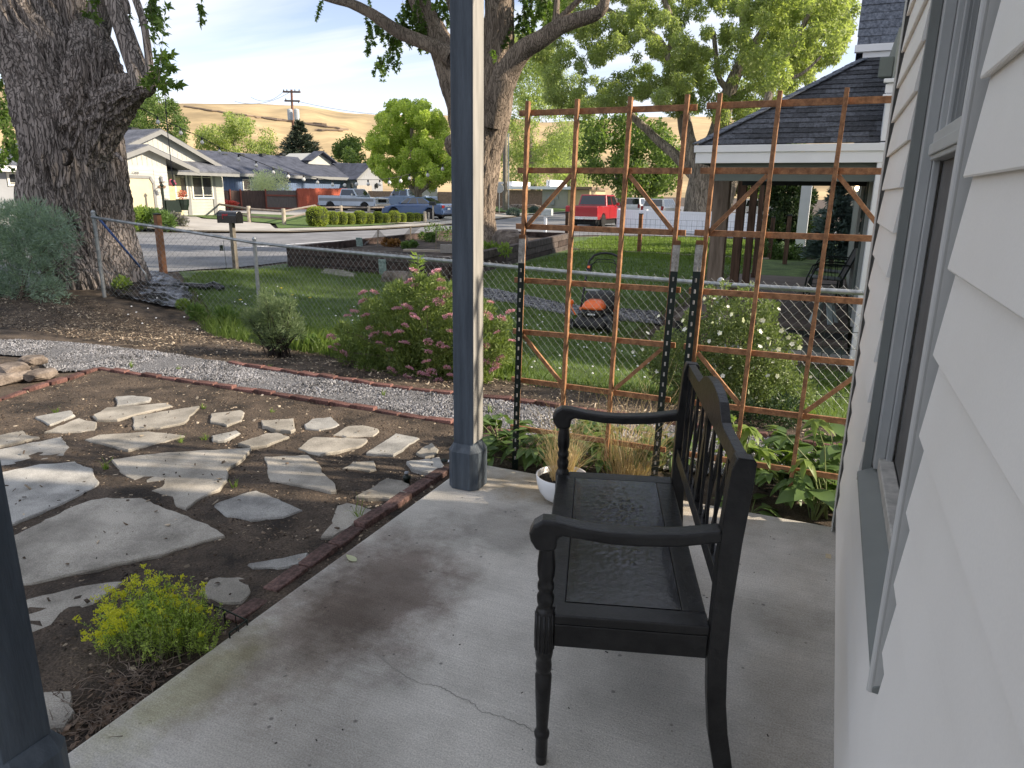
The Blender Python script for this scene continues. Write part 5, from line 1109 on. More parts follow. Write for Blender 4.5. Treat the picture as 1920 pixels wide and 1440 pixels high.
def leafspray(pts, dirs, per, length, rs, droop=.3):
    """leaf positions along short drooping twigs"""
    o = []; od = []; tw = MB()
    for p, d in zip(pts, dirs):
        d = Vector(d).normalized(); p = Vector(p); q = p; d2 = d.copy(); path = [p]
        for k in range(5): d2 = (d2+Vector((0, 0, -droop*.35))).normalized(); q = q+d2*length/5; path.append(q)
        tw.tube(path, [.005, .004, .003, .003, .002, .0015], 4, cap=False)
        for k in range(per):
            t = rs.uniform(.1, 1)*5; i = min(4, int(t)); x = path[i].lerp(path[i+1], t-i); o.append(x+Vector((rs.gauss(0, .02), rs.gauss(0, .02), rs.gauss(0, .02)))); od.append(Vector((rs.gauss(0, 1), rs.gauss(0, 1), rs.gauss(-.7, .6)))+d*.4)
    return np.array(o), np.array(od), tw
# --- the old tree on the left
TYL = 7.95
ot = thing('old_tree', 'huge old tree with deeply furrowed bark and a burl, at the left by the street', 'tree', (A(200, 548, TYL).x, TYL, g(A(200, 548, TYL).x, TYL)))
acc = ([], [], [])
P, rr = pxl([(200, 600, 90), (196, 548, 82), (178, 500, 79), (156, 450, 84), (143, 400, 86), (138, 350, 86), (138, 300, 82), (132, 250, 80), (118, 200, 80), (95, 140, 72), (70, 80, 66), (46, 20, 60), (20, -50, 56), (-30, -180, 48)], TYL)
limb(acc, P, rr, 280, .03, .28, 11, 1, .16, .07, .13)
finish = []
P, rr = pxl([(125, 190, 40), (140, 110, 34), (138, 50, 26), (134, 0, 24), (128, -90, 22), (120, -200, 18)], TYL+.35); limb(acc, P, rr, 64, .06, .18, 9, 4, .1)
P, rr = pxl([(148, 310, 46, 0), (158, 245, 50, -.1), (174, 185, 50, -.1), (178, 130, 43, -.1), (172, 85, 33, 0), (160, 56, 26, .1), (152, 49, 6, .1)], TYL); limb(acc, P, rr, 160, .03, .34, 11, 9, .4, 0, .35)
P, rr = pxl([(165, 290, 34), (185, 240, 36), (212, 192, 36), (243, 168, 27), (268, 162, 19), (284, 163, 11), (290, 164, 3)], TYL-.1); limb(acc, P, rr, 140, .03, .34, 11, 14, .3, 0, .3)
P, rr = pxl([(192, 150, 26), (180, 90, 21), (186, 40, 20), (192, -20, 18), (205, -90, 16)], TYL+.25); limb(acc, P, rr, 48, .06, .16, 9, 19)
P, rr = pxl([(270, 170, 20), (262, 145, 19), (245, 95, 17.5), (228, 45, 15.5), (212, 0, 14.5), (195, -60, 14), (170, -160, 12)], TYL-.1); limb(acc, P, rr, 48, .06, .13, 10, 22)
P, rr = pxl([(284, 162, 9), (281, 130, 7.5), (277, 90, 7), (270, 45, 6.5), (258, 8, 6.5), (246, -25, 6), (230, -90, 5)], TYL-.1); limb(acc, P, rr, 32, .06, .12, 10, 25)
P, rr = pxl([(226, 15, 8), (232, -2, 7), (238, 14, 6.5), (239, 26, 5)], TYL); limb(acc, P, rr, 24, .06, .12, 10, 29)
P, rr = pxl([(218, 288, 4), (226, 296, 3), (230, 302, 1)], TYL-.5); limb(acc, P, rr, 12, .04, .1, 10, 31)
P, rr = pxl([(62, 345, 3, -.55), (60, 300, 11, -.2), (52, 345, 13, -.2), (47, 350, 12, 0), (48, 368, 4, .1)], TYL-.1); limb(acc, P, rr, 24, .04, .3, 10, 33)
finish_limbs(acc, 'trunk', m_bark, ot)
# hollow knot with its curled lip
kc = A(128, 297, TYL-.68); b = MB(); q = []
for k in range(15): a = R(-120+k*17); q.append(A(122+11*math.cos(a), 294-15*math.sin(a), TYL-.70))
b.tube(q, [.012+.022*math.sin(math.pi*k/14) for k in range(15)], 8); b.build('knot_lip', m_bark2, ot, smooth=True)
m_mpl = leafmat('maple_leaf', (.045, .085, .025), (.17, .26, .065), .5, .5)
m_mplL = leafmat('maple_leaf_light', (.07, .13, .025), (.20, .29, .07), .5, .5)
rs = random.Random(41)
def star(pts, dirs, size, name, mat, parent):
    """five-lobed maple leaves: three crossed folded blades each"""
    V = []; Fq = []; off = 0
    d = dirs/np.linalg.norm(dirs, axis=1)[:, None]; nn = uv3(len(pts)); s = np.cross(d, nn); s /= np.linalg.norm(s, axis=1)[:, None]+1e-9
    for a, k in ((0, 1), (.85, .8), (-.85, .8)):
        dd = d*math.cos(a)+s*math.sin(a); v, f = leaf_np(pts, size*k, .42, dd, np.cross(d, s), .06, .2); V.append(v); Fq.append(f+off); off += len(v)
    return np_mesh(name, np.concatenate(V), np.concatenate(Fq), mat, parent)
def spray_at(pxlist, y, per, length, parent, size, mat, name, droop=.4, dirv=(0, 0, -1), spread=.5):
    pts = []; dr = []
    for u, v, n, sp_ in pxlist:
        for k in range(n): pts.append(A(u+rs.gauss(0, sp_), v+rs.gauss(0, sp_), y+rs.gauss(0, .35))); dr.append(Vector(dirv)+Vector((rs.gauss(0, spread), rs.gauss(0, spread), rs.gauss(0, spread*.6))))
    o, od, tw = leafspray(pts, dr, per, length, rs, droop); tw.build('twigs', m_twig, parent)['kind'] = 'stuff'; return star(o, od, size, name, mat, parent)
spray_at([(12, 70, 5, 14), (8, 120, 6, 12), (5, 170, 6, 10), (15, 210, 6, 10), (5, 250, 6, 8), (30, 240, 4, 8), (36, 275, 4, 6), (8, 285, 4, 6), (-20, 200, 10, 20)], TYL+.9, 30, .45, ot, .085, m_mpl, 'hanging_leaves', .5)
spray_at([(298, 148, 4, 5), (292, 110, 2, 3), (292, 140, 3, 4), (305, 155, 2, 4), (315, 130, 1, 3)], TYL-.15, 14, .22, ot, .11, m_mplL, 'burl_leaves', .3, (.3, 0, .1), .7)
spray_at([(298, 150, 2, 1)], TYL-.15, 26, .95, ot, .10, m_mpl, 'burl_leaves', .02, (.02, 0, 1), .06)
spray_at([(165, 0, 5, 8), (160, 20, 3, 6), (285, -5, 3, 5), (248, 22, 1, 3), (378, -14, 1, 2), (190, 5, 2, 4), (280, 5, 2, 4)], TYL+.4, 22, .35, ot, .09, m_mpl, 'top_leaves', .4)
cl = tree_blobs(A(60, -420, TYL+.5), (5.0, 4.2, 2.6), 30, 1.0); pts, d = clump_pts(cl, 9000, .3); pts = pts[pts[:, 2] > 4.75]; leaves('crown', pts, .20, m_mpl, ot, .7, np.random.default_rng(1).normal(size=pts.shape))

# --- tall trees right of the frame whose loose crowns dapple the light
for tx_, ty_, zc_, rr_, nn2, lb_ in ((15.5, 17.0, 13.5, (5.5, 6.0, 5.0), 9000, 'tall leafy tree beyond the neighbour house'),):
    t_ = thing('shade_maple', lb_, 'tree', (tx_, ty_, -.4)); acc = ([], [], []); limb(acc, [(tx_, ty_, -.6), (tx_+.1, ty_, 5), (tx_, ty_+.2, zc_)], [.45, .34, .12], 20, .5, .1, 3, 2); finish_limbs(acc, 'trunk', m_bark2, t_)
    pts, d = clump_pts(tree_blobs((tx_, ty_, zc_), rr_, 40, 1.2), nn2, .3); leaves('crown', pts, .34, m_mpl, t_, .7)
# --- forked tree behind the porch post
TYM = 18.5
ft = thing('forked_tree', 'tall forked tree with rough bark growing behind the porch post', 'tree', (A(893, 455, TYM).x, TYM, .1))
acc = ([], [], [])
P, rr = pxl([(895, 475, 50), (893, 455, 42), (892, 430, 37), (893, 400, 35), (894, 350, 38), (895, 300, 43), (893, 255, 45), (893, 225, 34), (893, 200, 14), (893, 195, 2)], TYM); limb(acc, P, rr, 150, .08, .24, 6.5, 2, .05, .12, .14)
P, rr = pxl([(898, 330, 30), (904, 280, 35), (920, 220, 35), (928, 170, 33), (930, 120, 31), (934, 60, 28), (936, 0, 25), (936, -80, 22), (930, -200, 18)], TYM-.1); limb(acc, P, rr, 110, .08, .22, 6.5, 5, .05)
P, rr = pxl([(890, 320, 30), (884, 270, 33), (868, 210, 27), (850, 150, 25), (835, 105, 23), (815, 60, 21), (795, 20, 19), (775, -20, 17), (740, -100, 14)], TYM); limb(acc, P, rr, 90, .08, .2, 6.5, 8, .05)
P, rr = pxl([(880, 120, 14), (862, 80, 9), (852, 30, 8), (842, -10, 8), (835, -80, 7)], TYM-.1); limb(acc, P, rr, 32, .12, .1, 4, 11)
P, rr = pxl([(848, 108, 16), (825, 92, 13), (790, 78, 12), (745, 58, 11.5), (700, 28, 10), (660, 8, 8.5), (620, -3, 7), (570, -20, 6)], TYM-.5); limb(acc, P, rr, 36, .12, .13, 5, 13)
P, rr = pxl([(922, 240, 14), (930, 195, 22), (944, 152, 24), (962, 118, 20), (985, 92, 18), (1015, 75, 16), (1050, 50, 14), (1085, 36, 13), (1115, 28, 11.5), (1132, 12, 10), (1135, -15, 8), (1140, -80, 6)], TYM-.5); limb(acc, P, rr, 40, .12, .15, 5, 17)
P, rr = pxl([(1040, 58, 9), (1043, 25, 6), (1045, -15, 5)], TYM-.5); limb(acc, P, rr, 20, .12, .1, 5, 19)
P, rr = pxl([(1045, 40, 6), (1070, 15, 5.5), (1090, -5, 5), (1105, -20, 4)], TYM-.5); limb(acc, P, rr, 20, .12, .1, 5, 21)
P, rr = pxl([(862, 270, 9), (850, 262, 13), (846, 270, 13), (850, 285, 10), (860, 292, 6)], TYM-.9); limb(acc, P, rr, 20, .08, .2, 5, 23)
finish_limbs(acc, 'trunk', m_bark2, ft)
spray_at([(755, 20, 12, 20), (790, 30, 16, 16), (720, 45, 6, 10), (735, 95, 4, 8), (712, 110, 3, 5), (700, 25, 4, 10), (775, -10, 14, 16), (690, 60, 3, 6), (1010, 20, 10, 20), (1035, -5, 14, 20), (985, 0, 8, 14), (970, 55, 3, 10), (1000, 40, 4, 12), (830, 0, 8, 12), (606, -2, 1, 2), (740, 50, 4, 10), (808, 45, 6, 12)], TYM+.2, 26, .62, ft, .12, m_mpl, 'hanging_leaves', .5)
spray_at([(927, 95, 1, 2)], TYM-1.2, 12, .3, ft, .13, m_mplL, 'sprout', .3)
cl = tree_blobs(A(880, -330, TYM), (6.5, 5, 3.0), 34, 1.3); pts, d = clump_pts(cl, 9000, .3); pts = pts[pts[:, 2] > 8.2]; leaves('crown', pts, .28, m_mpl, ft, .7, np.random.default_rng(2).normal(size=pts.shape))

# --- generic trees further off
def far_tree(name, label, clumps, n, size, mat, trunk, y, barkm=None, aspect=.5, droop=0.0, group=None, amp=.1, cat='tree', fold=.15):
    p0 = trunk[0][0]; base = A(p0[0], p0[1], y)
    t = thing(name, label, cat, base, 0, group); acc = ([], [], [])
    for k, l in enumerate(trunk): P, rr = pxl(l, y); limb(acc, P, rr, 16 if k else 28, max(.12, .5*rr[0]), amp, 1.5/max(.2, rr[0])*.8, k*3+1)
    finish_limbs(acc, 'trunk', barkm or m_bark3, t)
    pts, d = clump_pts(clumps, n, .35); dirs = d*.35+np.random.default_rng(n).normal(size=d.shape)*.7+np.array([0, 0, -droop]); nn_ = d+np.random.default_rng(n+1).normal(size=d.shape)*.45; leaves('crown', pts, size, mat, t, aspect, dirs, nn_, fold=fold); return t
def pxclumps(region, n, y, dy, rpx, holes=(), seed=1, rmin=.5):
    rs_ = random.Random(seed); o = []; xs = [p[0] for p in region]; ys = [p[1] for p in region]
    while len(o) < n:
        u = rs_.uniform(min(xs), max(xs)); v = rs_.uniform(min(ys), max(ys))
        if not inpoly((u, v), region): continue
        if any((u-h[0])**2+(v-h[1])**2 < h[2]**2 for h in holes): continue
        p = A(u, v, y+rs_.gauss(0, dy)); r = rpx*rs_.uniform(rmin, 1.25)/ppm(p); o.append((tuple(p), r))
    return o
m_wil = leafmat('willow_leaf', (.16, .21, .085), (.50, .57, .27), .58, .5)
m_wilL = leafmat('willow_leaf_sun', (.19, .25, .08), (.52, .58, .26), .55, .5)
m_dkt = leafmat('shade_tree_leaf', (.055, .10, .038), (.24, .33, .11), .5, .5)
m_rnd = leafmat('bright_maple_leaf', (.24, .33, .07), (.60, .68, .20), .55, .5)
YW = 56
holes = [(1225, 115, 16), (1300, 50, 26), (1010, 60, 22), (1345, 40, 14), (1115, 165, 14), (1480, 110, 12), (1060, 150, 10)]
reg = [(1000, -70), (1600, -90), (1605, 20), (1588, 75), (1560, 120), (1500, 165), (1460, 190), (1420, 235), (1390, 250), (1300, 225), (1260, 205), (1180, 190), (1110, 215), (1040, 205), (1000, 120)]
far_tree('willow_tree', 'big pale willow with several leaning trunks behind the white fence', pxclumps(reg, 520, YW, 4.5, 15, holes, 3), 190000, .23, m_wil,
 [[(1312, 412, 33), (1312, 390, 28), (1318, 340, 27), (1325, 300, 26), (1330, 285, 24)], [(1326, 300, 18), (1345, 250, 17), (1360, 200, 15), (1375, 150, 12), (1400, 105, 10), (1430, 60, 8), (1450, 20, 6)], [(1310, 320, 16), (1292, 270, 14), (1282, 220, 12), (1275, 160, 9), (1268, 135, 7)], [(1300, 330, 9), (1265, 290, 9), (1235, 265, 8), (1215, 245, 7), (1190, 222, 6), (1165, 190, 5)], [(1370, 170, 7), (1350, 150, 5), (1343, 110, 4.5), (1338, 60, 4)], [(1380, 180, 6), (1420, 160, 5), (1460, 140, 3.5)], [(1280, 190, 6), (1245, 90, 6), (1215, 60, 5), (1165, 35, 5), (1110, 0, 5)], [(1255, 95, 5), (1260, 40, 5), (1240, -10, 4)], [(1390, 120, 5), (1392, 60, 4), (1385, 0, 3)], [(1345, 410, 22), (1365, 350, 16), (1385, 300, 12), (1420, 240, 9), (1450, 195, 7)]], YW, droop=.75, aspect=.32)
far_tree('sunlit_willow', 'sunlit yellow-green tree crown above the dark shingled roof', pxclumps([(1380, -60), (1600, -80), (1605, 20), (1585, 75), (1540, 130), (1490, 160), (1430, 200), (1420, 120)], 70, 47, 2.5, 20, [(1480, 110, 12), (1530, 130, 8)], 8), 17000, .24, m_wilL, [[(1425, 330, 11), (1430, 240, 9), (1450, 150, 7), (1490, 80, 5), (1520, 20, 4)], [(1450, 150, 5), (1500, 140, 3), (1540, 105, 2)]], 47, droop=.35, aspect=.35)
far_tree('shade_tree', 'dark green round tree standing behind the red pickup', pxclumps([(1090, 235), (1140, 215), (1230, 225), (1268, 270), (1262, 340), (1210, 368), (1140, 350), (1085, 300)], 70, 70, 3, 20, (), 4), 15000, .33, m_dkt, [[(1172, 400, 13), (1168, 360, 11), (1160, 320, 8)], [(1168, 360, 7), (1185, 330, 5), (1195, 310, 4)]], 70, aspect=.6)
far_tree('leaning_willow', 'loose willow with trailing branches at the left end of the tan building', pxclumps([(940, 60), (1010, 60), (1060, 150), (1110, 220), (1110, 320), (1040, 345), (940, 335), (930, 200)], 150, 96, 4, 20, [(1045, 170, 14), (985, 110, 12)], 5), 30000, .42, m_wil, [[(1000, 395, 6), (1000, 340, 6), (995, 280, 5), (985, 200, 4)]], 96, droop=.8, aspect=.3)
far_tree('weeping_tree', 'weeping tree with hanging strands behind the tan building roof', pxclumps([(1030, 230), (1080, 225), (1110, 270), (1100, 345), (1040, 345)], 40, 104, 3, 20, (), 6), 9000, .42, m_wil, [[(1068, 390, 5), (1068, 330, 4), (1066, 270, 3)]], 104, droop=1.4, aspect=.22)
far_tree('garden_tree', 'leafy tree behind the brown porch posts', pxclumps([(1340, 250), (1480, 230), (1520, 320), (1480, 345), (1380, 360), (1330, 330)], 40, 60, 3, 22, (), 15), 8000, .32, m_dkt, [[(1430, 400, 7), (1425, 330, 6), (1420, 280, 4)]], 60, aspect=.6)
# across the street, left to right
far_tree('poplar_tree', 'tall dark green trees behind the cream house', pxclumps([(222, 260), (222, 225), (250, 195), (290, 184), (320, 192), (342, 225), (345, 262), (330, 278), (240, 275)], 60, 62, 2, 15, (), 7), 12000, .30, m_dkt, [[(285, 350, 5), (285, 260, 4)]], 62, aspect=.5)
far_tree('pale_tree', 'pale green tree behind the blue house roof', pxclumps([(372, 285), (376, 255), (400, 225), (440, 212), (480, 232), (505, 260), (508, 288)], 60, 84, 2, 14, [(410, 235, 8)], 9), 9000, .34, m_wilL, [[(440, 350, 4), (440, 260, 3)]], 84, aspect=.5)
far_tree('small_green_tree', 'dull green tree between the blue house and the round maple', pxclumps([(628, 300), (632, 275), (655, 264), (685, 275), (690, 305)], 30, 88, 2, 12, (), 10), 6000, .34, m_dkt, [[(658, 360, 4), (658, 290, 3)]], 88, aspect=.55)
far_tree('round_maple', 'bright green rounded maple beside the blue sedan', pxclumps([(724, 340), (694, 305), (690, 262), (705, 225), (740, 195), (770, 184), (800, 195), (830, 225), (852, 262), (860, 300), (855, 340), (820, 352), (790, 345), (755, 352), (735, 350)], 340, 49, 1.5, 9.5, [(745, 215, 5), (700, 235, 5)], 11), 70000, .15, m_rnd, [[(785, 388, 8), (785, 370, 7), (782, 350, 6), (775, 300, 5), (772, 240, 3)], [(784, 365, 5), (765, 345, 4), (745, 320, 3)], [(785, 362, 4), (805, 345, 4), (825, 320, 3)]], 49, aspect=.75, fold=.1)
# conifer
def conifer(name, label, u, vb, vt, wpx, y, mat, n, size, cat='tree', sparse=.0):
    base = A(u, vb, y); top = A(u, vt, y); hgt = top.z-base.z; rad = wpx/2/ppm(base); t = thing(name, label, cat, base); acc = ([], [], [])
    limb(acc, [base-Vector((0, 0, .2)), base.lerp(top, .5), top], [rad*.09, rad*.06, rad*.01], 12, .4, .1, 4, 3); finish_limbs(acc, 'trunk', m_bark3, t)
    rs_ = np.random.default_rng(int(u)); pts = []; drs = []; lv = 22
    for k in range(lv):
        h0 = .03+.97*(k+.5)/lv; r0 = rad*(1-h0)**.85*(1+.1*rs_.normal()); nb = max(5, int(13*(1-h0)+4))
        for j in range(nb):
            a = rs_.uniform(0, 6.28); ln = r0*rs_.uniform(.7, 1.12); m_ = max(3, int(n/lv/nb*(1.4-h0)))
            tt = rs_.uniform(.15, 1, m_)**.7; x = np.stack([np.cos(a)*ln*tt, np.sin(a)*ln*tt, h0*hgt-ln*.22*tt+ln*.14*tt**3], 1)+rs_.normal(size=(m_, 3))*ln*.055
            pts.append(x+np.array(base)); dd = np.stack([np.cos(a)+rs_.normal(size=m_)*.5, np.sin(a)+rs_.normal(size=m_)*.5, .25+rs_.normal(size=m_)*.35], 1); drs.append(dd)
    leaves('needles', np.concatenate(pts), size, mat, t, .22, np.concatenate(drs), fold=.05); return t
m_con = leafmat('conifer_needle', (.022, .036, .028), (.085, .11, .075), .1, .6)
m_spr = leafmat('spruce_needle', (.055, .090, .085), (.21, .28, .26), .15, .6)
conifer('fir_tree', 'dark spreading conifer behind the blue house roof below the utility pole', 565, 300, 228, 86, 86, m_con, 9000, .55)
conifer('spruce_tree', 'blue-grey spruce growing behind the neighbour deck chairs', 1560, 485, 318, 92, 20.5, m_spr, 17000, .16)
hd = thing('tall_hedge', 'tall dark evergreen hedge behind the brown posts', 'hedge', A(1470, 450, 27)); pts, d = clump_pts(pxclumps([(1445, 350), (1520, 340), (1525, 450), (1440, 455)], 40, 27, .5, 20, (), 18), 14000, .4); leaves('foliage', pts, .13, leafmat('arborvitae', (.012, .030, .014), (.060, .095, .035), .2, .6), hd, .4, d+np.array([0, 0, .4])+rng.normal(size=d.shape)*.4)
hd2 = thing('flower_bed_shrub', 'low pale shrubs at the stone edging behind the deck', 'bush', A(1450, 480, 22)); pts, d = clump_pts([(tuple(A(u, v, 22)), .35) for u, v in [(1440, 470), (1465, 478), (1490, 480), (1600, 480)]], 2500, .3); leaves('foliage', pts, .10, m_leafA, hd2, .4)

# clipped hedge balls along the sidewalk
hb = [(596, 33, 414), (623.5, 20, 422-8), (640.5, 19, 412.5), (657, 16.5, 412), (675, 20, 412), (692.5, 15.5, 411.5), (708.5, 17.5, 410), (724, 13.5, 409.5), (739.7, 18, 409), (755, 13.5, 408.5), (768.5, 14, 408), (781.5, 12.5, 407.5), (791, 10, 407)]
hb = [(596, 33, 424), (623.5, 20, 421), (640.5, 19, 421), (657, 16.5, 420.5), (675, 20, 420), (692.5, 15.5, 419.5), (708.5, 17.5, 418.5), (724, 13.5, 417.5), (739.7, 18, 417.5), (755, 13.5, 417), (768.5, 14, 416.5), (781.5, 12.5, 415.5), (791, 10, 415)]
m_box = leafmat('box_leaf', (.14, .19, .030), (.44, .50, .10), .4, .55)
d = uv3(2600); sgn = np.sign(d); dd = sgn*np.abs(d)**.72; pts = dd*np.array([.5, .5, .5])*rng.uniform(.93, 1.03, 2600)[:, None]+np.array([0, 0, .47]); pts[:, 2] = np.maximum(pts[:, 2], .0)
v, f = leaf_np(pts, .062, .7, d+rng.normal(size=d.shape)*.6, None, .1); o = np_mesh('foliage', v, f, m_box); hme = o.data; bpy.data.objects.remove(o)
bm = bmesh.new(); bmesh.ops.create_icosphere(bm, subdivisions=3, radius=1)
for v_ in bm.verts: q = v_.co; v_.co = Vector([math.copysign(abs(x)**.72, x)*.47 for x in q])+Vector((0, 0, .47))
cme = bpy.data.meshes.new('core'); bm.to_mesh(cme); bm.free(); cme.materials.append(M('box_core', (.02, .03, .010), .95))
words = ['first and largest clipped box ball, at the left end of the row', 'second', 'third', 'fourth', 'fifth', 'sixth', 'seventh', 'eighth', 'ninth', 'tenth', 'eleventh', 'twelfth', 'last and smallest visible clipped box ball, at the right end by the blue sedan']
for i, (u, wpx, vb) in enumerate(hb):
    p = GG(u, vb, .10); s = wpx/ppm(p)/1.0; lb = words[i] if i in (0, 12) else words[i]+' clipped box ball from the left in the row along the sidewalk'
    t = thing('clipped_shrub', lb, 'hedge', p, 0, 'clipped box balls along the sidewalk'); s2 = (30/ppm(p)) if i else 36/ppm(p)
    for nm, me in (('foliage', hme), ('core', cme)): o = link(nm, me, None, t); o.scale = (s*1.05, s*1.15, min(1.05, s2) if i == 0 else s*1.05+.10); o.rotation_euler = (0, 0, i*1.1)

# ------------------------------------------------------------------ neighbour's house on the right
nb = thing('neighbour_house', 'grey-green neighbour house with white trim and a dark shingled porch roof beyond the fence', 'house', (.42, 9.2, -.5))
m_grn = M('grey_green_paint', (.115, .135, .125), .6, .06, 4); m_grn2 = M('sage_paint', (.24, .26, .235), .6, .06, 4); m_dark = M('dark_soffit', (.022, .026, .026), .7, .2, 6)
YE = 8.9
cb = A(1600, 668, YE); xw = cb.x-.02
b = MB(); b.b2((xw+.02, YE+.05, -.6), (9, 24, 3.2)); b.build('wall', m_grn2, nb)
b = MB(); b.prism([(xw+.1, 12.1, 3.25), (xw+.1, 24, 3.25), (xw+.1, 18, 8.6)], (8.5, 0, 0)); b.build('gable_roof', m_shingle2, nb)
b = MB(); b.b2((xw-.01, YE-.005, -.55), (xw+.165, YE+.045, 2.66)); b.b2((xw-.012, YE+.05, -.55), (xw+.018, YE+.22, 2.66)); b.build('corner_board', m_white, nb, bevel=.004)
b = MB(); b.b2((xw-.05, YE-.05, 2.50), (xw+.2, YE-.008, 2.55)); b.b2((xw-.035, YE-.035, 2.56), (xw+.2, YE-.0085, 2.65)); b.b2((xw-.06, YE-.06, 2.66), (xw+.2, YE-.0085, 2.70)); b.build('capital', m_white, nb, bevel=.006)
for k in range(3): b = MB(); b.b2((xw-.12+k*.035, YE+.06+k*.12, 2.73), (xw+.015, YE+.11+k*.12, 2.93)); b.build('bracket', m_grn, nb, bevel=.01)
for k, yy in enumerate((10.0, 11.6, 13.4)): b = MB(); b.b2((xw-.02, yy, -.1), (xw+.018, yy+.10, 2.0)); b.build('wall_trim', m_sash, nb)
b = MB(); b.b2((xw-.03, 10.55, -.08), (xw+.015, 11.45, 1.95)); dr = b.build('door', m_grn, nb); b = MB(); b.b2((xw-.035, 10.7, .9), (xw-.031, 11.3, 1.8)); b.build('pane', m_glass, dr); b = MB(); b.box((xw-.06, 10.62, .93), (.05, .03, .16)); b.build('handle', m_tgreen, dr)
# porch roof
c0 = A(1306, 272, YE); xl = c0.x; ez = c0.z; pit = (A(1610, 114, YE+1.655).z-ez)/1.655
slope_d = Vector((0, 1, pit)).normalized(); pr_top = 1.655
b = MB(); xr_ = xw+.14
def rp(x, s, off=0.0): return Vector((x, YE+s, ez+s*pit))+Vector((0, -pit, 1)).normalized()*off
b.add([rp(xl, 0), rp(xr_+.05, 0), rp(xr_+.05, pr_top), rp(xl+pr_top, pr_top), Vector((xl, YE+6, ez)), Vector((xl+pr_top, YE+6, ez+pr_top*pit)), Vector((xr_+.05, YE+6, ez+pr_top*pit))], [(0, 1, 2, 3), (0, 3, 5, 4), (3, 2, 6, 5)])
proof = b.build('porch_roof', m_shingle, nb)
rs = random.Random(77); ex = .125; s = 0.0; row = 0; sh = []
while s < pr_top*1.319-.05:
    ss = s/1.319; x = xl+max(0, ss)*1.0+.02; first = True
    while x < xr_:
        wv = rs.choice([.16, .22, .30, .34]); x2 = min(xr_+.03, x+wv); th = rs.choice([.006, .006, .011]); e1 = (s+ex*1.08)/1.319
        mbk = MB(); q = [rp(x+.002, ss-.003, .004), rp(x2-.002, ss-.003, .004), rp(x2-.002, e1, .003), rp(x+.002, e1, .003)]; nrm = Vector((0, -pit, 1)).normalized()
        mbk.add([p_ for p_ in q]+[q[0]+nrm*(th+.006), q[1]+nrm*(th+.006), q[2]+nrm*.003, q[3]+nrm*.003], [(0, 1, 5, 4), (1, 2, 6, 5), (2, 3, 7, 6), (3, 0, 4, 7), (4, 5, 6, 7)])
        if len(sh) < 290: sh.append(mbk.build('shingle', m_shingle, proof))
        x = x2
    s += ex; row += 1
n_ = 13
for k in range(n_):
    a = k*pr_top/n_; e = (k+1.12)*pr_top/n_; p = rp(xl+a, a, .02); q = rp(xl+e, e, .012); d_ = (q-p).normalized(); b = MB(); up_ = Vector((-.35, -.35, .87)); b.bar(p, q, .16, .012, up_); b.build('ridge_cap', m_shingle2, proof)
b = MB(); b.b2((xl-.02, YE-.03, ez-.085), (xr_, YE-.001, ez-.006)); b.b2((xl+.0, YE-.012, ez-.205), (xr_, YE+.02, ez-.086)); b.b2((xl-.03, YE+.021, ez-.085), (xl-.0, YE+6, ez-.006)); b.build('fascia', m_white, nb, bevel=.004)
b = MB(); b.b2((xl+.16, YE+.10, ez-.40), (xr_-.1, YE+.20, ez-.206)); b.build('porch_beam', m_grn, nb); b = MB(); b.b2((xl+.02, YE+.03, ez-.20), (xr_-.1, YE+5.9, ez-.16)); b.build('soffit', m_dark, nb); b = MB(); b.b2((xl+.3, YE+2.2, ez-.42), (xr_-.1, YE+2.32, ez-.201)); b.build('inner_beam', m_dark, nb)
# upper steep shingled roof with its white eave
UY = 10.6; q0 = A(1607, 84, UY); ux = q0.x; uz = q0.z
up = MB(); up.add([(ux, UY, uz), (6, UY, uz), (6, UY+1.3, uz+3.2), (ux+.02, UY+1.3, uz+3.2), (ux, UY+1.4, uz), (6, UY+1.4, uz)], [(0, 1, 2, 3), (0, 3, 4), (3, 2, 5, 4)]); upr = up.build('upper_roof', m_shingle2, nb)
dirn = Vector((0, 1.3, 3.2)).normalized(); nr = Vector((0, -3.2, 1.3)).normalized()
for r_ in range(13):
    x = ux-rs.uniform(0, .15)
    while x < ux+1.1:
        wv = rs.choice([.13, .20, .28]); x2 = x+wv; s0 = r_*.105; th = rs.choice([.008, .014]); xa = max(x, ux-.01); base = Vector((0, UY, uz)); q = [base+dirn*(s0-.004)+nr*.003+Vector((xa+.002, 0, 0)), base+dirn*(s0-.004)+nr*.003+Vector((x2-.002, 0, 0)), base+dirn*(s0+.12)+nr*.002+Vector((x2-.002, 0, 0)), base+dirn*(s0+.12)+nr*.002+Vector((xa+.002, 0, 0))]
        if x2 > ux+.03: mbk = MB(); mbk.add(q+[q[0]+nr*th, q[1]+nr*th, q[2]+nr*.003, q[3]+nr*.003], [(0, 1, 5, 4), (1, 2, 6, 5), (2, 3, 7, 6), (3, 0, 4, 7), (4, 5, 6, 7)]); mbk.build('shingle', m_shingle2, upr)
        x = x2
b = MB(); b.b2((ux-.02, UY-.03, uz-.09), (6, UY+.06, uz-.004)); b.b2((ux+.08, UY+.0, uz-.22), (6, UY+.07, uz-.091)); b.build('upper_fascia', m_white, nb, bevel=.004)
b = MB(); b.b2((ux+.12, UY+.08, 2.2), (6, UY+.5, uz-.10)); b.build('upper_wall', m_grn, nb)
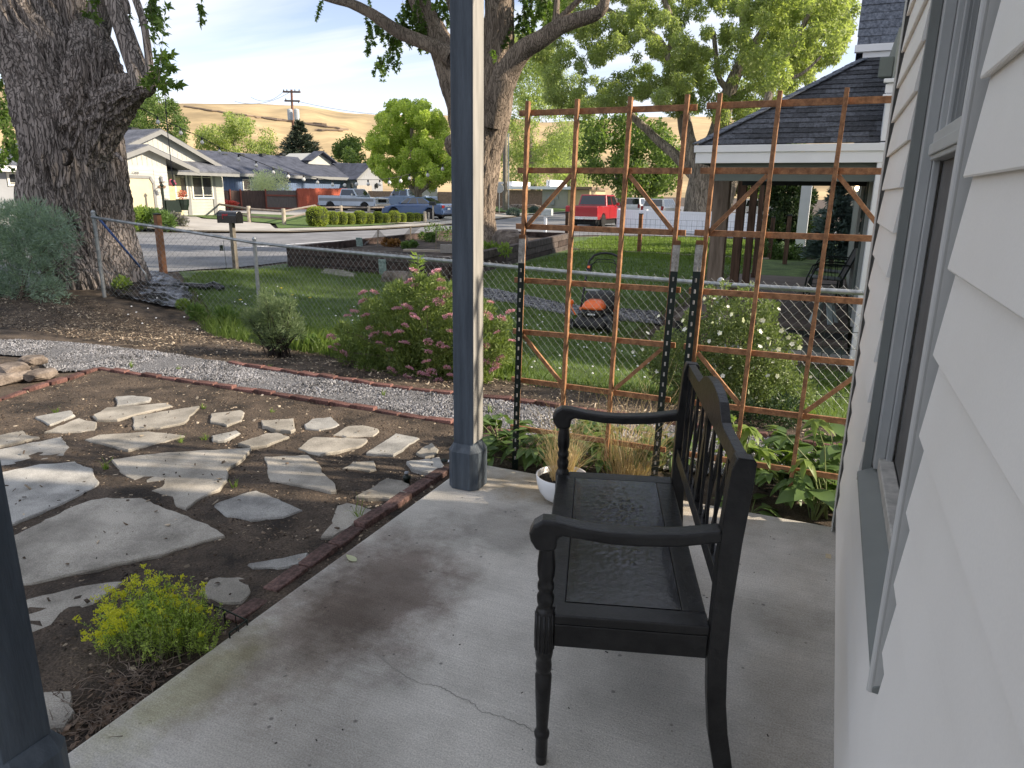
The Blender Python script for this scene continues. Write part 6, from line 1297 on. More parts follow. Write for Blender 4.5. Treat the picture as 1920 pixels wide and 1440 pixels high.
# deck, steps, stone edging
m_deck = M('deck_boards', (.10, .075, .062), .8, .25, 4, col2=(.19, .15, .13), stretch=(.4, 6, 1), fine=.15, fscale=50)
dk = thing('deck', 'low brown board deck with steps under the neighbour porch', 'deck', (-.6, 10.4, -.4))
DZ = -.17; y = 10.05; k = 0
while y < 16.5:
    b = MB(); b.b2((-1.95, y, DZ-.04), (xw-.03, y+.134, DZ)); b.build('board', m_deck, dk); y += .14
b = MB(); b.b2((-1.9, 10.03, -.5), (xw-.03, 10.048, DZ-.045)); b.build('riser', m_dark, dk)
b = MB(); b.b2((-.85, 9.62, -.33), (xw-.03, 9.75, -.295)); b.b2((-.85, 9.757, -.33), (xw-.03, 9.887, -.295)); b.b2((-.85, 9.893, -.33), (xw-.03, 10.025, -.295)); b.build('step', m_deck, dk)
b = MB(); b.b2((-.85, 9.64, -.52), (xw-.03, 9.66, -.335)); b.build('riser', m_grn, dk)
for i in range(6):
    x = -1.05+i*.26; t = thing('edging_stone', ['first', 'second', 'third', 'fourth', 'fifth', 'last'][i]+' grey stone block from the left below the neighbour steps', 'stone', (x, 9.45, -.55), 0, 'stone blocks before the neighbour steps'); b = MB(); b.box((x, 9.45, -.47), (.245, .2, .17), rs.uniform(-.05, .05)); b.build('stone', m_stoneB, t, bevel=.025)
# brown timber posts and white column
m_brn = M('brown_timber', (.085, .048, .030), .8, .3, 5, col2=(.15, .088, .058), stretch=(4, 4, .4), bump=.3, bscale=12)
m_brn2 = M('weathered_timber', (.15, .115, .092), .85, .2, 5, col2=(.23, .18, .15), stretch=(4, 4, .4), bump=.3, bscale=12)
bp = [(1349, 422, 9.9, .195, 'nearest and palest of the brown timber porch posts', m_brn2), (1386, 422, 12.2, .135, 'second brown timber porch post from the left', m_brn), (1408, 422, 14.0, .125, 'third brown timber porch post from the left', m_brn), (1423, 422, 16.0, .09, 'farthest and narrowest of the brown timber porch posts', m_brn)]
for u, v, y, w_, lb, mt in bp:
    p = A(u, v, y); zb_ = DZ if y > 10 else -.45; t = thing('timber_porch_post', lb, 'post', (p.x, y, zb_), 0, 'brown timber porch posts'); b = MB(); b.b2((p.x-w_/2, y-w_/2, zb_), (p.x+w_/2, y+w_/2, ez-.19 if y > YE+.3 else ez-.2)); b.build('post', mt, t, bevel=.006)
    b = MB(); b.b2((p.x-w_/2-.015, y-w_/2-.015, zb_+.001), (p.x+w_/2+.015, y+w_/2+.015, zb_+.10)); b.build('post_base', m_brn, t, bevel=.006)
p = A(1500, 462, 24.5); t = thing('white_column', 'white square column on a dark base in the neighbour garden', 'column', p); tp = A(1508, 335, 24.5); b = MB(); b.b2((p.x-.15, 24.35, p.z), (p.x+.15, 24.65, tp.z+1.0)); b.build('shaft', m_white, t); b = MB(); b.b2((p.x-.24, 24.3, p.z-.35), (p.x+.24, 24.7, p.z-.002)); b.build('base', m_dark, t)
p = A(1472, 488, 20); t = thing('garden_post', 'thin brown post in the neighbour lawn left of the white column', 'post', p); tp = A(1478, 405, 20); b = MB(); b.b2((p.x-.055, 19.95, p.z-.1), (p.x+.055, 20.05, tp.z)); b.build('post', m_brn, t); b = MB(); b.b2((p.x-.06, 19.94, tp.z+.001), (p.x+.06, 20.06, tp.z+.04)); b.build('cap', m_dark, t)
for i in range(7):
    u = 1445+i*11; p = A(u, 478+(i % 2)*3, 22.8); rock('garden_rock', p, (.22, .18, .16), m_rock, 'garden rock number '+['one', 'two', 'three', 'four', 'five', 'six', 'seven'][i]+' from the left in the neighbour bed behind the deck' if False else None, seed=i+40) if False else None
p = A(1480, 485, 22.6); rbk = thing('rock_edging', 'line of rough rocks edging the neighbour flower bed behind the deck', 'rocks', p)
for i in range(9): q = A(1438+i*10, 482+rs.uniform(-3, 3), 22.6+rs.uniform(-.2, .2)); rock('rock', q, (.2, .16, .15), m_rock, parent=rbk, seed=i+40, sub=2)
# wall lantern (lit)
lx = AX(1607, 352, xw-.12); t = thing('wall_lantern', 'lit black wall lantern glowing by the neighbour door', 'lamp', lx)
b = MB(); b.lathe([(.001, -.02), (.05, -.02), (.055, -.005), (.05, .0)], lx-Vector((0, 0, .12)), 8); b.lathe([(.055, 0), (.06, .02), (.03, .06), (.01, .08)], lx+Vector((0, 0, .10)), 8); b.bar(lx+Vector((0, 0, .15)), lx+Vector((.13, 0, .15)), .02, .02); b.build('frame', m_tgreen, t)
for k in range(4): a = k*math.pi/2+.78; b = MB(); b.tube([lx+Vector((.05*math.cos(a), .05*math.sin(a), -.12)), lx+Vector((.055*math.cos(a), .055*math.sin(a), .10))], .005, 5); b.build('bar', m_tgreen, t)
b = MB(); b.lathe([(.004, -.05), (.022, -.03), (.028, .0), (.018, .04), (.004, .055)], lx, 10); b.build('bulb', M('lamp_glow', (1, .85, .6), .5, emit=(1, .72, .40), es=5), t, smooth=True)
# patio chairs
def chair(loc, rz, label):
    t = thing('patio_chair', label, 'chair', loc, rz, 'black metal patio chairs'); k = dict(parent=t, local=True); ms = m_tgreen
    b = MB(); b.add([(-.22, -.25, .42), (.25, -.25, .45), (.25, .25, .45), (-.22, .25, .42)], [(0, 1, 2, 3)]); b.add([(-.22, -.25, .435), (.25, -.25, .465), (.25, .25, .465), (-.22, .25, .435)], [(0, 1, 2, 3)]); b.build('seat', ms, **k)
    b = MB(); b.prism([(-.22, -.23, .46), (-.22, .23, .46), (-.42, .23, 1.0), (-.42, -.23, 1.0)], (-.012, 0, -.006)); b.build('backrest', M('sling_fabric', (.06, .06, .065), .7, .1, 20), **k)
    for s in (-.25, .25):
        b = MB(); b.tube([(-.20, s, .0), (-.20, s, .44), (-.43, s, 1.02)], .013, 6); b.build('rear_leg', ms, **k)
        b = MB(); b.tube([(.30, s, 0), (.27, s, .40), (.20, s, .60), (.08, s, .665), (-.10, s, .67), (-.29, s, .66)], .013, 6); b.build('front_leg', ms, **k)
        b = MB()
        for x in (.12, .0, -.1): b.tube([(x, s, .43), (x+.02, s, .655)], .006, 5)
        b.tube([(.28, s, .18), (-.2, s, .18)], .008, 5); b.build('arm_bars', ms, **k)
    return t
cp = A(1560, 500, 12.6); chair((cp.x-.06, 12.3, DZ), math.pi+.10, 'nearer black metal patio chair on the neighbour deck'); chair((cp.x-.02, 13.5, DZ), math.pi+.05, 'farther black metal patio chair on the neighbour deck')
# upturned pale stool in front of the steps
p = A(1545, 590, 10.6); t = thing('plastic_stool', 'small pale green plastic table with splayed legs on the deck edge', 'stool', (p.x, 10.6, DZ)); b = MB(); b.lathe([(.15, .0), (.16, .012), (.15, .022)], (p.x, 10.6, DZ+.30), 16); b.build('top', M('pale_plastic', (.38, .45, .45), .5), t)
for k in range(4): a = k*1.571+.5; b = MB(); b.bar((p.x+.08*math.cos(a), 10.6+.08*math.sin(a), DZ+.298), (p.x+.19*math.cos(a), 10.6+.19*math.sin(a), DZ+.002), .07, .018); b.build('leg', M('pale_plastic', (.38, .45, .45), .5), t)
# green wire mesh on the near side of the fence
wf_ = thing('wire_mesh_fence', 'thin dark green wire mesh fencing close to the neighbour corner board', 'fence', (.0, 6.35, -.45)); b = MB()
for i in range(8): x = -.75+i*.155; b.tube([(x, 6.45, -.5), (x, 6.45, .42)], .0028, 4)
for j in range(7): z = -.42+j*.14; b.tube([(-.8, 6.452, z), (.5, 6.452, z)], .0028, 4)
b.build('wires', m_tgreen, wf_)
# ------------------------------------------------------------------ welded wire fence with brown posts, white vinyl fence
wp = [GG(1062, 468), GG(1198, 475), GG(1333, 482), GG(1442, 487)]
wwf = thing('welded_wire_fence', 'welded wire fence with brown posts crossing the lawn behind the mower', 'fence', wp[1]); hz_ = A(1199, 402, wp[1].y).z-wp[1].z
m_cedar = M('cedar_post', (.26, .115, .055), .7)
for i, p in enumerate(wp):
    b = MB(); w_ = .055; b.b2((p.x-w_, p.y-w_, p.z-.1), (p.x+w_, p.y+w_, p.z+hz_)); o = b.build('post', m_cedar if i == 1 else m_brn, wwf, bevel=.005); b = MB(); b.b2((p.x-w_-.004, p.y-w_-.004, p.z+hz_+.001), (p.x+w_+.004, p.y+w_+.004, p.z+hz_+.03)); b.build('cap', m_dark, o)
b = MB(); d_ = MB()
for a, c in zip(wp[:-1], wp[1:]):
    L = (c-a).length; n = int(L/.15)
    for i in range(n+1): p = a.lerp(c, i/n)+Vector((0, -.06, 0)); b.tube([p+Vector((0, 0, .05)), p+Vector((0, 0, hz_*.88))], .0030, 4, cap=False)
    for j in range(7): z = .08+j*(hz_*.88-.08)/6; b.tube([a+Vector((0, -.063, z)), c+Vector((0, -.063, z))], .0030, 4, cap=False)
    d_.bar(a+Vector((0, -.08, .03)), c+Vector((0, -.08, .03)), .03, .06)
o = b.build('wires', m_tgreen, wwf); o['kind'] = 'stuff'; d_.build('bottom_board', M('pale_plank', (.42, .36, .29), .8), wwf)
m_vin = M('white_vinyl', (.78, .80, .84), .4, .02, 2)
va = GG(1158, 429); vb_ = GG(1288, 438); vd = (vb_-va).normalized(); vh = A(1160, 393, va.y).z-va.z
vf = thing('vinyl_fence', 'white vinyl privacy fence along the far side of the lawn', 'fence', va); L = 0.0; i = 0
while L < 12:
    p = va+vd*L; p.z = g(p.x, p.y); b = MB(); b.box(p+Vector((0, 0, vh/2)), (.13, .13, vh+.05), math.atan2(vd.y, vd.x)); o = b.build('post', m_vin, vf, bevel=.008); b = MB(); b.box(p+Vector((0, 0, vh+.04)), (.15, .15, .03), math.atan2(vd.y, vd.x)); b.build('cap', m_vin, o)
    if L < 10:
        q = p+vd*2.4; q.z = g(q.x, q.y)
        b = MB(); b.bar(p+vd*.066+Vector((0, 0, vh-.05)), q-vd*.066+Vector((0, 0, vh-.05)), .05, .13); b.build('top_rail', m_vin, vf, bevel=.006); b = MB(); b.bar(p+vd*.066+Vector((0, 0, .1)), q-vd*.066+Vector((0, 0, .1)), .05, .14); b.build('bottom_rail', m_vin, vf, bevel=.006)
        n = 14
        for k in range(n):
            s = .067+(2.4-.134)*k/n; e = .067+(2.4-.134)*(k+.93)/n; b = MB(); b.bar(p+vd*s+Vector((0, 0, (vh-.03)/2+.05)), p+vd*e+Vector((0, 0, (vh-.03)/2+.05)), .025, vh-.29); b.build('panel', m_vin, vf)
    L += 2.4

# ------------------------------------------------------------------ houses across the street
def gable(parent, x, y0, y1, z0, ze, zp, depth, wallm, roofm, trimm, over=.45, name='gable_wall', th=.16, overx=.35):
    """front wall at x facing +X with a gable, roof running back in -X; ze eave, zp ridge underside"""
    ym = (y0+y1)/2; b = MB(); b.prism([(x, y0, z0), (x, y1, z0), (x, y1, ze), (x, ym, zp), (x, y0, ze)], (-depth, 0, 0)); b.build(name, wallm, parent)
    sl_ = (zp-ze)/(ym-y0)
    for s, yo in ((-1, y0), (1, y1)):
        e = Vector((x+overx, yo+s*over, ze-sl_*over)); r_ = Vector((x+overx, ym, zp)); b = MB(); b.prism([e+Vector((0, 0, .03)), r_+Vector((0, 0, .03)), r_+Vector((0, 0, .03+th*.5)), e+Vector((0, 0, .03+th*.5))], (-depth-overx, 0, 0)); rf = b.build('roof', roofm, parent)
        b = MB(); b.prism([e+Vector((.002, 0, -.17)), r_+Vector((.002, 0, -.17)), r_+Vector((.002, 0, .06)), e+Vector((.002, 0, .06))], (.04, 0, 0)); b.build('fascia', trimm, rf)
    return sl_
m_cream = M('cream_siding', (.42, .42, .38), .7, .05, 2, col2=(.46, .46, .42)); m_creamw = M('cream_white_siding', (.44, .445, .42), .7, .05, 2); m_gdoor = M('garage_door_cream', (.50, .44, .31), .6, .04, 2, col2=(.53, .47, .34))
m_greytrim = M('roof_trim_grey', (.22, .225, .225), .6, .06, 3); m_roofg = M('grey_asphalt_roof', (.085, .095, .12), .9, .25, 1.5, col2=(.14, .15, .18), fine=.3, fscale=14)
m_roofb = M('slate_blue_roof', (.045, .052, .075), .9, .2, 1.5, col2=(.075, .084, .115), fine=.3, fscale=14); m_blue = M('blue_siding', (.105, .155, .26), .7, .08, 2, col2=(.13, .185, .30)); m_bluegrey = M('grey_siding', (.27, .285, .31), .7, .05, 2)
m_creamtrim = M('window_frame_cream', (.72, .71, .64), .5, .03, 3); m_win = glassmat('dark_window', (.03, .035, .04), .06)
def siding_lines(parent, x, y0, y1, z0, z1, step, mat, name='siding_board', vertical=False):
    """narrow shadow-casting laps, too fine to pick apart at this distance"""
    b = MB()
    if vertical:
        y = y0+step/2
        while y < y1: zz = z1(y) if callable(z1) else z1; b.b2((x, y-.02, z0), (x+.015, y+.02, zz)); y += step
    else:
        z = z0
        while z+step <= z1: b.prism([(x, y0, z), (x+.022, y0, z), (x+.006, y0, z+step), (x, y0, z+step)], (0, y1-y0, 0)); z += step
    o = b.build(name, mat, parent); o['kind'] = 'stuff'; return o
def window(parent, x, y0, y1, z0, z1, cols, trim, name='window', sash=None):
    w_ = .09; b = MB(); b.b2((x, y0-w_, z0-w_), (x+.05, y1+w_, z0)); b.b2((x, y0-w_, z1), (x+.05, y1+w_, z1+w_)); b.b2((x, y0-w_, z0), (x+.05, y0, z1)); b.b2((x, y1, z0), (x+.05, y1+w_, z1)); o = b.build(name, trim, parent)
    n = cols
    for k in range(n):
        a = y0+(y1-y0)*k/n; e = y0+(y1-y0)*(k+1)/n; b = MB(); b.b2((x+.004, a+.035, z0), (x+.015, e-.035, z1)); b.build('pane', m_win, o)
    b = MB()
    for k in range(1, n): a = y0+(y1-y0)*k/n; b.b2((x+.002, a-.034, z0), (x+.04, a+.034, z1))
    for zz in (z0+(z1-z0)*.10, z1-(z1-z0)*.10): b.b2((x+.016, y0, zz-.012), (x+.022, y1, zz+.012))
    b.build('mullion', trim, o); return o
# cream house
XG = GG(312, 411).x; ch = thing('cream_house', 'cream house with a garage and double gable across the street', 'house', (XG, A(300, 410, 25).y, g(XG, 28)))
f_ = lambda u, v, x=None: AX(u, v, XG if x is None else x)
pk = f_(268, 270); er = f_(364, 322); gr = f_(313, 320); zb0 = g(XG, 27)-.1
yr = gr.y; yl = 2*pk.y-yr; sl_ = (pk.z-er.z)/(er.y-pk.y); ze_ = pk.z-sl_*(yr-pk.y)
gable(ch, XG, yl, yr, zb0, ze_-.05, pk.z-.12, 7, m_creamw, m_roofg, m_greytrim, over=er.y-yr, name='garage_wall')
top = f_(285, 332); dl = f_(288, 345)
d1 = f_(288, 360).y; d0 = d1-4.9
b = MB(); b.prism([(XG+.004, d0, zb0), (XG+.004, d1, zb0), (XG+.004, d1, f_(288, 345).z), (XG+.004, f_(279, 334).y, f_(279, 334).z), (XG+.004, d0+.5, f_(279, 334).z), (XG+.004, d0, f_(288, 345).z)], (.02, 0, 0)); gd = b.build('garage_door', m_gdoor, ch)
b = MB(); e1 = .16
pth = [(d1+.02, zb0), (d1+.02, f_(288, 345).z+.03), (f_(279, 334).y+.03, f_(279, 334).z+.05), (d0+.47, f_(279, 334).z+.05), (d0-.02, f_(288, 345).z+.03), (d0-.02, zb0)]
for (ya, za), (yb, zb2) in zip(pth[:-1], pth[1:]): b.bar((XG+.03, ya, za), (XG+.03, yb, zb2), .07, .14, (0, 0, 1) if abs(zb2-za) < .5 else (0, 1, 0))
b.build('door_trim', m_greytrim, gd)
siding_lines(ch, XG, d1+.12, yr-.02, zb0, f_(300, 312).z, .16, m_creamw); siding_lines(ch, XG, yl+.05, d1+.1, f_(279, 332).z+.15, f_(300, 312).z, .16, m_creamw)
zg0 = f_(300, 311).z; siding_lines(ch, XG, yl+.1, yr-.1, zg0, lambda y: ze_-.05+sl_*(min(y-yl, yr-y))-.28, .28, m_cream, 'gable_battens', True)
# house number
fc = bpy.data.curves.new('num', 'FONT'); fc.body = '1388'; fc.size = .17; fc.extrude = .012; fc.space_character = 1.25; o = bpy.data.objects.new('num', fc); C.objects.link(o); bpy.context.view_layer.update(); me = bpy.data.meshes.new_from_object(o.evaluated_get(bpy.context.evaluated_depsgraph_get())); bpy.data.objects.remove(o)
q = f_(246, 326); o = link('house_number', me, m_greytrim, ch, loc=Vector((XG+.03, q.y, q.z))-origin(ch), rot=(R(90), 0, R(90)))
# cross and lamp on the garage wall
q = f_(302, 352); b = MB(); b.b2((XG+.03, q.y-.05, q.z-.32), (XG+.06, q.y+.05, q.z+.28)); b.b2((XG+.062, q.y-.22, q.z+.0), (XG+.08, q.y+.22, q.z+.09)); b.build('wall_cross', M('brown_cross', (.16, .10, .06), .7), ch)
q = f_(302, 336); b = MB(); b.lathe([(.02, -.2), (.11, -.1), (.12, .12), (.04, .2)], (XG+.14, q.y, q.z), 8); b.build('wall_light', M('frosted', (.6, .6, .58), .3), ch)
# main gable behind, entry wall
XM = XG-2.2; mp2 = f_(292, 241, XM); me_ = f_(431, 325, XM); ye = f_(417, 330, XM).y; sl2 = (mp2.z-me_.z)/(me_.y-mp2.y); yl2 = 2*mp2.y-ye
gable(ch, XM, yl2, ye, zb0, mp2.z-sl2*(ye-mp2.y)-.05, mp2.z-.12, 9, m_creamw, m_roofg, m_greytrim, over=me_.y-ye, name='main_wall')
zsh = f_(345, 322, XM).z
siding_lines(ch, XM, yr+.05, ye-.05, zb0, zsh, .17, m_cream); siding_lines(ch, XM, yl2+.3, ye-.3, f_(380, 305, XM).z+.1, lambda y: mp2.z-.12-sl2*abs(y-mp2.y)-.25, .30, m_creamw, 'gable_battens', True)
b = MB(); q0 = f_(352, 306, XM); q1 = f_(405, 308, XM); q2 = f_(414, 325, XM+1.1); q3 = f_(364, 324, XM+1.1); b.prism([Vector((XM+.02, yr-.6, q0.z)), Vector((XM+.02, ye-.2, q1.z)), Vector((XM+1.1, ye+.3, q2.z)), Vector((XM+1.1, yr-.6, q2.z))], (0, 0, .09)); b.build('entry_roof', m_roofg, ch)
b = MB(); b.b2((XM+.9, yr+.0, q2.z-.16), (XM+1.09, ye+.25, q2.z-.005)); b.build('entry_fascia', m_greytrim, ch)
qa = f_(331, 369, XM); qb = f_(346, 328, XM); window(ch, XM+.01, qa.y, qb.y, qa.z, qb.z, 1, m_creamtrim); qa = f_(363, 370, XM); qb = f_(394, 329, XM); window(ch, XM+.01, qa.y, qb.y, qa.z, qb.z, 2, m_creamtrim)
for u in (352, 401): q = f_(u, 360, XM); b = MB(); b.b2((XM+.012, q.y-.13, zb0), (XM+.06, q.y+.13, zsh)); b.build('trim_board', m_greytrim, ch)
q = f_(317, 350, XM); b = MB(); b.b2((XM+.01, q.y-.1, zb0), (XM+.05, q.y+.75, zb0+2.2)); b.build('door', M('yellow_door', (.48, .43, .27), .6), ch)
b = MB(); q = f_(250, 243, XM-3); b.box((XM-3, q.y, q.z+.0), (.35, .5, .2)); b.build('roof_vent', m_dark, ch)
# garden in front of the cream house
def fbush(u, v, w_, h_, mat, label, n=2500, size=.10, y=None, cat='bush', name='garden_bush'):
    p = AX(u, v, y) if y else GG(u, v); s = 1/ppm(p); t = thing(name, label, cat, p); cl = [((p.x+random.uniform(-1, 1)*w_*s*.35, p.y+random.uniform(-1, 1)*w_*s*.3, p.z+h_*s*random.uniform(.35, .7)), (w_*s*.25, w_*s*.25, h_*s*.33)) for k in range(9)]; pts, d = clump_pts(cl, n, .2); pts[:, 2] = np.maximum(pts[:, 2], p.z); leaves('foliage', pts, size, mat, t, .5, d+np.array([0, 0, .3])); shrub_parts(t, p, [k[0] for k in cl], int(u), m_twig, 10, .012); return t
random.seed(17)
fbush(262, 434, 60, 44, m_leafB, 'flowering garden bush before the cream garage door', 2600); fbush(300, 436, 52, 46, m_leafA, 'tall garden plants next to the cream garage corner', 2400); fbush(333, 428, 30, 32, leafmat('lavender', (.10, .12, .09), (.30, .28, .32), .3, .6), 'grey lavender clump by the driveway edge', 1600); fbush(236, 436, 34, 34, m_leafB, 'yellow-green shrub half hidden by the old tree', 1500)
fbush(22, 395, 95, 46, m_leafB, 'bright yellow-green shrub left of the old tree', 3000, .09); fbush(468, 384, 0.1, .1, m_dkt, 'x', 4) if False else None
fbush(433, 391, 34, 15, leafmat('red_leaf', (.16, .02, .025), (.30, .05, .05), .3, .5), 'low dark red shrub behind the mailbox', 1300, .10, y=-37)
fbush(505, 398, 72, 80, leafmat('silver_leaf', (.42, .46, .36), (.78, .80, .68), .5, .5), 'silvery leaved small tree in front of the blue house', 7000, .12, y=-44.5, cat='tree', name='silver_tree')
p = AX(333, 404, XG+.9); t = thing('flower_pot', 'dark pot of pink and orange flowers on a black stand by the entry', 'flower pot', p); s = 1/ppm(p)
b = MB(); b.lathe([(8*s, 0), (11*s, 10*s), (12*s, 20*s)], p+Vector((0, .4, .25)), 12); b.build('pot', m_tgreen, t); pts, d = clump_pts([((p.x, p.y+.4, p.z+.25+28*s), 10*s)], 220, .0); leaves('flowers', pts, .07, leafmat('orange_pink', (.50, .10, .12), (.70, .30, .12), .3, .6), t, .8); pts, d = clump_pts([((p.x, p.y-.1, p.z+.3+48*s), 6*s)], 130, .0); leaves('pink_flowers', pts, .07, leafmat('hot_pink', (.60, .08, .20), (.75, .25, .40), .3, .6), t, .8); b = MB(); b.b2((p.x-.1, p.y-.7, p.z+.15), (p.x+.1, p.y+.2, p.z+.75)); b.tube([(p.x, p.y-.75, p.z), (p.x, p.y-.75, p.z+1.35)], .06, 8); b.lathe([(.02, 0), (.11, .08), (.02, .2)], (p.x, p.y-.75, p.z+1.35), 8); b.build('stand', m_tgreen, t)

# grey house at the far left
XL = -33.0; lh = thing('grey_house', 'grey-blue house with a slate roof at the far left edge', 'house', (XL, 9, 0)); a0 = AX(-60, 320, XL); a1 = AX(62, 316, XL); rz = AX(30, 258, XL-4)
b = MB(); b.b2((XL-7, a0.y-6, -.3), (XL, a1.y-.6, a1.z)); b.build('wall', m_bluegrey, lh); b = MB(); b.prism([(XL+.5, a0.y-7, a1.z-.1), (XL+.5, a0.y-7, a1.z+.06), (XL-4, a0.y-7, rz.z), (XL-8.5, a0.y-7, a1.z)], (0, a1.y-a0.y+7, 0)); b.build('roof', m_roofg, lh)
b = MB(); b.b2((XL+.501, a0.y-7, a1.z-.17), (XL+.56, a1.y, a1.z+.07)); b.build('gutter', m_white, lh); qa = AX(18, 345, XL); qb = AX(41, 324, XL); window(lh, XL+.01, qa.y, qb.y, qa.z, qb.z, 2, m_creamtrim)

# blue house
XB = -47.0; bh = thing('blue_house', 'long blue house with a dark slate roof and small grey garage gable across the street', 'house', (XB, 44, 0)); fb = lambda u, v, x=XB: AX(u, v, x)
gp = fb(693, 306); el = fb(668, 331); erb = fb(722, 343); y0, y1 = fb(670, 340).y, fb(717, 345).y; zb1 = g(-40, 45)-.2; zev = fb(669, 331).z
ym = gp.y; hw = max(ym-y0, y1-ym); gable(bh, XB, ym-hw, ym+hw, zb1, zev, gp.z-.1, 10, m_bluegrey, m_roofb, m_greytrim, over=.7, name='garage_wall')
qa = fb(664, 390); qb = fb(698, 348); b = MB(); b.b2((XB+.005, fb(664, 360).y+.5, zb1), (XB+.03, fb(697, 360).y, qb.z)); b.build('garage_door', M('taupe_door', (.34, .31, .27), .6), bh)
siding_lines(bh, XB, ym-hw+.1, ym+hw-.1, zev+.1, lambda y: gp.z-.1-(gp.z-.1-zev)/hw*abs(y-ym)-.25, .35, m_bluegrey, 'gable_battens', True)
for u in (656.5, 704): q = fb(u, 348); b = MB(); b.lathe([(.04, -.3), (.16, -.15), (.18, .12), (.05, .3)], (XB+.2, q.y, q.z), 8); b.build('wall_light', m_dark, bh)
XS = XB-1.5; wl0 = AX(392, 340, XS); wl1 = AX(668, 336, XS); zE = AX(560, 331, XS).z
b = MB(); b.b2((XS-8, wl0.y-1, zb1), (XS, wl1.y, zE-.02)); b.build('wall', m_blue, bh); siding_lines(bh, XS, wl0.y-.9, wl1.y-.1, zb1, zE-.1, .30, m_blue, 'siding_battens', True)
rdg = AX(470, 288, XS-5); b = MB(); b.prism([(XS+.7, wl0.y-2, zE-.1), (XS+.7, wl0.y-2, zE+.08), (XS-5, wl0.y-2, rdg.z), (XS-11, wl0.y-2, zE)], (0, AX(600, 300, XS-5).y-wl0.y+2, 0)); b.build('roof', m_roofb, bh)
ry = AX(598, 300, XS-5).y; b = MB(); b.prism([(XS+.7, ry, zE-.1), (XS+.7, ry, zE+.08), (XS-3.6, ry, AX(640, 305, XS-3.6).z), (XS-8, ry, zE)], (0, AX(690, 305, XS-3.6).y-ry, 0)); b.build('lower_roof', m_roofb, bh)
b = MB(); b.b2((XS+.701, wl0.y-2, zE-.2), (XS+.78, wl1.y+.3, zE+.06)); b.build('gutter', m_greytrim, bh)
q0 = AX(578, 300, XS-3.0); q1 = AX(621, 304, XS-3.0); qp = AX(598, 287, XS-3.0); b = MB(); b.prism([(XS-3, q0.y, q0.z-.4), (XS-3, q1.y, q0.z-.4), (XS-3, q1.y, q0.z), (XS-3, qp.y, qp.z), (XS-3, q0.y, q0.z)], (-4, 0, 0)); b.build('dormer', m_creamw, bh); b = MB(); b.bar((XS-3.0, q0.y-.3, q0.z-.1), (XS-3.0, qp.y, qp.z+.16), 1.2, .12, (0, 0, 1)); b.bar((XS-3.0, qp.y, qp.z+.16), (XS-3.0, q1.y+.3, q0.z-.1), 1.2, .12, (0, 0, 1)); b.build('dormer_roof', m_roofb, bh)
for u, v in [(385, 291), (420, 291), (452, 291), (492, 290), (530, 289), (600, 307), (655, 308), (438, 297), (537, 311)]: q = AX(u, v, XS-4.2); b = MB(); b.box(q, (.4, .5, .22)); b.build('roof_vent', m_dark, bh)
qa = AX(457, 357, XS); qb = AX(468, 338, XS); window(bh, XS+.01, qa.y, qb.y, qa.z, qb.z, 1, m_creamtrim)
# board fence with a red stretch
XF = -41.5
bf = thing('board_fence', 'dark board fence with a bright red-orange stretch behind the silver pickup', 'fence', (XF, 40, 0)); m_fd = M('fence_dark', (.065, .042, .035), .85, .25, 4, stretch=(1, 8, .5)); m_fg = M('fence_grey', (.13, .11, .10), .85, .25, 4, stretch=(1, 8, .5)); m_fr = M('fence_red', (.42, .085, .045), .75, .12, 4, col2=(.50, .125, .07), stretch=(1, 8, .5)); m_fo = M('fence_orange', (.62, .14, .04), .7, .1, 4)
def boards(u0, u1, vt, vb, mat, nm, x=XF):
    p = AX(u0, vt, x); q = AX(u1, vt, x); zb_ = AX((u0+u1)/2, vb, x).z; b = MB(); y = p.y; i = 0
    while y < q.y-.02: b.b2((x, y+.004, zb_), (x+.02+.006*(i % 2), min(q.y, y+.15)-.004, p.z+(q.z-p.z)*(y-p.y)/(q.y-p.y)+random.uniform(-.02, .02))); y += .155; i += 1
    o = b.build(nm, mat, bf); o['kind'] = 'stuff'
boards(412, 496, 357, 396, m_fd, 'dark_boards'); boards(497, 555, 357, 396, m_fg, 'grey_boards'); boards(556, 650, 353, 399, m_fr, 'red_boards'); boards(743, 770, 362, 378, m_fo, 'orange_boards', -50)
b = MB(); p = AX(498, 366, XF+.05); q = AX(555, 367, XF+.05); b.bar(p, q, .05, .12); p = AX(498, 390, XF+.05); q = AX(555, 391, XF+.05); b.bar(p, q, .05, .12); b.build('rail', M('fence_rail_red', (.20, .06, .04), .8), bf)
for u in (430, 450, 497, 556): p = AX(u, 356, XF+.09); z1 = AX(u, 397, XF+.09).z; b = MB(); b.b2((XF+.08, p.y-.05, z1), (XF+.16, p.y+.05, p.z+.05)); b.build('post', M('fence_rail_red', (.20, .06, .04), .8), bf)
# split rail fence along the lawn
sr = thing('rail_fence', 'pale split rail fence along the front lawn across the street', 'fence', GG(533, 420)); m_rail = M('pale_rail', (.36, .31, .24), .8, .2, 6, col2=(.50, .45, .37)); pp = [GG(405, 402, .1), GG(468, 416, .1), GG(533, 421, .1), GG(592, 405, .1), GG(640, 404, .1), GG(692, 404, .1), GG(750, 402, .1), GG(797, 416, .1)]
hh = A(533, 391, pp[2].y).z-pp[2].z
for i, p in enumerate(pp): b = MB(); b.tube([p-Vector((0, 0, .1)), p+Vector((0, 0, hh*(1 if i < 3 else .8)))], .10, 10); b.build('post', m_rail, sr, bevel=.02)
for i, (a, c) in enumerate(zip(pp[:-1], pp[1:])):
    if i == 6: continue
    for z in ((.35, .82) if i < 3 else (.66,)): b = MB(); b.tube([a+Vector((0, 0, hh*z)), c+Vector((0, 0, hh*z))], .055, 8); b.build('rail', M('grey_rail', (.20, .17, .145), .85, .2, 6), sr)
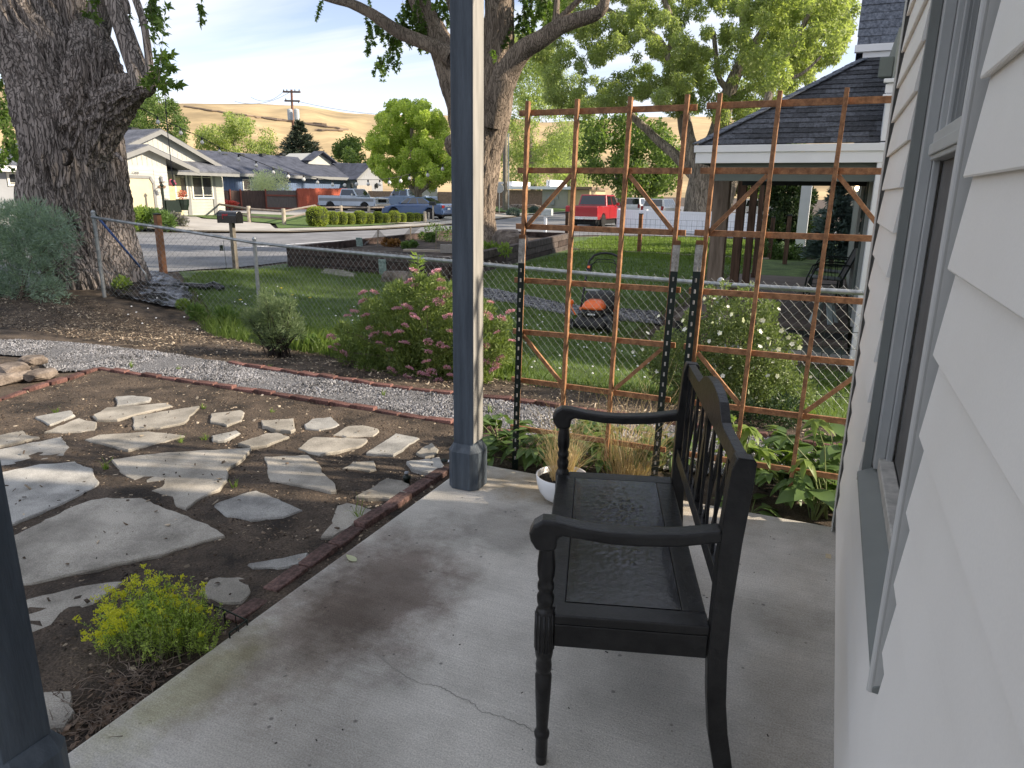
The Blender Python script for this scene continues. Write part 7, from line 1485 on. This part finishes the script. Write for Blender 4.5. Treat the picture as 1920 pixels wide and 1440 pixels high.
for i, (u, v, vt) in enumerate([(804, 413, 398), (797, 414, 396)]):
    p = GG(u, v, .1); q = A(u, vt, p.y); b = MB(); b.tube([p, q], .07, 8); tag(b.build('short_post', m_rail), ['short wooden stub post right of the clipped shrubs', 'short wooden stub post at the end of the clipped shrubs'][i], 'post')
p = GG(812, 413, .1); q = A(812, 385, p.y); t = thing('far_mailbox', 'small black mailbox on a post before the blue sedan', 'mailbox', p); b = MB(); b.tube([p, q], .06, 8); b.build('post', m_rail, t); archbox(-.25, .2, -.1, .1, 0, .15, .1, q).build('box', m_dark, t)
# tan flat-roofed building
YT = 78; th_ = thing('tan_building', 'low flat-roofed brick and tan building at the end of the street', 'building', A(1020, 390, YT)); fy = lambda u, v: A(u, v, YT)
def face(u0, u1, vt, vb, mat, nm, dy=0.0, par=th_): p = fy(u0, vt); q = fy(u1, vb); b = MB(); b.b2((p.x, YT+dy, q.z), (q.x, YT+6, p.z)); return b.build(nm, mat, par)
face(860, 1016, 355, 400, M('tan_brick', (.24, .165, .125), .85, .12, 3, fine=.15, fscale=6), 'brick_wall'); face(1017, 1064, 355, 400, M('grey_panel', (.36, .35, .31), .7, .05, 2), 'panel_wall'); face(1065, 1104, 356, 400, M('tan_stucco', (.50, .41, .24), .8, .06, 2), 'stucco_wall'); face(850, 1075, 348, 355.5, M('white_fascia', (.84, .87, .92), .5, .03, 1), 'fascia', -.5); face(1070, 1112, 350, 355.5, M('brown_fascia', (.22, .16, .11), .7), 'fascia', -.4)
face(944, 957, 340, 349, m_white, 'roof_unit', .5); face(1021.5, 1024, 337, 350, m_white, 'roof_pipe', .5); face(1026, 1028.5, 337, 350, m_white, 'roof_pipe', .5); face(1033, 1040, 374, 384, M('meter_grey', (.30, .32, .32), .5), 'meter_box', -.15); face(1025, 1035, 365, 373, M('meter_grey', (.30, .32, .32), .5), 'meter_box', -.15); face(1043, 1047, 365, 374, M('meter_grey', (.30, .32, .32), .5), 'meter_box', -.12)
far_b = thing('far_house', 'pale wall of a house behind the sedan and maple', 'building', A(760, 385, 66)); b = MB(); p = A(690, 358, 66); q = A(860, 392, 66); b.b2((p.x, 66, q.z), (q.x, 72, p.z)); b.build('wall', M('tan_brick', (.24, .165, .125), .85), far_b); b = MB(); p = A(790, 352, 65.9); q = A(820, 378, 65.9); b.b2((p.x-.5, 65.9, q.z), (q.x, 65.98, p.z)); b.build('pale_panel', M('grey_panel', (.36, .35, .31), .7), far_b); b = MB(); p = A(796, 366, 65.8); q = A(804, 376, 65.8); b.b2((p.x, 65.8, q.z), (q.x, 65.89, p.z)); b.build('window', m_white, far_b)
rrock = thing('rubble_bed', 'low bed of pale rubble in front of the tan building', 'rocks', A(975, 392, 70)); 
for i in range(16): q = A(942+i*4.4, 390+random.uniform(-2, 2), 70+random.uniform(-.6, .6)); rock('rubble', q, (.5, .4, .32), m_rock, parent=rrock, seed=i+90, sub=2)
for i, (u, v, w_, lb) in enumerate([(962, 406, 22, 'left blue-green round bush on the verge'), (1001, 401, 18, 'right blue-green round bush on the verge')]):
    p = GG(u, v); s = 1/ppm(p); t = thing('juniper_ball', lb, 'bush', p, 0, 'round bushes on the verge'); pts, d = clump_pts([((p.x, p.y, p.z+w_*s*.30), (w_*s*.5, w_*s*.5, w_*s*.36))], 1800, .6); leaves('foliage', pts, .16, m_spr, t, .3, d+rng.normal(size=d.shape)*.4)
b = MB(); p = A(936, 400, 60); q = A(936, 346, 60); t = thing('stop_sign', 'back of a pale octagonal sign on a thin post at the corner', 'sign', p); b.bar(p, q, .07, .05, (0, 1, 0)); b.build('post', m_galv, t); c = A(936.5, 353, 59.9); b = MB(); r_ = 9/ppm(c); b.prism([(c.x+r_*math.cos(R(22.5+45*k)), c.y, c.z+r_*math.sin(R(22.5+45*k))) for k in range(8)], (0, .02, 0)); b.build('sign_plate', M('sign_back', (.55, .56, .55), .4), t); c = A(938, 343, 59.9); b = MB(); b.b2((c.x-.35, c.y, c.z-.09), (c.x+.3, c.y+.02, c.z+.1)); b.build('street_name_plate', m_white, t)
p = A(947, 398, 64); t = thing('street_pole', 'weathered utility pole half hidden beside the forked tree', 'utility pole', p); b = MB(); b.tube([p, A(947, 300, 64), A(947, 40, 64)], [.24, .22, .16], 12); b.build('pole', M('pole_wood', (.20, .18, .15), .9, .2, 5), t); p2 = A(953.5, 396, 63); b = MB(); b.tube([p2, A(953.5, 250, 63)], .06, 8); b.build('conduit', m_galv, t)
p = GG(1022, 440); t = thing('white_mailbox', 'pale grey mailbox on a white post at the raised bed corner', 'mailbox', p); q = A(1024, 404, p.y); b = MB(); b.b2((p.x-.06, p.y-.06, p.z), (p.x+.06, p.y+.06, q.z)); b.build('post', m_white, t, bevel=.006); archbox(-.22, .30, -.13, .13, 0, .20, .12, q+Vector((0, 0, .004))).build('box', M('mailbox_grey', (.42, .45, .45), .4), t, bevel=.006)

# utility pole with transformers
YU = 96; p = A(553, 320, YU); t = thing('utility_pole', 'brown utility pole with two crossarms and two grey transformers', 'utility pole', p); tp = A(546.5, 168, YU); b = MB(); b.tube([p, tp], [.26, .17], 12); b.build('pole', M('pole_brown', (.20, .105, .075), .9, .2, 5), t)
for v, u0, u1 in ((172, 531, 563), (189, 534, 562)): b = MB(); b.bar(A(u0, v, YU-.3), A(u1, v+.6, YU-.3), .22, .26); b.build('crossarm', M('arm_wood', (.16, .12, .10), .9), t)
for u in (544, 556.5): c = A(u, 215, YU-.6); b = MB(); b.lathe([(.36, -.85), (.42, -.8), (.42, .7), (.34, .8), (.1, .9)], c, 14); b.build('transformer', M('transformer_grey', (.42, .45, .47), .5), t)
for u, v in [(532, 171), (538, 171), (553, 171), (561, 171), (536, 188), (560, 193)]: c = A(u, v, YU-.3); b = MB(); b.lathe([(.06, -.05), (.09, .1), (.05, .28)], c, 6); b.build('insulator', m_dark, t)
b = MB(); m_cable = M('cable_black', (.03, .03, .035), .6)
for (u0, v0), (u1, v1), yb in [((532, 171), (470, 182), 96), ((546, 171), (440, 190), 96), ((558, 190), (860, 214), 110)]:
    a = A(u0, v0, YU-.3); c = A(u1, v1, yb); b.tube([a.lerp(c, k/10)-Vector((0, 0, 1.0*k/10*(1-k/10)*4)) for k in range(11)], .025, 4)
tag(b.build('power_lines', m_cable), 'thin power lines strung from the brown utility pole', 'cables')

# string lights between the trees
sl_px = [(295, 223), (338, 244), (378, 262), (411, 280), (447, 294), (480, 306), (512, 319), (540, 327), (569, 332), (595, 338), (623, 342), (646, 343), (668, 341), (690, 341), (712, 341), (730, 338), (751, 335), (768, 330), (802, 324), (830, 312)]
t = thing('string_lights', 'string of clear globe bulbs sagging from the old tree to the forked tree', 'string lights', A(560, 330, 11)); pts = []
for i, (u, v) in enumerate(sl_px): pts.append(A(u, v-4, 8.2+10*i/(len(sl_px)-1)))
b = MB(); full = [A(255, 198, 7.9)]+pts+[A(852, 296, 18.3)]; b.tube(full, .006, 5); b.build('cable', m_cable, t)
bb = MB(); bb.lathe([(.001, -.032), (.018, -.027), (.030, -.010), (.030, .008), (.018, .026), (.012, .034)], (0, 0, 0), 10); bme = bb.mesh('bulb'); m_blb = M('bulb_glass', (.74, .74, .72), .12, .02, 3, spec=.8); bme.materials.append(m_blb); sb = MB(); sb.tube([(0, 0, .035), (0, 0, .075)], .014, 8); sme = sb.mesh('socket'); sme.materials.append(m_cable)
for p in pts:
    k = 1.0+max(0, (p.y-10)/9)*.7; o = link('bulb', bme, None, t, loc=p-Vector((0, 0, .075*k))-origin(t), smooth=False); o.scale = (k, k, k); link('socket', sme, None, o)
b = MB(); q = [A(u, v, 7.6) for u, v in [(309, 175), (312, 215), (315, 255), (319, 290), (322, 320), (326, 345)]]; b.tube(q, .006, 5); b.tube([A(322, 338, 7.6), A(327, 348, 7.6)], .02, 6); tag(b.build('extension_cord', m_cable), 'dark cord with a plug hanging down beside the old tree', 'cord')

# ------------------------------------------------------------------ vehicles (x forward, y left)
m_rub = M('tyre_rubber', (.014, .014, .014), .85, .2, 20); m_rim = M('alloy', (.48, .49, .50), .35, .05, 5, metal=.6); m_chr = M('chrome', (.62, .63, .64), .2, .03, 4, metal=.8); m_under = M('underbody', (.008, .008, .008), .9); m_cwin = glassmat('car_glass', (.015, .018, .02), .04); m_tail = M('tail_red', (.22, .008, .010), .25, .05, 4); m_hl = M('headlight', (.55, .56, .58), .15, .03, 4)
def wheel_meshes(r, w_):
    b = MB(); b.lathe([(r*.60, -w_/2), (r*.92, -w_/2), (r, -w_*.35), (r, w_*.35), (r*.92, w_/2), (r*.60, w_/2)], (0, 0, 0), 24); me = b.mesh('tyre'); me.materials.append(m_rub)
    c = MB(); c.lathe([(r*.62, -w_*.42), (r*.62, w_*.40), (r*.52, w_*.44), (r*.50, w_*.30)], (0, 0, 0), 20); c.lathe([(.02, w_*.2), (r*.16, w_*.40), (r*.10, w_*.46)], (0, 0, 0), 10)
    for k in range(6): a = k*math.pi/3; c.bar((r*.1*math.cos(a), r*.1*math.sin(a), w_*.36), (r*.52*math.cos(a), r*.52*math.sin(a), w_*.36), r*.16, w_*.12, (0, 0, 1))
    m2 = c.mesh('rim'); m2.materials.append(m_rim); return me, m2
def vehicle(name, label, cat, loc, rz, paint, outline, hw, cab, wheels, wr, ww=.22, two=None, extras=None, winsplit=(.5,), bevel=.05, cbev=.05):
    t = thing(name, label, cat, loc, rz); k = dict(parent=t, local=True)
    # outline: lower body side view, list of (x,z); wheel arches are cut in
    out_ = []; zlo = min(z for x, z in outline)
    top = [p for p in outline]
    bottom = []
    x1 = max(x for x, z in outline); x0 = min(x for x, z in outline)
    xs = sorted(wheels)
    path = [(x0, zlo)]
    for wx in xs:
        ra = wr+.065
        for j in range(11):
            a = math.pi-math.pi*j/10; xx = wx+ra*math.cos(a); zz = wr+ra*math.sin(a)
            if zz > zlo: path.append((xx, zz))
            elif j in (0, 10): path.append((xx, zlo))
    path.append((x1, zlo))
    poly = path+[p for p in outline if p[1] > zlo+1e-4]
    b = MB(); b.prism([(x, -hw, z) for x, z in poly], (0, 2*hw, 0)); body = b.build('body', paint, bevel=bevel, seg=3, **k)
    b = MB(); b.b2((x0+.1, -hw+.12, wr*.55), (x1-.1, hw-.12, zlo+.25)); b.build('underbody', m_under, **k)
    # cabin: (xb0, xb1, xt0, xt1, z0, z1, half width bottom, half width top)
    a0, a1, c0_, c1_, z0, z1, hb, ht = cab
    V = [(a0, -hb, z0), (a1, -hb, z0), (a1, hb, z0), (a0, hb, z0), (c0_, -ht, z1), (c1_, -ht, z1), (c1_, ht, z1), (c0_, ht, z1)]
    b = MB(); b.add(V, [(0, 1, 2, 3), (4, 5, 6, 7), (0, 1, 5, 4), (1, 2, 6, 5), (2, 3, 7, 6), (3, 0, 4, 7)]); b.build('cabin', paint, bevel=cbev, seg=4, **k)
    VV = [Vector(p) for p in V]
    def pane(A_, B_, C_, D_, s0, s1, b0, b1, nm='window', off=.006, mat=m_cwin):
        # A bottom-start, B bottom-end, C top-end, D top-start
        P = lambda s, q: (A_.lerp(B_, s)).lerp(D_.lerp(C_, s), q)
        n = (B_-A_).cross(D_-A_).normalized(); cc = (A_+B_+C_+D_)/4
        if n.dot(cc-Vector((0, 0, z0))) < 0: n = -n
        q = [P(s0, b0), P(s1, b0), P(s1, b1), P(s0, b1)]; bb_ = MB(); bb_.add([x+n*off for x in q]+[x-n*.01 for x in q], [(0, 1, 2, 3), (0, 1, 5, 4), (1, 2, 6, 5), (2, 3, 7, 6), (3, 0, 4, 7)]); bb_.build(nm, mat, **k)
    cuts = [0.05]+list(winsplit)+[.95]
    for s, e in zip(cuts[:-1], cuts[1:]):
        pane(VV[0], VV[1], VV[5], VV[4], s+.02, e-.02, .12, .88, 'side_window'); pane(VV[3], VV[2], VV[6], VV[7], s+.02, e-.02, .12, .88, 'side_window')
    pane(VV[1], VV[2], VV[6], VV[5], .06, .94, .10, .92, 'windscreen'); pane(VV[0], VV[3], VV[7], VV[4], .06, .94, .14, .90, 'rear_window')
    if two: 
        b = MB(); xx0, xx1, za, zb_ = two[1]
        for s in (-1, 1): b.b2((xx0, s*(hw+.001) if s > 0 else -(hw+.012), za), (xx1, s*(hw+.012) if s > 0 else -(hw+.001), zb_))
        b.build('side_band', two[0], **k)
    me, m2 = wheel_meshes(wr, ww)
    for wx in wheels:
        for s in (-1, 1):
            o = link('wheel', me, None, t, loc=(wx, s*(hw-ww*.45), wr), rot=(-s*math.pi/2, 0, 0), smooth=False); link('rim', m2, None, o)
    if extras: extras(t, k)
    return t
def bx(nm, lo, hi, mat, k, bevel=.015): b = MB(); b.b2(lo, hi); return b.build(nm, mat, bevel=bevel, **k)
m_silver = M('silver_blue_paint', (.46, .52, .60), .35, .04, 3, coat=.5); m_silver2 = M('grey_band', (.22, .235, .25), .4, .05, 3, coat=.4); m_bluep = M('pale_blue_paint', (.26, .36, .52), .35, .04, 3, coat=.5); m_sed_ = M('sedan_blue', (.060, .115, .24), .28, .05, 3, coat=.8); m_red = M('truck_red', (.34, .009, .016), .28, .04, 3, coat=.8); m_brnp = M('olive_brown_paint', (.13, .12, .105), .35, .05, 3, coat=.5); m_carw = M('car_white', (.70, .71, .72), .3, .03, 3, coat=.6)
def truck_extra(paint, band=None, L=2.75, hw=.98, zr=1.28, red=False):
    def f(t, k):
        bx('front_bumper', (L-.08, -hw, .52), (L+.12, hw, .70), m_chr, k); bx('rear_bumper', (-L-.14, -hw, .52), (-L+.02, hw, .68), m_chr, k)
        bx('grille', (L-.02, -.55, .78), (L+.03, .55, 1.02), m_under, k); bx('grille_frame', (L-.03, -.95, 1.03), (L+.05, .95, 1.10), m_chr, k)
        for s in (-1, 1):
            bx('headlight', (L-.02, s*.78-.14, .80), (L+.04, s*.78+.14, 1.0), m_hl, k); bx('tail_light', (-L-.02, s*(hw-.09)-.085, .85), (-L+.02, s*(hw-.09)+.085, 1.22), m_tail, k); bx('mirror', (.62, s*(hw+.10)-.09, 1.28), (.72, s*(hw+.10)+.09, 1.46), m_chr if not red else paint, k)
            bx('door_seam', (-.52, s*(hw+.002)-.004, .55), (-.50, s*(hw+.002)+.004, 1.26), m_under, k, 0)
        bx('tailgate', (-L-.03, -hw+.20, .72), (-L-.002, hw-.20, zr-.03), paint, k); bx('bed_liner', (-L+.08, -hw+.10, zr-.02), (-.75, hw-.10, zr+.006), m_under, k, 0)
        if red:
            bx('license_plate', (-L-.16, -.16, .53), (-L-.145, .16, .67), m_white, k, 0); b = MB(); x = -L-.045
            b.prism([(x, -.13, 1.0), (x, -.05, .975), (x, .05, .975), (x, .13, 1.0), (x, .13, 1.05), (x, .05, 1.075), (x, -.05, 1.075), (x, -.13, 1.05)], (.012, 0, 0)); b.build('emblem', m_chr, **k); bx('tailgate_handle', (-L-.04, -.10, 1.10), (-L-.028, .10, 1.17), m_under, k, .004)
    return f
pk_out = [(2.75, .50), (2.78, .75), (2.74, 1.06), (2.6, 1.14), (1.0, 1.20), (.9, 1.26), (-2.75, 1.28), (-2.80, 1.20), (-2.80, .60), (-2.72, .50)]
p = GG(664, 397.5)
vehicle('silver_pickup', 'old silver-blue two tone pickup parked nose out behind the clipped shrubs', 'pickup truck', (p.x, p.y, p.z), 0.0, m_silver, pk_out, .98, (-.72, 1.05, -.58, .55, 1.24, 1.83, .92, .80), (1.72, -1.62), .385, .24, (m_silver2, (-2.7, 2.6, .86, 1.08)), truck_extra(m_silver), winsplit=())
p = GG(716, 397); q = A(716, 397, p.y+5)
vehicle('blue_pickup', 'pale blue pickup partly hidden behind the silver one', 'pickup truck', (p.x-.6, p.y+4.6, g(p.x, p.y+4)), math.pi, m_bluep, pk_out, .98, (-.9, 1.05, -.78, .6, 1.24, 1.88, .93, .82), (1.72, -1.62), .385, .24, None, truck_extra(m_bluep), winsplit=(.5,))
p = GG(795, 413); vehicle('blue_sedan', 'dark blue sedan parked nose in by the maple', 'car', (p.x-1.1, p.y+1.0, p.z+.08), math.pi+.02, m_sed_, [(2.3, .30), (2.4, .48), (2.36, .66), (2.1, .80), (1.2, .94), (-1.6, 1.02), (-2.25, 1.02), (-2.42, .90), (-2.40, .45), (-2.3, .30)], .90, (-1.75, 1.15, -.75, .35, .96, 1.44, .84, .62), (1.42, -1.42), .335, .22, None,
  lambda t, k: [bx('tail_light', (-2.43, s*.70-.17, .74), (-2.30, s*.70+.17, .93), m_tail, k) for s in (-1, 1)]+[bx('headlight', (2.28, s*.66-.18, .60), (2.38, s*.66+.18, .74), m_hl, k) for s in (-1, 1)]+[bx('bumper', (-2.47, -.85, .40), (-2.36, .85, .60), m_sed_, k), bx('license_plate', (-2.485, -.2, .62), (-2.47, .2, .74), m_white, k, 0), bx('mirror', (.75, .90, .98), (.88, 1.08, 1.10), m_sed_, k), bx('mirror', (.75, -1.08, .98), (.88, -.90, 1.10), m_sed_, k), bx('boot_trim', (-2.44, -.5, .84), (-2.40, .5, .90), m_chr, k, 0)], winsplit=(.42, .72), bevel=.10, cbev=.11)
p = A(849, 398, 70); vehicle('brown_pickup', 'grey-brown pickup half hidden behind the porch post', 'pickup truck', (p.x, p.y, p.z), 0.0, m_brnp, pk_out, .98, (-1.1, 1.05, -.95, .6, 1.24, 1.88, .93, .82), (1.72, -1.62), .385, .24, None, truck_extra(m_brnp), winsplit=(.5,))
pr = GG(1091, 428); red = vehicle('red_pickup', 'bright red crew cab pickup seen from behind at the crossing', 'pickup truck', (pr.x, pr.y+2.8, g(pr.x, pr.y+2)), math.pi/2-.03, m_red, pk_out, 1.0, (-.92, 1.35, -.72, .85, 1.24, 1.92, .93, .80), (1.72, -1.62), .40, .27, None, truck_extra(m_red, red=True, hw=1.0), winsplit=(.5,))
for i, (u, v, lb, y) in enumerate([(1186, 412, 'dark glazed white car behind the left end of the white fence', 62), (1228, 411, 'white car with a dark rear window behind the white fence', 54)]):
    p = A(u, v, y); vehicle('white_car', lb, 'car', (p.x, y+2, g(p.x, y)), math.pi/2-.1, m_carw, [(2.2, .35), (2.3, .6), (2.1, .95), (1.1, 1.05), (-2.15, 1.1), (-2.25, .9), (-2.2, .35)], .9, (-2.1, 1.3, -1.85, .5, 1.05, 1.68, .86, .70), (1.4, -1.35), .36, .23, None, lambda t, k: [bx('tail_light', (-2.28, s*.78-.09, .85), (-2.15, s*.78+.09, 1.15), m_tail, k) for s in (-1, 1)], winsplit=(.45, .75))
p = A(1440, 395, 66); vehicle('far_white_car', 'white car glimpsed between the brown porch posts', 'car', (p.x, 66, g(p.x, 66)), 0.1, m_carw, [(2.2, .35), (2.3, .6), (2.1, .95), (1.1, 1.05), (-2.15, 1.1), (-2.25, .9), (-2.2, .35)], .9, (-2.1, 1.3, -1.85, .5, 1.05, 1.68, .86, .70), (1.4, -1.35), .36)

# ------------------------------------------------------------------ the dry hills
def hillz(x, y):
    # ridge line rising behind the town, higher to the left
    r = math.hypot(x, y); a = math.degrees(math.atan2(-x, y))     # 0 = +Y, positive to the left
    prof = 1.0-.28*sm(48, 12, a)-.5*sm(12, -30, a)+.10*math.sin(a*.09+1.0)
    t = sm(520, 1750, r)**.85
    h = 204*(prof-.10*sm(38, 52, a))*t
    gul = abs(noise.noise(Vector((a*.16, r*.0009, 1))))*.6+abs(noise.noise(Vector((a*.42+r*.0006, r*.0016, 4))))*.3
    h += -34*gul*math.sin(math.pi*min(1, t*.95))+9*noise.noise(Vector((x*.004, y*.004, 2)))*t
    return h-2
vs = []; fs = []; na, nr_ = 260, 70
for j in range(nr_+1):
    r = 430+(j/nr_)**1.15*2000
    for i in range(na+1):
        a = R(-75+i*180/na); x = -math.sin(a)*r; y = math.cos(a)*r; vs.append((x, y, hillz(x, y)))
for j in range(nr_):
    for i in range(na): fs.append((j*(na+1)+i, j*(na+1)+i+1, (j+1)*(na+1)+i+1, (j+1)*(na+1)+i))
m_hill = M('dry_grass_hill', (.34, .255, .135), .95, .2, .006, col2=(.50, .375, .20), detail=9, fine=.12, fscale=.05, lo=.38, hi=.60)
o = np_mesh('hills', vs, [f[::-1] for f in fs], m_hill, None, smooth=True); o['kind'] = 'structure'
b = MB()
for line in ([(345, 201), (430, 215), (520, 226), (600, 238), (660, 246)], [(480, 222), (560, 232), (620, 236)], [(590, 247), (650, 246)]):
    q = []
    for (u, v), (u2, v2) in zip(line[:-1], line[1:]):
        for k in range(8):
            uu = u+(u2-u)*k/8; vv = v+(v2-v)*k/8; d_ = Vector(dirw(uu, vv)).normalized(); lo_, hi_ = 400, 2400
            for s in range(200):
                r = lo_+(hi_-lo_)*s/200; p = Vector((0, 0, H))+d_*r
                if p.z < hillz(p.x, p.y): break
            q.append(Vector((p.x, p.y, hillz(p.x, p.y)+1)))
    b.tube(q, 1.6, 4)
tag(b.build('hill_track', M('track', (.20, .15, .11), .95)), 'dark track winding across the dry hillside', 'track', kind='structure')
